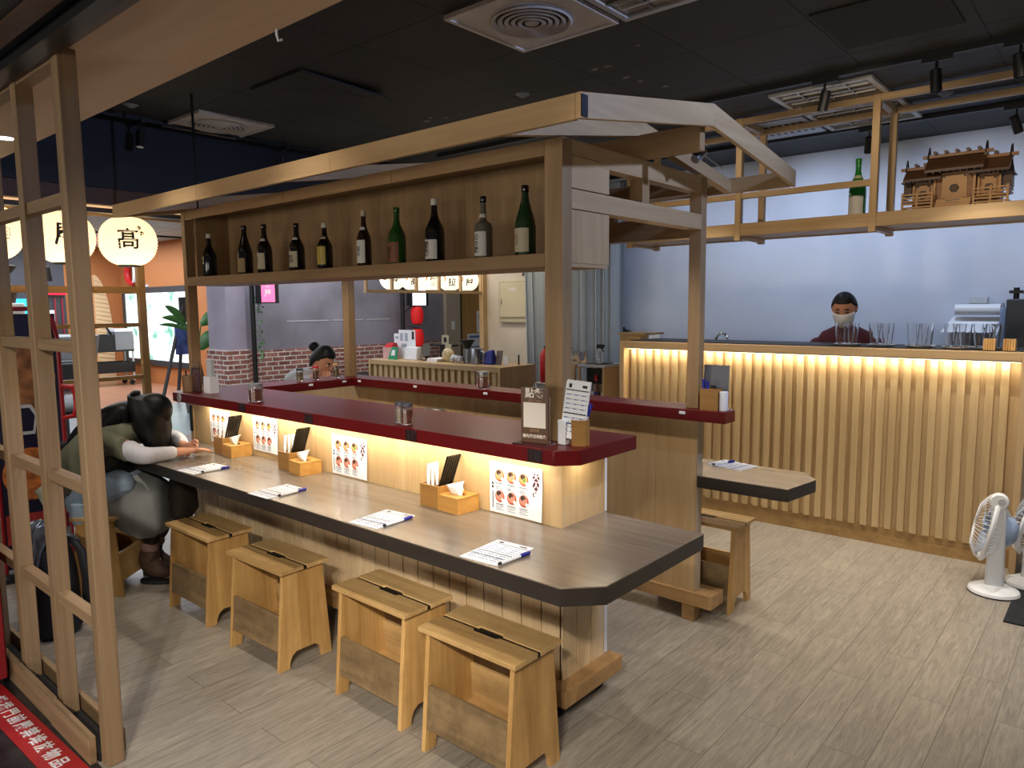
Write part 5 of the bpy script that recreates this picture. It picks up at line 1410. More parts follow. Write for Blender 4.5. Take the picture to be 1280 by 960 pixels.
MB(pbr('mat_black','#1b1d22',0.9,var=0.5,scale=60)).box(-0.40,0.55,4.24,4.78,0.0,0.008).thing('floor_mat', 'black floor mat at the right edge in front of the fans', 'mat')
# ================================================================== ORDER DESK AND BACK LEFT
t = slatted('order_desk', 'slatted oak order desk crowded with small signs behind the stall', -6.50, -4.58, 5.15, 1.018, 0.10, 0.095, 0.05, 'oak_x', lip=0.03, depth=0.5)
MB('oak_v').box(-4.58,-4.545,5.12,5.66,0,1.018).part('end_panel', t)
MB('oak_v').box(-6.53,-6.50,5.12,5.66,0,1.018).part('end_panel', t)
zo = 1.018
def txt(parent, s, size, x, y, z, mat, bold=0.0004): return text_part('lettering', s, size, mat, parent, frame_mtx((x,y,z),(1,0,0),(0,0,1)), bold=bold, extrude=0.0002)
def sign(name, label, cat, x0, x1, y, z0, z1, mat, th=0.006, group=None):
    t = thing(name, label, cat, ((x0+x1)/2, y, z0), group)
    MB(mat).box(x0,x1,y,y+th,z0,z1).part('panel', t, bevel=0.001)
    return t
t = thing('leaflet_box', 'pinkish leaflet box with red top at the left end of the order desk', 'box', (-6.43,5.35,zo))
MB(pbr('box_pink','#cfa6a2',0.6,var=0.2,scale=30)).box(-6.49,-6.33,5.30,5.40,zo,zo+0.13).part('body', t)
MB('bright_red').hexa([(-6.48,5.30,zo+0.13),(-6.34,5.30,zo+0.13),(-6.34,5.40,zo+0.13),(-6.48,5.40,zo+0.13),(-6.43,5.33,zo+0.18),(-6.34,5.33,zo+0.18),(-6.34,5.38,zo+0.18),(-6.43,5.38,zo+0.18)]).part('lid', t)
t = sign('table_sign', 'tall white notice with printed picture standing on the order desk', 'sign', -6.375,-6.095,5.44,zo,zo+0.325,'paper')
MB('print_grey').box(-6.35,-6.30,5.4385,5.4398,zo+0.20,zo+0.29).box(-6.27,-6.22,5.4385,5.4398,zo+0.20,zo+0.29).box(-6.33,-6.24,5.4385,5.4398,zo+0.13,zo+0.17).part('print', t)
MB('maroon').box(-6.15,-6.115,5.4385,5.4398,zo+0.22,zo+0.31).part('print', t)
t = sign('table_sign', 'small white notice left of the tall one on the order desk', 'sign', -6.60+0.12,-6.385,5.46,zo,zo+0.28,'paper')
MB('print_grey').box(-6.46,-6.40,5.4585,5.4598,zo+0.22,zo+0.25).part('print', t)
t = thing('payment_sign', 'green payment sign with white square on the order desk', 'sign', (-6.27,5.28,zo))
MB(pbr('pay_green','#1f8a5c',0.4)).hexa([(-6.35,5.25,zo),(-6.19,5.25,zo),(-6.19,5.257,zo),(-6.35,5.257,zo),(-6.31,5.28,zo+0.14),(-6.21,5.28,zo+0.14),(-6.21,5.287,zo+0.14),(-6.31,5.287,zo+0.14)]).part('panel', t)
MB('white').hexa([(-6.30,5.259-0.004,zo+0.045),(-6.235,5.259-0.004,zo+0.045),(-6.235,5.261,zo+0.045),(-6.30,5.261,zo+0.045),(-6.29,5.270-0.004,zo+0.105),(-6.24,5.270-0.004,zo+0.105),(-6.24,5.272,zo+0.105),(-6.29,5.272,zo+0.105)]).part('white_square', t)
t = thing('receipt_printer', 'white receipt printer behind the green sign on the order desk', 'printer', (-6.07,5.42,zo))
MB('white').hexa([(-6.18,5.33,zo),(-5.96,5.33,zo),(-5.96,5.43,zo),(-6.18,5.43,zo),(-6.17,5.36,zo+0.14),(-5.98,5.36,zo+0.14),(-5.98,5.43,zo+0.14),(-6.17,5.43,zo+0.14)]).part('body', t, bevel=0.008)
MB('darkgrey').box(-6.16,-5.98,5.3405,5.345,zo+0.03,zo+0.045).part('slot', t)
t = thing('order_tablet', 'dark tablet on a tilted stand on the order desk', 'tablet', (-5.88,5.36,zo))
MB('black').hexa([(-5.95,5.42,zo+0.17),(-5.80,5.28,zo+0.05),(-5.795,5.285,zo+0.05),(-5.945,5.425,zo+0.17),(-5.90,5.47,zo+0.18),(-5.75,5.33,zo+0.06),(-5.745,5.335,zo+0.06),(-5.895,5.475,zo+0.18)]).part('screen', t)
MB('blackm').tube([(-5.87,5.40,zo),(-5.855,5.385,zo+0.10)],0.012,10).lathe([(0,0),(0.05,0),(0.05,0.008),(0,0.010)],(-5.87,5.40,zo),20).part('stand', t)
for k in range(3):
    MB('paper').box(-5.72+0.004*k,-5.56+0.004*k,5.26,5.45,zo+0.012*k,zo+0.012*k+0.0115).thing('paper_stack', 'stack of pale paper forms lying on the order desk, layer %s' % ('lowest','middle','topmost')[k], 'paper', 'paper forms on the order desk')
t = sign('table_sign', 'small cream sign on a black block at the middle of the order desk', 'sign', -5.73,-5.625,5.50,zo+0.175,zo+0.275,lcream)
MB('ink').box(-5.70,-5.655,5.4985,5.4998,zo+0.20,zo+0.25).part('print', t)
MB('black').box(-5.86,-5.53,5.46,5.56,zo+0.155,zo+0.175).box(-5.74,-5.66,5.48,5.54,zo,zo+0.155).part('block', t)
t = thing('snack_bag', 'cellophane bag of pale snacks on the order desk', 'bag', (-5.48,5.36,zo))
MB(pbr('snack','#cdb98a',0.4,var=0.4,scale=40)).ball((-5.49,5.36,zo+0.075),(0.085,0.04,0.075),14,10).part('bag', t)
MB(lcream).box(-5.53,-5.44,5.355,5.365,zo+0.14,zo+0.19).part('bag_top', t)
t = thing('plastic_bag', 'crumpled clear plastic bag on the order desk', 'bag', (-5.33,5.30,zo))
b = MB('lightgrey'); rnd = random.Random(2)
for k in range(7): b.ball((-5.36+0.022*k, 5.29+rnd.uniform(-.02,.02), zo+0.035+rnd.uniform(0,.02)), (0.03,0.028,0.034), 8, 6)
b.part('bag', t)
t = thing('coffee_grinder', 'small coffee grinder with black hopper on the order desk', 'grinder', (-5.19,5.34,zo))
MB('steel').lathe([(0,0),(0.040,0),(0.040,0.15),(0,0.155)], (-5.19,5.34,zo), 20).part('body', t)
MB('black').lathe([(0.030,0.155),(0.080,0.235),(0.080,0.245),(0,0.245)], (-5.19,5.34,zo), 24).part('hopper', t)
t = thing('steel_canister', 'brushed steel canister right of the coffee grinder', 'canister', (-5.05,5.34,zo))
MB('steel').lathe([(0,0),(0.062,0),(0.064,0.15),(0.058,0.158),(0,0.160)], (-5.05,5.34,zo), 24).part('body', t)
MB('steel').tube([(-4.99,5.34,zo+0.03),(-4.955,5.34,zo+0.05),(-4.955,5.34,zo+0.12),(-4.99,5.34,zo+0.135)],0.006,8).part('handle', t)
t = thing('blue_bag', 'deep blue folded bag near the right end of the order desk', 'bag', (-4.90,5.38,zo))
MB(pbr('bag_blue','#1f2f8c',0.6)).hexa([(-4.97,5.33,zo),(-4.83,5.33,zo),(-4.83,5.42,zo),(-4.97,5.42,zo),(-4.96,5.36,zo+0.13),(-4.86,5.36,zo+0.15),(-4.86,5.40,zo+0.15),(-4.96,5.40,zo+0.13)]).part('body', t, bevel=0.012)
t = thing('photo_frame', 'small dark frame leaning beside the blue bag on the order desk', 'frame', (-4.78,5.38,zo))
MB('header').hexa([(-4.82,5.36,zo),(-4.75,5.36,zo),(-4.75,5.372,zo),(-4.82,5.372,zo),(-4.84,5.41,zo+0.14),(-4.77,5.41,zo+0.14),(-4.77,5.422,zo+0.14),(-4.84,5.422,zo+0.14)]).part('frame', t)
MB('paper').box(-4.735,-4.68,5.39,5.395,zo,zo+0.09).part('card', t)
MB('black').tube([(-4.63,5.50,zo),(-4.63,5.50,zo+0.10)],0.008,8).thing('pen', 'black pen standing at the right end of the order desk', 'pen')
# notices hanging beyond
MB('oak_v').box(-6.13,-6.06,6.53,6.60,0,2.9).thing('door_post', 'slim oak post where the beige wall ends behind the order desk', 'post', bevel=0.002)
t = thing('lantern_rack', 'oak lantern frame with square bays hanging above the order desk', 'frame', (-6.10,5.65,1.76))
for y in [4.78+0.3505*k for k in range(6)]: MB('oak_v').box(-6.12,-6.085,y-0.012,y+0.012,1.785,2.80).part('upright', t)
MB('oak_y').box(-6.125,-6.08,4.765,6.53,1.755,1.785).part('bottom_rail', t); MB('oak_y').box(-6.125,-6.08,4.765,6.53,2.80,2.90).part('top_rail', t)
M['lantern_hot'] = emis('lantern_hot', '#ffefcf', 1.25, '#f4ecd8')
M['lantern_warm'] = paper_shade('lantern_paper', '#f3e6cf', 0.34)
def lantern(name, label, x, y, z, r, mat, group, chars=None, face=None, squash=0.92, hz=None):
    t = thing(name, label, 'lantern', (x,y,z-r*squash), group)
    prof = []; n = 40
    for i in range(n+1):
        th = PI*(0.09+0.82*i/n)
        rr = r*math.sin(th)**0.8*(1+0.014*math.cos(i*PI))
        prof.append((rr, -r*squash*math.cos(th)))
    MB(mat).lathe(prof, (x,y,z), 40, cap=False).part('shade', t)
    r0 = prof[0][0]; zz = prof[0][1]
    MB('black').lathe([(r0*0.6,zz-0.010),(r0*1.03,zz-0.010),(r0*1.03,zz+0.004),(r0*0.6,zz+0.004)], (x,y,z), 28).part('bottom_ring', t)
    zz = prof[-1][1]
    MB('black').lathe([(r0*0.6,zz-0.004),(r0*1.03,zz-0.004),(r0*1.03,zz+0.012),(r0*0.6,zz+0.012)], (x,y,z), 28).part('top_ring', t)
    MB('black').tube([(x,y,z+zz+0.01),(x,y,hz or z+zz+0.06)],0.004,6).part('hook', t)
    if chars:
        fx, fy = face; a0 = math.atan2(fy, fx)
        def warp(p):
            a = a0 + p.x/r; s = max(0.0, 1-(p.z/(r*squash))**2)**0.4
            rr = r*s*1.012 + 0.0015
            return Vector((x+rr*math.cos(a), y+rr*math.sin(a), z+p.z))
        for s, dx, dz, sz, col in chars:
            me_mt = Matrix(((1,0,0,dx),(0,0,1,0),(0,1,0,dz),(0,0,0,1)))
            text_part('character', s, sz, col, t, me_mt, bold=0.0022, extrude=0.0, warp=warp)
    return t
F0 = (0.93, -0.36)
lantern('paper_lantern', 'round white lantern with one bold character, rightmost of three at the left opening', -5.66, 2.262, 2.098, 0.196, M['lantern_warm'], 'white paper lanterns at the side opening', [('髙',0.0,-0.005,0.155,'ink'),('タ',0.085,0.085,0.034,'ink'),('カ',0.095,0.045,0.034,'ink'),('●',-0.285,0.0,0.12,'bright_red')], F0, hz=2.332)
lantern('paper_lantern', 'round white lantern with a bold character, middle one half hidden by the lattice post', -5.66, 1.838, 2.10, 0.196, M['lantern_warm'], 'white paper lanterns at the side opening', [('屋',0.035,0.0,0.165,'ink')], F0, hz=2.332)
lantern('paper_lantern', 'round white lantern with two characters at the far left edge of the view', -5.66, 1.405, 2.105, 0.196, M['lantern_warm'], 'white paper lanterns at the side opening', [('俊麵',0.035,0.0,0.125,'ink')], F0, hz=2.332)
for k, (y, lab) in enumerate(((5.36,'leftmost bright lantern with red crest in the oak frame over the order desk'),(5.66,'second bright lantern from the left in the oak frame'),(5.96,'middle bright lantern in the oak frame over the order desk'),(6.26,'fourth bright lantern from the left in the oak frame'),(6.56,'rightmost bright lantern in the oak frame next to the oak post'))):
    lantern('paper_lantern', lab, -6.36, y, 1.93, 0.148, M['lantern_hot'], 'bright lanterns in the oak frame', [('屋髙麵拉屋'[k],0.02,-0.04,0.10,'ink'),('●',-0.09,0.0,0.09,M['orange'])], (0.75,-0.66), hz=2.165)
MB('black').box(-6.40,-6.34,5.15,6.75,2.16,2.20).thing('lantern_bar', 'black hanging bar carrying the bright lanterns above the order desk', 'bar')
# electric panel on the beige wall
t = thing('electric_panel', 'beige electric panel box on the wall between oak post and curtain', 'panel', (-5.58,6.56,1.40))
pm = pbr('panel_beige','#bcb193',0.45)
MB(pm).box(-5.83,-5.31,6.555,6.60,1.41,1.90).part('frame', t, bevel=0.004)
MB(pbr('panel_door','#c6bb9c',0.4)).box(-5.79,-5.40,6.540,6.555,1.47,1.87).part('door', t, bevel=0.004)
MB('chrome').box(-5.775,-5.765,6.534,6.540,1.62,1.69).part('latch', t); MB('black').box(-5.365,-5.345,6.545,6.555,1.60,1.64).part('lock', t)
text_part('lettering', '配電盤', 0.035, 'paper', t, frame_mtx((-5.60,6.539,1.80),(1,0,0),(0,0,1)), extrude=0.0003)
MB('black').add([(-5.42,6.59,1.95),(-5.30,6.59,1.95),(-5.30,6.59,2.09),(-5.36,6.59,2.09),(-5.42,6.50,1.95),(-5.30,6.50,1.95),(-5.30,6.52,2.09),(-5.36,6.52,2.09)], [(0,1,2,3),(4,7,6,5),(0,4,5,1),(1,5,6,2),(2,6,7,3),(3,7,4,0)]).thing('wall_speaker', 'black wedge speaker on the beige wall above the electric panel', 'speaker')
# pipes, signs and red lanterns on the brick wall
t = thing('black_pipe', 'black upright pipe with ivy in front of the brick wall, left end', 'pipe', (-7.80,4.46,0))
MB('black').tube([(-7.80,4.455,0),(-7.80,4.455,3.0)],0.028,12).part('pipe', t)
iv = MB('leaf'); rnd = random.Random(4)
for k in range(70):
    z = rnd.uniform(0.95,1.75); a = rnd.uniform(0,2*PI); p = Vector((-7.76+rnd.uniform(-.02,.04), 4.50+rnd.uniform(-.03,.05), z)); s = rnd.uniform(.015,.03)
    d1 = Vector((rnd.uniform(-1,1),rnd.uniform(-1,1),rnd.uniform(-1,.4))).normalized()*s; d2 = d1.cross(Vector((1,0.2,0.4))).normalized()*s*0.6
    iv.add([p-d1,p-d2*1.0,p+d1,p+d2],[(0,1,2,3)])
io = iv.part('ivy', t); io['kind'] = 'stuff'
t = thing('black_pipe', 'black upright pipe carrying red lanterns at the right part of the brick wall', 'pipe', (-7.80,6.76,0))
MB('black').tube([(-7.80,6.74,0),(-7.80,6.74,3.0)],0.03,12).part('pipe', t)
MB('blackm').tube([(-7.80,6.74,1.50),(-7.74,6.86,1.62)],0.008,8).part('bracket', t)
def boxsign(label, y0, y1, z0, z1, h, s, ss):
    t = thing('box_sign', label, 'sign', (-7.70,(y0+y1)/2,z0), 'illuminated box signs on black pipes')
    MB('black').box(-7.76,-7.64,y0,y1+0.03,z0,z1).part('case', t, bevel=0.01)
    MB(emis('sign_face_'+h[1:], h, ss)).box(-7.64,-7.632,y0+0.01,y1-0.03,z0+0.012,z1-0.012).part('face', t)
    return t
t = boxsign('pink glowing box sign on the left black pipe', 4.47, 4.68, 1.66, 1.98, '#f06a9a', 1.1, 1.1)
for k, s in enumerate('麵屋'): text_part('character', s, 0.09, 'paper', t, frame_mtx((-7.6315,4.56,1.88-0.11*k),(0,1,0),(0,0,1)), bold=0.002)
boxsign('white glowing box sign on the right black pipe above the red lanterns', 6.78, 7.06, 1.615, 1.90, '#eef2ff', 2.2, 2.2)
def redlant(z, label):
    t = thing('red_lantern', label, 'lantern', (-7.68,6.90,z-0.14), 'red lanterns on the black pipe')
    prof = [(0.09*math.sin(PI*(0.14+0.72*i/24))**0.55*(1+0.012*math.cos(i*PI)), -0.135*math.cos(PI*(0.14+0.72*i/24))) for i in range(25)]
    MB(emis('lantern_red','#d01a1a',0.35,'#c01818')).lathe(prof,(-7.68,6.90,z),28,cap=False).part('shade', t)
    for zz, sg in ((prof[0][1],-1),(prof[-1][1],1)): MB('black').lathe([(0.02,zz-0.012),(0.05,zz-0.012),(0.05,zz+0.012),(0.02,zz+0.012)],(-7.68,6.90,z),20).part('ring', t)
    MB('black').tube([(-7.68,6.90,z+0.135),(-7.72,6.80,z+0.16),(-7.78,6.75,z+0.16)],0.005,6).part('hanger', t)
    return t
redlant(1.485, 'upper red oval lantern on the black pipe behind the order desk')
t = redlant(1.17, 'lower red oval lantern on the black pipe, partly behind the white notice')
# faint white lettering line on the plaster
w = thing('wall_lettering', 'faint white line of small lettering across the grey plaster wall', 'lettering', (-7.995,5.8,1.42))
for y, L in ((5.02,0.62),(5.70,0.5),(6.25,0.42)): MB('lightgrey').box(-7.999,-7.996,y,y+L,1.43,1.445).part('stroke', w)
# dark doorway and oak wall notices
t = thing('wall_notice', 'white handwritten sheet on the oak wall behind the order desk', 'notice', (-7.99,8.58,1.19)); MB('paper').box(-7.998,-7.994,8.46,8.70,1.19,1.53).part('sheet', t)
MB('print_grey').box(-7.9938,-7.993,8.50,8.60,1.40,1.48).box(-7.9938,-7.993,8.52,8.64,1.33,1.35).part('print', t)
t = thing('wall_notice', 'white calendar sheet lower on the oak wall behind the order desk', 'notice', (-7.99,8.45,0.85)); MB('paper').box(-7.998,-7.994,8.24,8.70,0.80,1.17).part('sheet', t)
MB('ink_blue').box(-7.9938,-7.993,8.28,8.66,1.10,1.14).box(-7.9938,-7.993,8.28,8.66,0.95,0.97).part('print', t)
MB('white').box(-7.94,-7.93,7.84,7.90,1.25,1.38).thing('wall_switch', 'white switch plate on the beige post behind the order desk', 'switch', bevel=0.003)
t = thing('side_table', 'dark tables and papers against the brick wall left of the order desk', 'table', (-7.5,5.6,0))
MB('black').box(-7.85,-7.35,5.2,6.1,0.70,0.74).part('top', t)
for y in (5.25,6.05):
    for x in (-7.80,-7.40): MB('black').tube([(x,y,0),(x,y,0.70)],0.02,8).part('leg', t)

# ================================================================== SIDE OPENING AND CONCOURSE (far left)
t = thing('partition_frame', 'slim amber timber partition at the side opening behind the seated woman', 'frame', (-5.95,2.0,0))
PX = -5.95
for y in (2.425, 1.36, 1.02): MB('amber_v').box(PX-0.025,PX+0.025,y,y+0.052,0,2.30).part('post', t)
for z in (1.055, 1.465): MB('amber_y').box(PX-0.015,PX+0.015,1.412,2.425,z,z+0.03).part('rail', t)
MB('amber_y').box(PX-0.02,PX+0.02,1.412,2.425,1.725,1.775).part('rail', t)
MB('amber_y').box(PX-0.02,PX+0.02,1.072,1.36,1.725,1.775).part('rail', t)
MB('amber_y').box(PX-0.03,PX+0.03,0.92,6.0,2.30,2.36).part('head_rail', t)
# orange wall furnishings
t = thing('arched_panel', 'leaf-shaped arched panel, half plain half ribbed, on the orange side wall', 'panel', (-17.66,6.2,0.0))
def arch(y0, y1, ztop, half):
    ym = (y0+y1)/2; pts = []
    for k in range(13):
        u = k/12; a = u*PI/2
        pts.append(((y0 + (ym-y0)*(1-math.cos(a))) if half == 'l' else (y1 - (y1-ym)*(1-math.cos(a))), 0.9 + (ztop-0.9)*math.sin(a)))
    base = [(ym,0.0),(y0 if half == 'l' else y1,0.0)]
    return base + pts
MB(pbr('arch_peach','#dc9a66',0.6)).prism(arch(5.92,6.62,2.38,'l'),'X',-17.698,-17.67).part('plain_half', t)
b = MB(pbr('arch_cream','#e3c193',0.6)); b.prism(arch(5.92,6.62,2.38,'r'),'X',-17.698,-17.67); b.part('ribbed_half', t)
b = MB(pbr('arch_rib','#c39c6c',0.6))
for k in range(22):
    z = 0.25+0.095*k; lim = 6.62 if z < 0.9 else 6.62-0.35*(1-math.sqrt(max(0,1-((z-0.9)/1.48)**2)))
    if lim > 6.30: b.hexa([(-17.67,6.28,z),(-17.66,6.28,z),(-17.66,lim-0.01,z-0.05),(-17.67,lim-0.01,z-0.05),(-17.67,6.28,z+0.015),(-17.66,6.28,z+0.015),(-17.66,lim-0.01,z-0.035),(-17.67,lim-0.01,z-0.035)])
b.part('ribs', t)
t = thing('light_screen', 'large glowing pale green picture window on the orange wall', 'screen', (-15.8,6.78,0.40))
m, nt, bs = new_mat('screen_glow')
tc = nt.nodes.new('ShaderNodeTexCoord'); nz = nt.nodes.new('ShaderNodeTexNoise'); nz.inputs['Scale'].default_value = 2.2; nz.inputs['Detail'].default_value = 6
rp = nt.nodes.new('ShaderNodeValToRGB'); rp.color_ramp.elements[0].position = 0.36; rp.color_ramp.elements[0].color = lin('#5f9a86'); rp.color_ramp.elements[1].position = 0.52; rp.color_ramp.elements[1].color = lin('#f2fff8')
nt.links.new(tc.outputs['Object'], nz.inputs['Vector']); nt.links.new(nz.outputs['Fac'], rp.inputs['Fac'])
nt.links.new(rp.outputs['Color'], bs.inputs['Emission Color']); nt.links.new(rp.outputs['Color'], bs.inputs['Base Color']); bs.inputs['Emission Strength'].default_value = 1.25
MB(m).box(-17.25,-14.2,6.76,6.775,0.52,1.95).part('picture', t)
b = MB('darkgrey'); b.box(-17.40,-14.1,6.74,6.80,1.95,2.07).box(-17.40,-14.1,6.74,6.80,0.40,0.52).box(-17.40,-17.25,6.74,6.80,0.52,1.95); b.part('frame', t)
t = thing('round_logo', 'round red and white swirl emblem above the glowing picture window', 'sign', (-16.9,6.7,2.1))
MB('bright_red').tube([(-16.75+0.22*math.cos(a),6.722,2.38+0.22*math.sin(a)) for a in [PI*0.45+PI*1.25*k/16 for k in range(17)]], [0.02+0.05*math.sin(PI*k/16) for k in range(17)], 8).part('red_swirl', t)
MB('white').tube([(-16.75+0.20*math.cos(a),6.722,2.38+0.20*math.sin(a)) for a in [-PI*0.5+PI*0.9*k/12 for k in range(13)]], [0.015+0.04*math.sin(PI*k/12) for k in range(13)], 8).part('white_swirl', t)
MB('bright_red').box(-16.55,-16.15,6.76,6.799,2.62,2.70).part('stroke', t); MB('white').box(-16.6,-16.1,6.76,6.799,2.08,2.13).part('stroke', t)
MB('bright_red').box(-16.45,-16.38,6.69,6.73,1.3,1.75).box(-16.42,-16.41,6.70,6.71,1.75,3.0).thing('red_tag', 'narrow red hanging strip in front of the glowing picture window', 'tag')
t = thing('picture_easel', 'dark easel with blue patterned card in front of the glowing picture window', 'easel', (-12.3,5.65,0))
MB('darkgrey').tube([(-12.2,5.72,1.78),(-12.0,5.15,0.0)],0.03,8).tube([(-12.2,5.72,1.78),(-12.0,5.95,0.0)],0.03,8).tube([(-12.2,5.72,1.78),(-12.6,5.7,0.0)],0.03,8).part('legs', t)
MB(pbr('card_blue','#40548c',0.5,var=0.5,scale=9)).box(-12.14,-12.10,5.50,5.86,0.84,1.30).part('card', t)
MB('darkgrey').box(-12.20,-12.16,5.62,5.92,1.38,1.80).part('upper_board', t)
# plant
t = thing('potted_plant', 'tall potted plant with broad drooping leaves before the orange wall', 'plant', (-11.0,5.27,0))
MB(pbr('pot_grey','#5f5a56',0.6)).lathe([(0,0),(0.15,0),(0.19,0.36),(0.17,0.36),(0.15,0.30),(0,0.30)],(-11.0,5.27,0),24).part('pot', t)
def leafm(base, tip, wd, bend):
    base, tip = Vector(base), Vector(tip); b = MB('leaf'); d = tip-base; side = d.cross(Vector((0.85,-0.5,0.15))).normalized(); vs = []
    n = 10
    for i in range(n+1):
        u = i/n; c = base+d*u+Vector((0,0,bend*math.sin(PI*u))); w_ = wd*math.sin(PI*min(1,u*0.9+0.08))**0.8*(1 if u < 1 else 0.05)
        vs += [c+side*w_, c+Vector((0.03,-0.02,0))*0, c-side*w_]
    b.add(vs, [(3*i+j,3*i+j+1,3*(i+1)+j+1,3*(i+1)+j) for i in range(n) for j in range(2)], True)
    ob = b.part('leaf', t); s_ = ob.modifiers.new('thick','SOLIDIFY'); s_.thickness = 0.006
for tip, base, wd, bend in (((-11.0,4.86,1.66),(-11.0,5.16,1.40),0.055,0.03),((-11.0,4.80,1.48),(-11.0,5.18,1.33),0.05,0.05),((-11.0,4.74,1.37),(-11.0,5.20,1.27),0.03,0.04),((-11.0,5.76,1.52),(-11.0,5.40,1.36),0.10,0.04),((-11.0,5.66,1.26),(-11.0,5.36,0.98),0.11,0.03)):
    leafm(base, tip, wd, bend)
    MB('leaf').tube([(-11.0,5.27,0.30),((-11.0),5.27+(base[1]-5.27)*0.4,0.30+(base[2]-0.30)*0.6),base],0.010,8).part('stalk', t)
# cleaning trolley
def trolley(x, y):
    t = thing('service_trolley', 'black two-tier service trolley with grey tub on the orange floor', 'trolley', (x,y,0))
    for z0, z1, nm in ((0.28,0.50,'lower_bin'),(0.72,1.08,'upper_bin')):
        MB('black').box(x-0.25,x+0.25,y-0.42,y+0.42,z0,z0+0.02).box(x-0.25,x-0.23,y-0.42,y+0.42,z0+0.02,z1).box(x+0.23,x+0.25,y-0.42,y+0.42,z0+0.02,z1).box(x-0.23,x+0.23,y-0.42,y-0.40,z0+0.02,z1).box(x-0.23,x+0.23,y+0.40,y+0.42,z0+0.02,z1).part(nm, t)
    for yy in (-0.40,0.40):
        for xx in (-0.22,0.22): MB('lightgrey').tube([(x+xx,y+yy,0.10),(x+xx,y+yy,1.08)],0.022,8).part('upright', t)
    for yy in (-0.36,0.36):
        for xx in (-0.2,0.2): MB('rubber').lathe([(0,-0.02),(0.05,-0.02),(0.055,0),(0.05,0.02),(0,0.02)],(x+xx,y+yy,0.055),14,'X').part('caster', t)
    MB('black').tube([(x+0.2,y-0.40,1.05),(x+0.2,y-0.5,1.22),(x+0.2,y-0.1,1.26),(x+0.2,y+0.0,1.08)],0.025,8).part('handle', t)
    MB('grey').box(x-0.15,x+0.27,y+0.05,y+0.40,0.76,1.14).part('tub', t); MB('white').box(x-0.16,x+0.28,y+0.04,y+0.41,1.14,1.20).part('tub_lid', t)
trolley(-16.4, 6.02)
# far shop
t = thing('far_shop', 'dark shop front with red strip and blue panel far beyond the lanterns', 'shop front', (-17.4,4.2,0))
MB('darkgrey').box(-17.66,-17.5,3.4,5.62,0,1.95).part('shutter', t)
b = MB(pbr('bar_red','#8a1a2c',0.5))
for k in range(5): b.box(-17.5,-17.47,4.98+0.14*k,5.01+0.14*k,0.3,1.85)
b.part('bars', t)
MB(emis('strip_red','#d01838',0.4)).box(-17.5,-17.4,5.05,5.62,1.92,2.04).part('red_strip', t)
MB(emis('panel_cyan','#2fb4d8',0.8)).box(-17.5,-17.42,4.62,5.25,1.40,1.84).part('blue_panel', t)
MB('paper').box(-17.40,-17.36,5.20,5.36,1.25,1.60).part('poster', t)
t = thing('pendant_spot', 'black pendant lamp with blue glow hanging in the concourse beyond the lanterns', 'lamp', (-12.0,3.6,1.98))
MB('black').lathe([(0,0.22),(0.09,0.20),(0.11,0.0),(0.09,0.0),(0.07,0.18),(0,0.2)],(-12.0,3.60,2.02),20).tube([(-12.0,3.6,2.2),(-12.0,3.6,3.0)],0.01,6).part('shade', t)
MB(emis('lamp_blue','#9cc8ff',3)).lathe([(0,0),(0.085,0)],(-12.0,3.60,2.03),20,cap=False).part('lamp', t)
MB('black').box(-13.0,-12.96,1.0,6.7,2.85,2.88).thing('mall_rail', 'black lighting rail under the pale concourse ceiling', 'track rail')
for y, lab in ((5.45,'black spotlight on the concourse rail left of the stall post'),(6.3,'black spotlight on the concourse rail behind the stall post')):
    s = thing('mall_spotlight', lab, 'spotlight', (-12.98,y,2.55), 'spotlights on the concourse rail')
    MB('black').tube([(-12.98,y,2.85),(-12.98,y,2.76)],0.012,8).tube([(-12.98,y-0.05,2.78),(-12.95,y+0.10,2.60)],0.055,14).part('barrel', s)
# table, bag and tank in the concourse behind the woman
t = thing('round_table', 'grey round table behind the lattice screen in the concourse', 'table', (-9.5,2.95,0))
MB(pbr('table_grey','#8d9092',0.5)).lathe([(0,0),(0.38,0.02),(0.42,0.30),(0,0.32)],(-9.5,2.95,1.0),32).part('top', t); MB('darkgrey').tube([(-9.5,2.95,0.02),(-9.5,2.95,1.0)],0.05,12).lathe([(0,0),(0.25,0),(0.22,0.03),(0,0.05)],(-9.5,2.95,0),24).part('stem', t)
t = thing('luggage_cart', 'small cart with black bag and silver tank behind the lattice screen', 'cart', (-8.8,2.75,0))
MB('black').box(-9.0,-8.6,2.45,3.05,0.44,0.48).part('deck', t)
for x in (-8.95,-8.65):
    for y in (2.52,2.98): MB('rubber').lathe([(0,-0.02),(0.06,-0.02),(0.06,0.02),(0,0.02)],(x,y,0.06),14,'X').part('wheel', t); MB('darkgrey').tube([(x,y,0.06),(x,y,0.44)],0.012,8).part('strut', t)
t = thing('black_bag', 'glossy black holdall resting on a cart behind the lattice screen', 'bag', (-8.8,2.75,0.80))
MB(pbr('bag_gloss','#1d1f22',0.3)).box(-8.98,-8.62,2.52,2.98,0.82,1.06).part('body', t, bevel=0.05, seg=3)
MB('black').tube([(-8.7,2.62,1.05),(-8.7,2.66,1.17),(-8.7,2.84,1.17),(-8.7,2.88,1.05)],0.012,8).part('handle', t)
MB('bright_red').box(-8.95,-8.62,2.55,2.95,0.76,0.819).thing('red_cushion', 'red cushion squeezed under the black holdall', 'cushion', bevel=0.02)
MB('lightgrey').tube([(-8.8,2.50,0.62),(-8.8,3.02,0.62)],[0.138,0.138],24).thing('silver_tank', 'silver cylinder lying on the cart under the red cushion', 'tank', bevel=0.01)
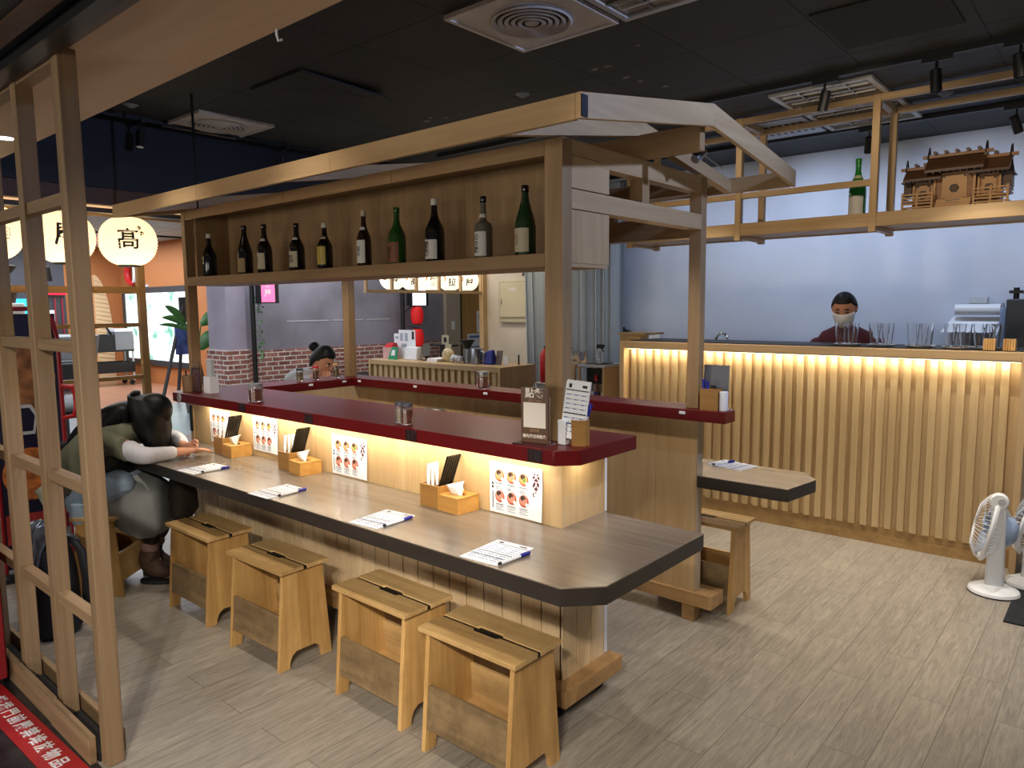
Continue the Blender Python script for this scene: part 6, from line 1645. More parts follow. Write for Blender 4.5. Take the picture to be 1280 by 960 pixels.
# gift bags on the shelf at the far left
t = thing('gift_bag', 'brown paper gift bag gathered at the top at the left edge', 'bag', (-7.0,1.78,1.3))
b = MB(pbr('bag_brown','#4c3a28',0.5,var=0.4,scale=20)); b.lathe([(0,0),(0.10,0.0),(0.12,0.10),(0.05,0.20),(0.13,0.30),(0.10,0.31),(0.04,0.21),(0,0.2)],(-7.0,1.78,1.66),18).part('bag', t)
t = thing('gift_bag', 'clear wrapped gift with red ribbon below the brown gift bag', 'bag', (-7.0,1.80,1.3))
MB('white').box(-7.10,-6.90,1.70,1.92,1.62-0.17,1.66).part('box', t, bevel=0.01)
b = MB('bright_red'); b.box(-7.102,-6.898,1.785,1.805,1.45,1.662).part('ribbon', t)
t = thing('shelf_cabinet', 'dark rounded cabinet carrying gifts at the left edge behind the lattice', 'cabinet', (-7.0,1.82,0))
MB('navy').box(-7.2,-6.80,1.55,2.02,0,1.449).part('body', t, bevel=0.02)
# ================================================================== PEOPLE
def figure_mtx(o, f):
    f = Vector((f[0], f[1], 0)).normalized(); l = Vector((-f.y, f.x, 0))
    m = Matrix((f, l, Vector((0,0,1)))).transposed().to_4x4(); m.translation = Vector(o)
    return m
def loft_rings(b, rings, n=24, cap=True, pw=0.85):
    """rings: (fwd, left, up, half_width, half_depth, lean)"""
    vs = []
    for (fx, ly, uz, hw, hd, lean) in rings:
        ca, sa = math.cos(lean), math.sin(lean)
        for j in range(n):
            a = 2*PI*j/n; c_, s_ = math.cos(a), math.sin(a)
            d = hd*math.copysign(abs(c_)**pw, c_); w_ = hw*math.copysign(abs(s_)**pw, s_)
            vs.append((fx+d*ca, ly+w_, uz-d*sa))
    k = len(rings)
    fs = [(i*n+j, i*n+(j+1)%n, (i+1)*n+(j+1)%n, (i+1)*n+j) for i in range(k-1) for j in range(n)]
    if cap: fs += [tuple(range(n))[::-1], tuple(range((k-1)*n, k*n))]
    return b.add(vs, fs, True)
def head_mesh(b, hm, skin='skin', eyes=True, shut=False, mouth=True, wd=0.074, dp=0.094, ht=0.118):
    """face looks along +x of hm, origin = head centre"""
    n, m = 36, 26; vs = []
    def g(y, z, y0, z0, s): return math.exp(-((y-y0)**2+(z-z0)**2)/(2*s*s))
    for i in range(m+1):
        th = PI*i/m
        for j in range(n):
            a = 2*PI*j/n
            x, y, z = math.sin(th)*math.cos(a), math.sin(th)*math.sin(a), -math.cos(th)
            X, Y, Z = dp*x, wd*y, ht*z
            if z < 0.1:
                t_ = min(1.0, (0.1-z)/1.1)
                Y *= 1-0.30*t_*t_
                X = X*(1-0.12*t_) + 0.012*t_
            if x > 0:
                k = x
                X += k*0.020*g(Y, Z, 0, -0.020, 0.011)          # nose tip
                X += k*0.010*g(Y, Z, 0, 0.005, 0.009)           # bridge
                X -= k*0.010*(g(Y, Z, 0.031, 0.008, 0.015)+g(Y, Z, -0.031, 0.008, 0.015))  # sockets
                X += k*0.005*g(Y, Z, 0, -0.055, 0.016)          # lips
                X += k*0.006*g(Y, Z, 0, -0.098, 0.018)          # chin
            vs.append((X, Y, Z))
    s0 = len(b.v)
    b.use(skin).add(vs, [(i*n+j,i*n+(j+1)%n,(i+1)*n+(j+1)%n,(i+1)*n+j) for i in range(m) for j in range(n)], True)
    for sg in (-1,1):
        b.use(skin).ball((-0.004, sg*(wd+0.001), -0.005), (0.019,0.008,0.030), 12, 8)
        if eyes:
            if shut: b.use('hair').ball((dp*0.905, sg*0.031, 0.002), (0.008,0.015,0.0022), 12, 6)
            else:
                b.use('white').ball((dp*0.875, sg*0.031, 0.007), (0.010,0.014,0.0045), 12, 8)
                b.use('black').ball((dp*0.960, sg*0.031, 0.006), (0.004,0.0065,0.0045), 10, 6)
            b.use('hair').ball((dp*0.915, sg*0.032, 0.027), (0.009,0.018,0.0035), 12, 6)
    if mouth: b.use(pbr('lips','#a8524a',0.5)).ball((dp*0.955+0.004, 0, -0.056), (0.006,0.020,0.006), 14, 8)
    b.xf(hm, s0)
def hair_cap(b, hm, wd=0.074, dp=0.094, ht=0.118, k=1.10, hairline=0.055, back=-0.085):
    n, m = 36, 26; vs = []
    for i in range(m+1):
        th = PI*i/m
        for j in range(n):
            a = 2*PI*j/n
            x, y, z = math.sin(th)*math.cos(a), math.sin(th)*math.sin(a), -math.cos(th)
            lim = back + (hairline-back)*max(0.0, min(1.0, (x*0.9+0.45)/0.9))
            q = k if ht*z > lim else 0.80
            vs.append((dp*x*q, wd*y*q*1.02, ht*z*q))
    s0 = len(b.v)
    b.use('hair').add(vs, [(i*n+j,i*n+(j+1)%n,(i+1)*n+(j+1)%n,(i+1)*n+j) for i in range(m) for j in range(n)], True)
    b.xf(hm, s0)
def join_into(ob, b, parent):
    """merge extra faces of a builder into an existing object's mesh (same body, one mesh)"""
    o = ORG.get(parent.name, Vector((0,0,0)))
    me = b.mesh('tmp', o); bm = bmesh.new(); bm.from_mesh(ob.data)
    nm = []
    for mt_ in me.materials:
        if mt_.name in [x.name for x in ob.data.materials]: nm.append([x.name for x in ob.data.materials].index(mt_.name))
        else: ob.data.materials.append(mt_); nm.append(len(ob.data.materials)-1)
    for p in me.polygons: p.material_index = nm[p.material_index]
    bm.from_mesh(me); bm.to_mesh(ob.data); bm.free(); bpy.data.meshes.remove(me)
def hand_pts(pts, edges, wrist, palm_dir, side_dir, curl_dir, tag_, rp=0.020, sc=1.0):
    """five unequal bent fingers growing out of a palm"""
    w = Vector(pts[wrist][0]); d = Vector(palm_dir).normalized(); s = Vector(side_dir).normalized(); c = Vector(curl_dir).normalized()
    pm = tag_+'palm'; pts[pm] = (tuple(w+d*0.050*sc), (rp*1.3, rp*0.75)); edges.append((wrist, pm))
    for k, (off, L) in enumerate(((-0.030,0.066),(-0.010,0.078),(0.011,0.074),(0.030,0.058))):
        a = w+d*0.085*sc+s*off*sc; b_ = a+(d*0.75+c*0.45).normalized()*L*0.55*sc; e = b_+(d*0.25+c*0.9).normalized()*L*0.5*sc
        n0, n1, n2 = [tag_+'f%d%s' % (k, q) for q in 'abc']
        pts[n0] = (tuple(a), 0.0095); pts[n1] = (tuple(b_), 0.0085); pts[n2] = (tuple(e), 0.0065)
        edges += [(pm, n0), (n0, n1), (n1, n2)]
    a = w+d*0.040*sc-s*0.032*sc+c*0.012; b_ = a+(d*0.7-s*0.5+c*0.4).normalized()*0.034*sc; e = b_+(d*0.9+c*0.2).normalized()*0.026*sc
    pts[tag_+'ta'] = (tuple(a), 0.011); pts[tag_+'tb'] = (tuple(b_), 0.0095); pts[tag_+'tc'] = (tuple(e), 0.0075)
    edges += [(pm, tag_+'ta'), (tag_+'ta', tag_+'tb'), (tag_+'tb', tag_+'tc')]

M['olive'] = pbr('olive_cloth', '#6a6c58', 0.85, var=0.12, scale=5)
M['olive_l'] = pbr('olive_lining', '#8f9585', 0.85, var=0.1, scale=5)
M['shirt'] = pbr('grey_white_knit', '#cfcfd6', 0.85, var=0.06, scale=30)
M['denim'] = pbr('washed_denim', '#98adc0', 0.85, var=0.22, scale=9)
M['skirt'] = pbr('grey_skirt', '#8d8f8b', 0.85, var=0.12, scale=6)
M['boot'] = pbr('brown_suede', '#3f2a1c', 0.8, var=0.25, scale=18)
M['sock'] = pbr('mauve_sock', '#7a5f58', 0.9)
M['coat_br'] = pbr('dark_brown_cloth', '#2b2119', 0.8, var=0.3, scale=7)

# ---- woman in the olive vest, leaning over the counter
t = thing('person', 'woman with long black hair in olive vest leaning over the front counter', 'person', (-4.42, 1.615, 0.46))
W1 = figure_mtx((-4.42,1.615,0), (0.7587,0.6514))
pts = {'pelvis': ((-0.17,0,0.565),0.115), 'waist': ((-0.13,0,0.70),0.10), 'chest': ((-0.02,0,0.83),0.105), 'neckb': ((0.115,0,0.925),0.052), 'neck': ((0.165,0,0.955),0.046), 'skull': ((0.20,0,0.99),0.06)}
edges = [('pelvis','waist'),('waist','chest'),('chest','neckb'),('neckb','neck'),('neck','skull')]
for s, k in ((-1,'R'),(1,'L')):
    sh = {'R': ((0.10,-0.155,0.86),0.055), 'L': ((0.10,0.155,0.865),0.055)}[k]
    el = {'R': ((0.285,-0.225,0.795),0.041), 'L': ((0.28,0.20,0.815),0.041)}[k]
    wr = {'R': ((0.435,-0.085,0.800),0.026), 'L': ((0.385,0.035,0.808),0.026)}[k]
    pts['sh'+k] = sh; pts['el'+k] = el; pts['fa'+k] = (tuple((Vector(el[0])*0.6+Vector(wr[0])*0.4)), 0.037); pts['wr'+k] = wr
    edges += [('chest','sh'+k),('sh'+k,'el'+k),('el'+k,'fa'+k),('fa'+k,'wr'+k)]
    hy = -0.055 if k == 'R' else 0.075
    pts['hip'+k] = ((-0.12, s*0.09,0.545),0.085); pts['kn'+k] = ((0.245, hy+0.06,0.535),0.062); pts['cf'+k] = ((0.20,hy+0.06,0.36),0.052)
    pts['an'+k] = ((0.150 if k == 'R' else 0.10, hy+0.06,0.11),0.030); pts['ft'+k] = ((0.245 if k == 'R' else 0.195, hy+0.06,0.045),0.024); pts['to'+k] = ((0.285 if k == 'R' else 0.235, hy+0.06,0.040),0.018)
    edges += [('pelvis','hip'+k),('hip'+k,'kn'+k),('kn'+k,'cf'+k),('cf'+k,'an'+k),('an'+k,'ft'+k),('ft'+k,'to'+k)]
hand_pts(pts, edges, 'wrR', (0.9,0.35,0.05), (0.3,-0.85,0.2), (0.2,0.6,-0.45), 'R')
hand_pts(pts, edges, 'wrL', (0.85,-0.45,0.12), (0.2,0.3,0.9), (0.3,-0.8,-0.15), 'L')
body = skin_part('body', pts, edges, 'skin', t, 2, W1)
hm = W1 @ Matrix.Translation((0.225,0,1.005)) @ Matrix.Rotation(0.85,4,'Y')
hb = MB('skin'); head_mesh(hb, hm); join_into(body, hb, t)
hr = MB('hair'); hair_cap(hr, hm, k=1.13, hairline=0.0, back=-0.12)
hair = hr.part('hair', t)
b = MB('hair')
loft_rings(b, [(0.170,0,1.112,0.050,0.050,0.2),(0.195,0,1.098,0.092,0.088,0.25),(0.215,0,1.050,0.108,0.108,0.2),(0.222,0,0.985,0.112,0.104,0.1),(0.232,0,0.920,0.114,0.090,0.05),(0.248,0,0.860,0.108,0.066,0.0),(0.262,0,0.810,0.092,0.042,0.0),(0.272,0,0.770,0.060,0.020,0.0)], 32, pw=1.0)
n0 = len(b.v)
for i, p in enumerate(b.v):
    k = 0.006*math.sin(i*2.7)+0.005*math.sin(i*1.31)
    p.x += k*(1.12-p.z)*2.5; p.y += 0.8*k*(1.12-p.z)*2.5
b.xf(W1).part('hair_curtain', t)
strands = {'crown': ((0.15,0,1.055),0.072), 'b1': ((0.07,0,1.015),0.088), 'b2': ((-0.02,0,0.970),0.092), 'b3': ((-0.11,0,0.925),0.080), 'b4': ((-0.20,0,0.875),0.052), 'b5': ((-0.26,0,0.825),0.018),
           'c1': ((0.07,-0.075,0.985),0.060), 'c2': ((-0.01,-0.105,0.935),0.050), 'c3': ((-0.08,-0.11,0.895),0.030), 'c4': ((-0.13,-0.10,0.865),0.010),
           'd1': ((0.07,0.075,0.985),0.060), 'd2': ((-0.01,0.105,0.935),0.050), 'd3': ((-0.08,0.11,0.895),0.030)}
skin_part('hair_strands', strands, [('crown','b1'),('b1','b2'),('b2','b3'),('b3','b4'),('b4','b5'),('b1','c1'),('c1','c2'),('c2','c3'),('c3','c4'),('b1','d1'),('d1','d2'),('d2','d3')], 'hair', t, 2, W1)
MB('black').ball((0,0,0),(0.018,0.05,0.016),14,8).xf(W1 @ Matrix.Translation((0.145,0,1.125))).part('hair_clip', t)
# knit sleeves
for s, k in ((-1,'R'),(1,'L')):
    e_, w_ = Vector(pts['el'+k][0]), Vector(pts['wr'+k][0])
    sp = {'a': (tuple(Vector(pts['sh'+k][0])*0.75+e_*0.25), 0.064), 'b': (tuple(e_+Vector((0,0,0.004))), 0.053), 'c': (tuple(e_*0.55+w_*0.45+Vector((0,0,0.004))), 0.044), 'd': (tuple(e_*0.12+w_*0.88+Vector((0,0,0.002))), 0.034)}
    skin_part('sleeve', sp, [('a','b'),('b','c'),('c','d')], 'shirt', t, 2, W1)
# vest: broad over the shoulders, hanging open behind
b = MB('olive')
loft_rings(b, [(-0.235,0,0.585,0.175,0.115,0.35),(-0.205,0,0.66,0.185,0.125,0.45),(-0.15,0,0.74,0.195,0.13,0.7),(-0.075,0,0.815,0.205,0.125,0.9),(0.01,0,0.865,0.215,0.105,1.0),(0.075,0,0.90,0.195,0.080,1.05),(0.125,0,0.925,0.12,0.060,1.0),(0.145,0,0.935,0.07,0.052,0.95)])
b.xf(W1).part('vest', t)
for s in (-1,1):
    b = MB('olive')
    loft_rings(b, [(0.02,s*0.13,0.875,0.075,0.09,0.9),(0.08,s*0.175,0.872,0.082,0.082,1.0),(0.135,s*0.20,0.855,0.075,0.074,1.25),(0.18,s*0.212,0.838,0.060,0.066,1.4)], 18)
    b.xf(W1).part('vest_shoulder', t)
b = MB('olive_l')
vs = []
for i in range(7):
    for j in range(9):
        u, v = i/6, j/8
        vs.append((-0.335+0.02*math.sin(3*v*PI)+0.10*u*(0.3+v*0.4), 0.19-0.40*v, 0.63-0.155*u-0.03*math.sin(v*PI*2)-0.02*v))
b.add(vs, [(i*9+j,i*9+j+1,(i+1)*9+j+1,(i+1)*9+j) for i in range(6) for j in range(8)], True)
ob = b.xf(W1).part('vest_tail', t, label='paler hanging tail of the vest'); sd = ob.modifiers.new('thick','SOLIDIFY'); sd.thickness = 0.012
b = MB(pbr('patterned_scarf','#2b2226',0.8,var=0.9,scale=40)); b.ball((0,0,0),(0.045,0.11,0.095),16,10).xf(W1 @ Matrix.Translation((-0.315,-0.02,0.765)) @ Matrix.Rotation(0.5,4,'Y')).part('scarf', t)
# dark top and denim tied at the waist
b = MB('black'); loft_rings(b, [(-0.15,0,0.56,0.155,0.135,0.1),(-0.09,0,0.65,0.160,0.160,0.2),(-0.02,0,0.73,0.160,0.140,0.5),(0.04,0,0.80,0.16,0.075,0.9)]); b.xf(W1).part('top', t)
b = MB('denim'); loft_rings(b, [(-0.10,0,0.470,0.185,0.150,0.0),(-0.085,0,0.53,0.195,0.175,0.0),(-0.045,0,0.60,0.190,0.185,0.05),(-0.01,0,0.655,0.175,0.165,0.15),(0.01,0,0.695,0.150,0.125,0.3)]); b.xf(W1).part('denim_jacket', t)
b = MB('denim'); loft_rings(b, [(-0.03,-0.15,0.52,0.055,0.09,0.0),(0.015,-0.165,0.575,0.062,0.115,0.1),(0.07,-0.165,0.625,0.060,0.115,0.2),(0.105,-0.150,0.665,0.050,0.085,0.3),(0.115,-0.135,0.69,0.035,0.045,0.4)], 18); b.xf(W1).part('denim_sleeve', t)
b = MB('denim'); loft_rings(b, [(-0.10,-0.185,0.385,0.018,0.035,0.0),(-0.11,-0.195,0.45,0.028,0.05,0.0),(-0.09,-0.195,0.53,0.035,0.06,0.0)], 14); b.xf(W1).part('denim_sleeve', t)
# skirt over the thighs
b = MB('skirt')
loft_rings(b, [(0.165,0.01,0.318,0.150,0.085,0.25),(0.155,0.01,0.345,0.165,0.125,0.2),(0.125,0.0,0.42,0.185,0.185,0.1),(0.09,0,0.50,0.195,0.230,0.05),(0.06,0,0.565,0.190,0.245,0.0),(0.02,0,0.62,0.175,0.215,0.0),(-0.02,0,0.655,0.15,0.165,0.0)], 32)
for p in b.v:
    a_ = math.atan2(p.y, p.x-0.1); p.x += 0.006*math.sin(9*a_)*(0.62-p.z)*3; p.y += 0.006*math.cos(9*a_)*(0.62-p.z)*3
b.xf(W1).part('skirt', t)
for k in 'RL':
    an, ft, to, cf = [Vector(pts[q+k][0]) for q in ('an','ft','to','cf')]
    skin_part('legging', {'a': (tuple(Vector(pts['kn'+k][0])), 0.068), 'b': (tuple(cf), 0.057), 'c': (tuple(cf*0.45+an*0.55), 0.054)}, [('a','b'),('b','c')], 'black', t, 2, W1)
    skin_part('sock', {'a': (tuple(cf*0.58+an*0.42), 0.060), 'b': (tuple(cf*0.25+an*0.75), 0.058)}, [('a','b')], 'sock', t, 2, W1)
    d = Vector((1,0,0))
    skin_part('boot', {'a': (tuple(an+Vector((0.000,0,0.130))), 0.066), 'b': (tuple(an+Vector((-0.004,0,0.05))), 0.064), 'h': (tuple(an+Vector((-0.015,0,-0.040))), 0.064), 'm': (tuple(an+Vector((0.075,0,-0.050))), 0.058), 't': (tuple(an+Vector((0.160,0,-0.064))), 0.046)}, [('a','b'),('b','h'),('h','m'),('b','m'),('m','t')], 'boot', t, 2, W1)
    b = MB('rubber'); c0 = an + Vector((0.06,0,-0.11))
    pr = [(c0.x+0.118*math.cos(q)*(1 if math.cos(q) > 0 else 0.92), c0.y+0.044*math.sin(q)) for q in [2*PI*i/24 for i in range(24)]]
    b.prism(pr,'Z',0.001,0.022).xf(W1).part('sole', t)
    if k == 'R': 
        b = MB('white')
        for q in range(3): b.tube([tuple(an+Vector((0.045+0.012*q,-0.03,0.045-0.02*q))), tuple(an+Vector((0.062+0.012*q,0,0.05-0.02*q))), tuple(an+Vector((0.045+0.012*q,0.03,0.045-0.02*q)))], 0.004, 6)
        b.xf(W1).part('laces', t)
# her bag, hanging under the worktop edge
t2 = thing('shoulder_bag', 'dark brown cloth bag hanging below the worktop beside the seated woman', 'bag', (-4.12,1.83,0.40))
b = MB('coat_br'); loft_rings(b, [(0.34,0.035,0.385,0.09,0.03,0.0),(0.345,0.035,0.43,0.13,0.055,0.0),(0.34,0.035,0.53,0.12,0.06,0.05),(0.325,0.035,0.62,0.08,0.045,0.1),(0.32,0.035,0.680,0.03,0.02,0.1)], 20); b.xf(figure_mtx((-4.37,1.62,0),(0.7587,0.6514))).part('body', t2)
b = MB('coat_br'); b.tube([(0.32,0.035,0.67),(0.30,0.035,0.694)],0.010,8).xf(figure_mtx((-4.37,1.62,0),(0.7587,0.6514))).part('strap', t2)

# ---- masked cook in the kitchen
t = thing('person', 'cook with white face mask and dark red shirt behind the kitchen counter', 'person', (-1.66,5.84,0))
W2 = figure_mtx((-1.65,5.84,0), (0.12,-1.0))
pts = {'pelvis': ((0,0,0.93),0.135), 'waist': ((0.01,0,1.08),0.115), 'chest': ((0.05,0,1.28),0.125), 'neckb': ((0.085,0,1.405),0.06), 'neck': ((0.105,0,1.445),0.052), 'skull': ((0.125,0,1.52),0.06)}
edges = [('pelvis','waist'),('waist','chest'),('chest','neckb'),('neckb','neck'),('neck','skull')]
for s, k in ((-1,'R'),(1,'L')):
    pts['sh'+k] = ((0.06,s*0.155,1.345),0.052); pts['el'+k] = ((0.05,s*0.235,1.10),0.038); pts['fa'+k] = ((0.14,s*0.20,1.03),0.038); pts['wr'+k] = ((0.26,s*0.10,1.00),0.026)
    pts['hip'+k] = ((0,s*0.09,0.90),0.10); pts['kn'+k] = ((0.02,s*0.10,0.48),0.062); pts['cf'+k] = ((-0.01,s*0.10,0.32),0.055); pts['an'+k] = ((-0.01,s*0.10,0.09),0.038); pts['ft'+k] = ((0.12,s*0.11,0.040),0.036); pts['to'+k] = ((0.17,s*0.11,0.034),0.028)
    edges += [('chest','sh'+k),('sh'+k,'el'+k),('el'+k,'fa'+k),('fa'+k,'wr'+k),('pelvis','hip'+k),('hip'+k,'kn'+k),('kn'+k,'cf'+k),('cf'+k,'an'+k),('an'+k,'ft'+k),('ft'+k,'to'+k)]
    hand_pts(pts, edges, 'wr'+k, (0.9,-s*0.25,-0.05), (0.2,s*0.9,0.0), (0.3,-s*0.2,-0.8), k)
body = skin_part('body', pts, edges, 'skin', t, 2, W2)
hm = W2 @ Matrix.Translation((0.140,0,1.565)) @ Matrix.Rotation(0.42,4,'Y')
hb = MB('skin'); head_mesh(hb, hm, mouth=False, wd=0.080, shut=True); join_into(body, hb, t)
hr = MB('hair'); hair_cap(hr, hm, k=1.07, hairline=0.058, back=-0.07, wd=0.084); hr.part('hair', t)
b = MB('white'); n = 16; vs = []
for i in range(9):
    for j in range(n+1):
        v, a = i/8, -1.25+2.5*j/n
        z = -0.010-0.100*v; rr = 1.10+0.13*math.sin(PI*v)*math.cos(a)
        ww = 0.074*(1-0.25*v*v); vs.append((0.094*rr*math.cos(a)*(1-0.06*v)+0.004, ww*1.08*math.sin(a)*(1.0), z-0.010*math.cos(a)*(1-v)*(-0.6)))
ob = b.add(vs, [(i*(n+1)+j,i*(n+1)+j+1,(i+1)*(n+1)+j+1,(i+1)*(n+1)+j) for i in range(8) for j in range(n)], True).xf(hm).part('face_mask', t)
sd = ob.modifiers.new('thick','SOLIDIFY'); sd.thickness = 0.003
M['maroon_shirt'] = pbr('maroon_shirt', '#4a1620', 0.85, var=0.1, scale=6)
b = MB('maroon_shirt'); loft_rings(b, [(0.0,0,0.86,0.185,0.135,0),(0.005,0,0.95,0.18,0.135,0),(0.015,0,1.10,0.165,0.125,0.05),(0.045,0,1.24,0.185,0.13,0.1),(0.06,0,1.33,0.20,0.115,0.15),(0.065,0,1.385,0.165,0.09,0.2),(0.075,0,1.42,0.09,0.072,0.25),(0.082,0,1.435,0.068,0.065,0.3)]); b.xf(W2).part('shirt', t)
for s, k in ((-1,'R'),(1,'L')):
    e_, w_ = Vector(pts['el'+k][0]), Vector(pts['wr'+k][0]); sh = Vector(pts['sh'+k][0])
    skin_part('sleeve', {'a': (tuple(sh+Vector((0,s*0.006,0.004))), 0.088), 'b': (tuple(sh*0.5+e_*0.5), 0.082), 'c': (tuple(e_), 0.070), 'd': (tuple(e_*0.6+w_*0.4), 0.058)}, [('a','b'),('b','c'),('c','d')], 'maroon_shirt', t, 2, W2)
    skin_part('trouser_leg', {'a': ((0,s*0.09,0.90),0.112), 'b': ((0.02,s*0.10,0.48),0.082), 'c': ((-0.005,s*0.10,0.10),0.066)}, [('a','b'),('b','c')], 'black', t, 2, W2)
    skin_part('shoe', {'a': ((-0.03,s*0.10,0.045),0.044), 'b': ((0.07,s*0.105,0.042),0.042), 'c': ((0.17,s*0.11,0.036),0.035)}, [('a','b'),('b','c')], 'rubber', t, 2, W2)

# ---- diner with tied hair at the far end
t = thing('person', 'diner with tied black hair and white jacket bending over the far left counter', 'person', (-5.05,3.30,0.46))
W3 = figure_mtx((-5.08,3.33,0), (0.93,0.30))
pts = {'pelvis': ((-0.06,0,0.56),0.12), 'waist': ((-0.03,0,0.70),0.105), 'chest': ((0.03,0,0.88),0.115), 'neckb': ((0.10,0,1.02),0.055), 'neck': ((0.13,0,1.06),0.048), 'skull': ((0.155,0,1.13),0.06)}
edges = [('pelvis','waist'),('waist','chest'),('chest','neckb'),('neckb','neck'),('neck','skull')]
for s, k in ((-1,'R'),(1,'L')):
    pts['sh'+k] = ((0.05,s*0.16,0.965),0.058); pts['el'+k] = ((0.20,s*0.22,0.80),0.042); pts['fa'+k] = ((0.25,s*0.17,0.88),0.037); pts['wr'+k] = ((0.285,s*0.11,0.985),0.026)
    pts['hip'+k] = ((-0.03,s*0.09,0.545),0.095); pts['kn'+k] = ((0.34,s*0.11,0.52),0.065); pts['cf'+k] = ((0.32,s*0.11,0.34),0.054); pts['an'+k] = ((0.28,s*0.11,0.09),0.038); pts['ft'+k] = ((0.39,s*0.11,0.040),0.035); pts['to'+k] = ((0.44,s*0.11,0.034),0.027)
    edges += [('chest','sh'+k),('sh'+k,'el'+k),('el'+k,'fa'+k),('fa'+k,'wr'+k),('pelvis','hip'+k),('hip'+k,'kn'+k),('kn'+k,'cf'+k),('cf'+k,'an'+k),('an'+k,'ft'+k),('ft'+k,'to'+k)]
    hand_pts(pts, edges, 'wr'+k, (-0.1,-s*0.35,0.9), (0.9,0,0.1), (-0.5,-s*0.6,0.1), k)
body = skin_part('body', pts, edges, 'skin', t, 2, W3)
hm = W3 @ Matrix.Translation((0.185,0,1.185)) @ Matrix.Rotation(0.60,4,'Y')
hb = MB('skin'); head_mesh(hb, hm); join_into(body, hb, t)
hr = MB('hair'); hair_cap(hr, hm, k=1.12, hairline=0.060, back=-0.09); hr.part('hair', t)
hr = MB('hair'); hr.ball((0,0,0),(0.045,0.045,0.042),16,10).xf(hm @ Matrix.Translation((-0.122,0.0,0.045))).part('hair_bun', t)
M['jacket_w'] = pbr('white_jacket', '#b6bcc4', 0.8, var=0.12, scale=5)
b = MB('jacket_w'); loft_rings(b, [(-0.06,0,0.47,0.20,0.16,0),(-0.05,0,0.58,0.20,0.16,0),(-0.02,0,0.74,0.19,0.15,0.2),(0.02,0,0.88,0.205,0.14,0.3),(0.05,0,0.965,0.20,0.115,0.4),(0.075,0,1.01,0.13,0.09,0.45),(0.095,0,1.04,0.075,0.07,0.5)]); b.xf(W3).part('jacket', t)
b = MB('jacket_w'); b.ball((0,0,0),(0.10,0.155,0.075),18,12).xf(W3 @ Matrix.Translation((-0.045,0,1.035)) @ Matrix.Rotation(-0.5,4,'Y')).part('hood', t)
b = MB('jacket_w'); b.tube([(0.06+0.085*math.cos(a),0.095*math.sin(a),1.035-0.03*math.cos(a)) for a in [2*PI*i/20 for i in range(20)]], 0.028, 10, closed=True).xf(W3).part('collar', t)
for s, k in ((-1,'R'),(1,'L')):
    e_, w_ = Vector(pts['el'+k][0]), Vector(pts['wr'+k][0]); sh = Vector(pts['sh'+k][0])
    skin_part('sleeve', {'a': (tuple(sh), 0.072), 'b': (tuple(e_), 0.058), 'c': (tuple(e_*0.35+w_*0.65), 0.046)}, [('a','b'),('b','c')], 'jacket_w', t, 2, W3)
    skin_part('trouser_leg', {'a': ((-0.03,s*0.09,0.545),0.105), 'b': ((0.34,s*0.11,0.525),0.076), 'c': ((0.285,s*0.11,0.11),0.058)}, [('a','b'),('b','c')], 'navy', t, 2, W3)
    skin_part('shoe', {'a': ((0.255,s*0.11,0.045),0.043), 'b': ((0.35,s*0.11,0.042),0.040), 'c': ((0.44,s*0.11,0.036),0.033)}, [('a','b'),('b','c')], 'white', t, 2, W3)
# ================================================================== CAMERA + LIGHT
F = 902.12
yaw, pitch, roll = math.radians(40.6478642), math.radians(6.14844605), math.radians(0.49453141)
cy, sy = math.cos(yaw), math.sin(yaw)
Fw = Vector((-sy*math.cos(pitch), cy*math.cos(pitch), -math.sin(pitch)))
R = Vector((cy, sy, 0)); D = Fw.cross(R)
R2 = R*math.cos(roll) + D*math.sin(roll); D2 = -R*math.sin(roll) + D*math.cos(roll)
cam_d = bpy.data.cameras.new('camera'); cam = bpy.data.objects.new('camera', cam_d); COL.objects.link(cam)
cam_d.sensor_fit = 'HORIZONTAL'; cam_d.sensor_width = 36.0; cam_d.lens = F / 1280 * 36.0
cam_d.clip_start = 0.05; cam_d.clip_end = 100
mw = Matrix((R2, -D2, -Fw)).transposed().to_4x4(); mw.translation = (0, 0, 1.6)
cam.matrix_world = mw
scn.camera = cam

def col3(h): return lin(h)[:3]
def area(name, loc, aim, sx, sy_, power, h, spread=180):
    l = bpy.data.lights.new(name, 'AREA'); l.shape = 'RECTANGLE'; l.size = sx; l.size_y = sy_; l.energy = power; l.color = col3(h)
    l.spread = math.radians(spread)
    o = bpy.data.objects.new(name, l); COL.objects.link(o); o.location = loc
    o.rotation_euler = Vector(aim).to_track_quat('-Z', 'Y').to_euler()
    return o
def spotl(name, loc, to, power, h, ang=60, blend=0.5, r=0.03):
    l = bpy.data.lights.new(name, 'SPOT'); l.energy = power; l.color = col3(h); l.spot_size = math.radians(ang); l.spot_blend = blend; l.shadow_soft_size = r
    o = bpy.data.objects.new(name, l); COL.objects.link(o); o.location = loc
    o.rotation_euler = (Vector(to) - Vector(loc)).to_track_quat('-Z', 'Y').to_euler()
    return o
WARM, NEUT, COOL = '#ffdcae', '#fff5e8', '#cfe0ff'
# LED strips
LED = '#fff4de'
area('led_front', (-3.0, 2.088, ZRB-0.014), (0, 0.25, -1), 2.68, 0.012, 8.5, LED)
area('led_end', (-1.532, 2.25, ZRB-0.014), (-0.25, 0, -1), 0.012, 0.28, 0.6, LED)
area('led_kitchen', (-1.80, 5.085, 1.243), (0, 0.45, -1), 2.6, 0.012, 5.5, LED)
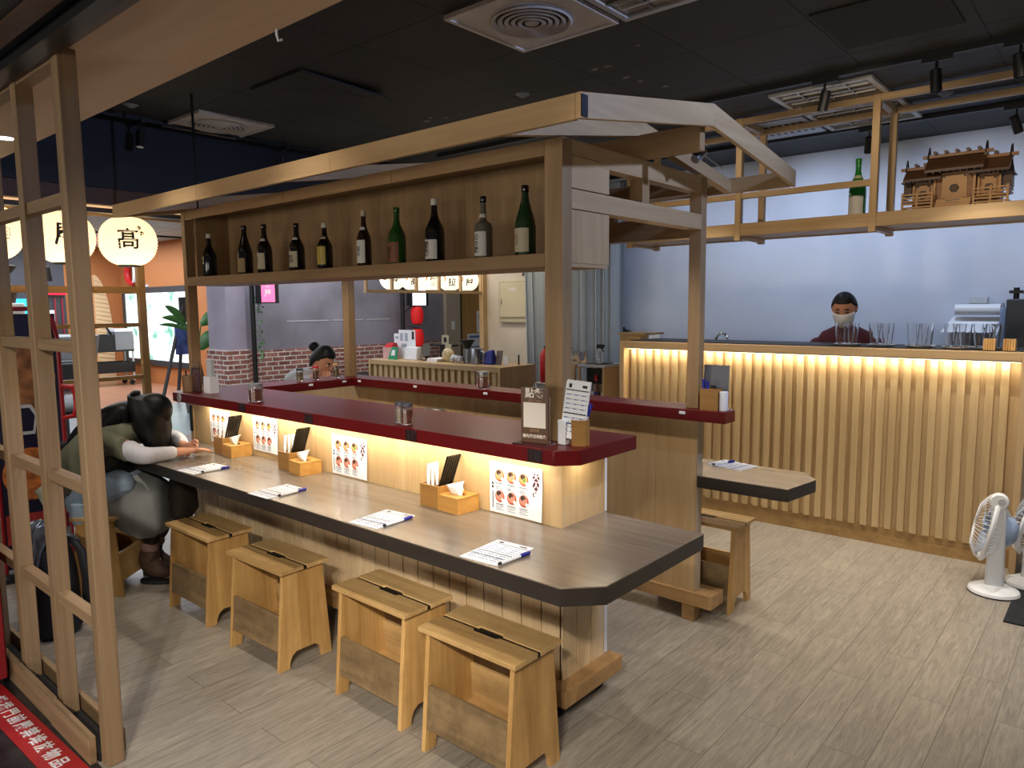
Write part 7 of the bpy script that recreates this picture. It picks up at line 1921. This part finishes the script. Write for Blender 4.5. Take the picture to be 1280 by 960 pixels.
# fill panels added behind the camera for the mall's glow, then its ceiling downlights
area('front_fill', (-3.8, -4.6, 1.45), (0.05, 1, 0.0), 3.0, 1.3, 80, NEUT)
area('front_fill', (0.6, -4.6, 1.45), (-0.1, 1, 0.0), 3.0, 1.3, 72, NEUT)
for x, y, tx, ty, p in ((1.0,-1.3,-3.5,1.75,400),(0.5,-1.3,-2.5,1.75,290),(0.2,-1.3,-1.5,1.7,240)):
    spotl('concourse_downlight', (x, y, 2.85), (tx, ty, 0.2), p, NEUT, 32, 0.6, 0.07)
for x, ty in ((-2.0,3.2),(-3.0,3.2),(-4.0,3.2)):
    spotl('stall_spot', (x, 2.69, 2.17), (x-0.1, ty, 0.55), 34, NEUT, 100, 0.8, 0.03)
# ceiling spots of the shop
for i, (x, y, tx, ty, p) in enumerate([(-3.9,1.40,-3.9,1.35,62), (-2.7,1.40,-2.7,1.4,50), (-0.9,1.40,-1.0,1.6,50)]):
    spotl('shop_spot', (x, y, 2.84), (tx, ty, 0), p, NEUT, 85, 0.7, 0.04)
for i, (x, y, tx, ty, p) in enumerate([(-0.2,3.0,-0.6,3.1,75), (0.9,2.2,0.3,2.4,60)]):
    spotl('aisle_spot', (x, y, 2.84), (tx, ty, 0), p, NEUT, 90, 0.7, 0.04)
for i, (x, y, tx, ty, p) in enumerate([(-1.42,4.42,-1.45,4.75,120), (-0.7,4.42,-0.65,4.8,110), (-2.4,4.42,-2.4,4.75,95), (0.2,4.42,0.1,4.6,70)]):
    spotl('track_spot', (x, y, 2.72), (tx, ty, 0), p, NEUT, 80, 0.7, 0.03)
# spots on the near track aimed at the hanging shelf
for x in (-2.4, -1.2, -0.2):
    spotl('shelf_spot', (x, 3.9, 2.80), (x, 5.1, 2.2), 22, '#ffe9c8', 75, 0.8, 0.03)
# cool light across the gable from the right
spotl('cool_spot', (0.15, 2.75, 2.82), (-1.6, 2.7, 2.0), 115, '#a8c2ff', 75, 0.6, 0.04)
# kitchen
for x, p in ((-3.3,26),(-2.2,44),(-1.1,34),(0.0,30),(1.0,20)):
    spotl('kitchen_spot', (x, 5.62, 2.80), (x+0.1, 6.6, 1.70), p*1.05, COOL, 120, 0.9, 0.05)
for k in range(22):
    l = bpy.data.lights.new('led_module', 'POINT'); l.energy = 0.16; l.color = col3(LED); l.shadow_soft_size = 0.006
    o = bpy.data.objects.new('led_module', l); COL.objects.link(o); o.location = (-3.07+0.12*k, 5.102, 1.236)
# order desk + mall
area('order_lamp', (-5.4, 5.6, 2.85), (0, 0, -1), 1.4, 0.5, 35, '#fff0d8')
area('mall_lamp', (-7.0, 3.6, 2.95), (0, 0, -1), 1.2, 5.0, 100, '#eef4ff')
area('mall_lamp', (-10.5, 2.5, 2.95), (0, 0, -1), 2.5, 5.0, 140, '#f2f6ff')
area('eatery_lamp', (-15.0, 4.8, 2.95), (0, 0, -1), 4.0, 3.0, 215, '#e8f0ff')
for y in (2.262, 1.838, 1.405):
    l = bpy.data.lights.new('lantern_bulb', 'POINT'); l.energy = 2.6; l.color = col3('#ffe2b4'); l.shadow_soft_size = 0.035
    o = bpy.data.objects.new('lantern_bulb', l); COL.objects.link(o); o.location = (-5.635, y, 2.045)
w = bpy.data.worlds.new('world'); scn.world = w; w.use_nodes = True
bg = w.node_tree.nodes['Background']; bg.inputs[0].default_value = (0.55, 0.6, 0.7, 1); bg.inputs[1].default_value = 0.10
vs = scn.view_settings
scn.display_settings.display_device = 'sRGB'
vs.view_transform = 'Standard'; vs.look = 'None'; vs.exposure = 0.0; vs.gamma = 1.0; vs.use_curve_mapping = False
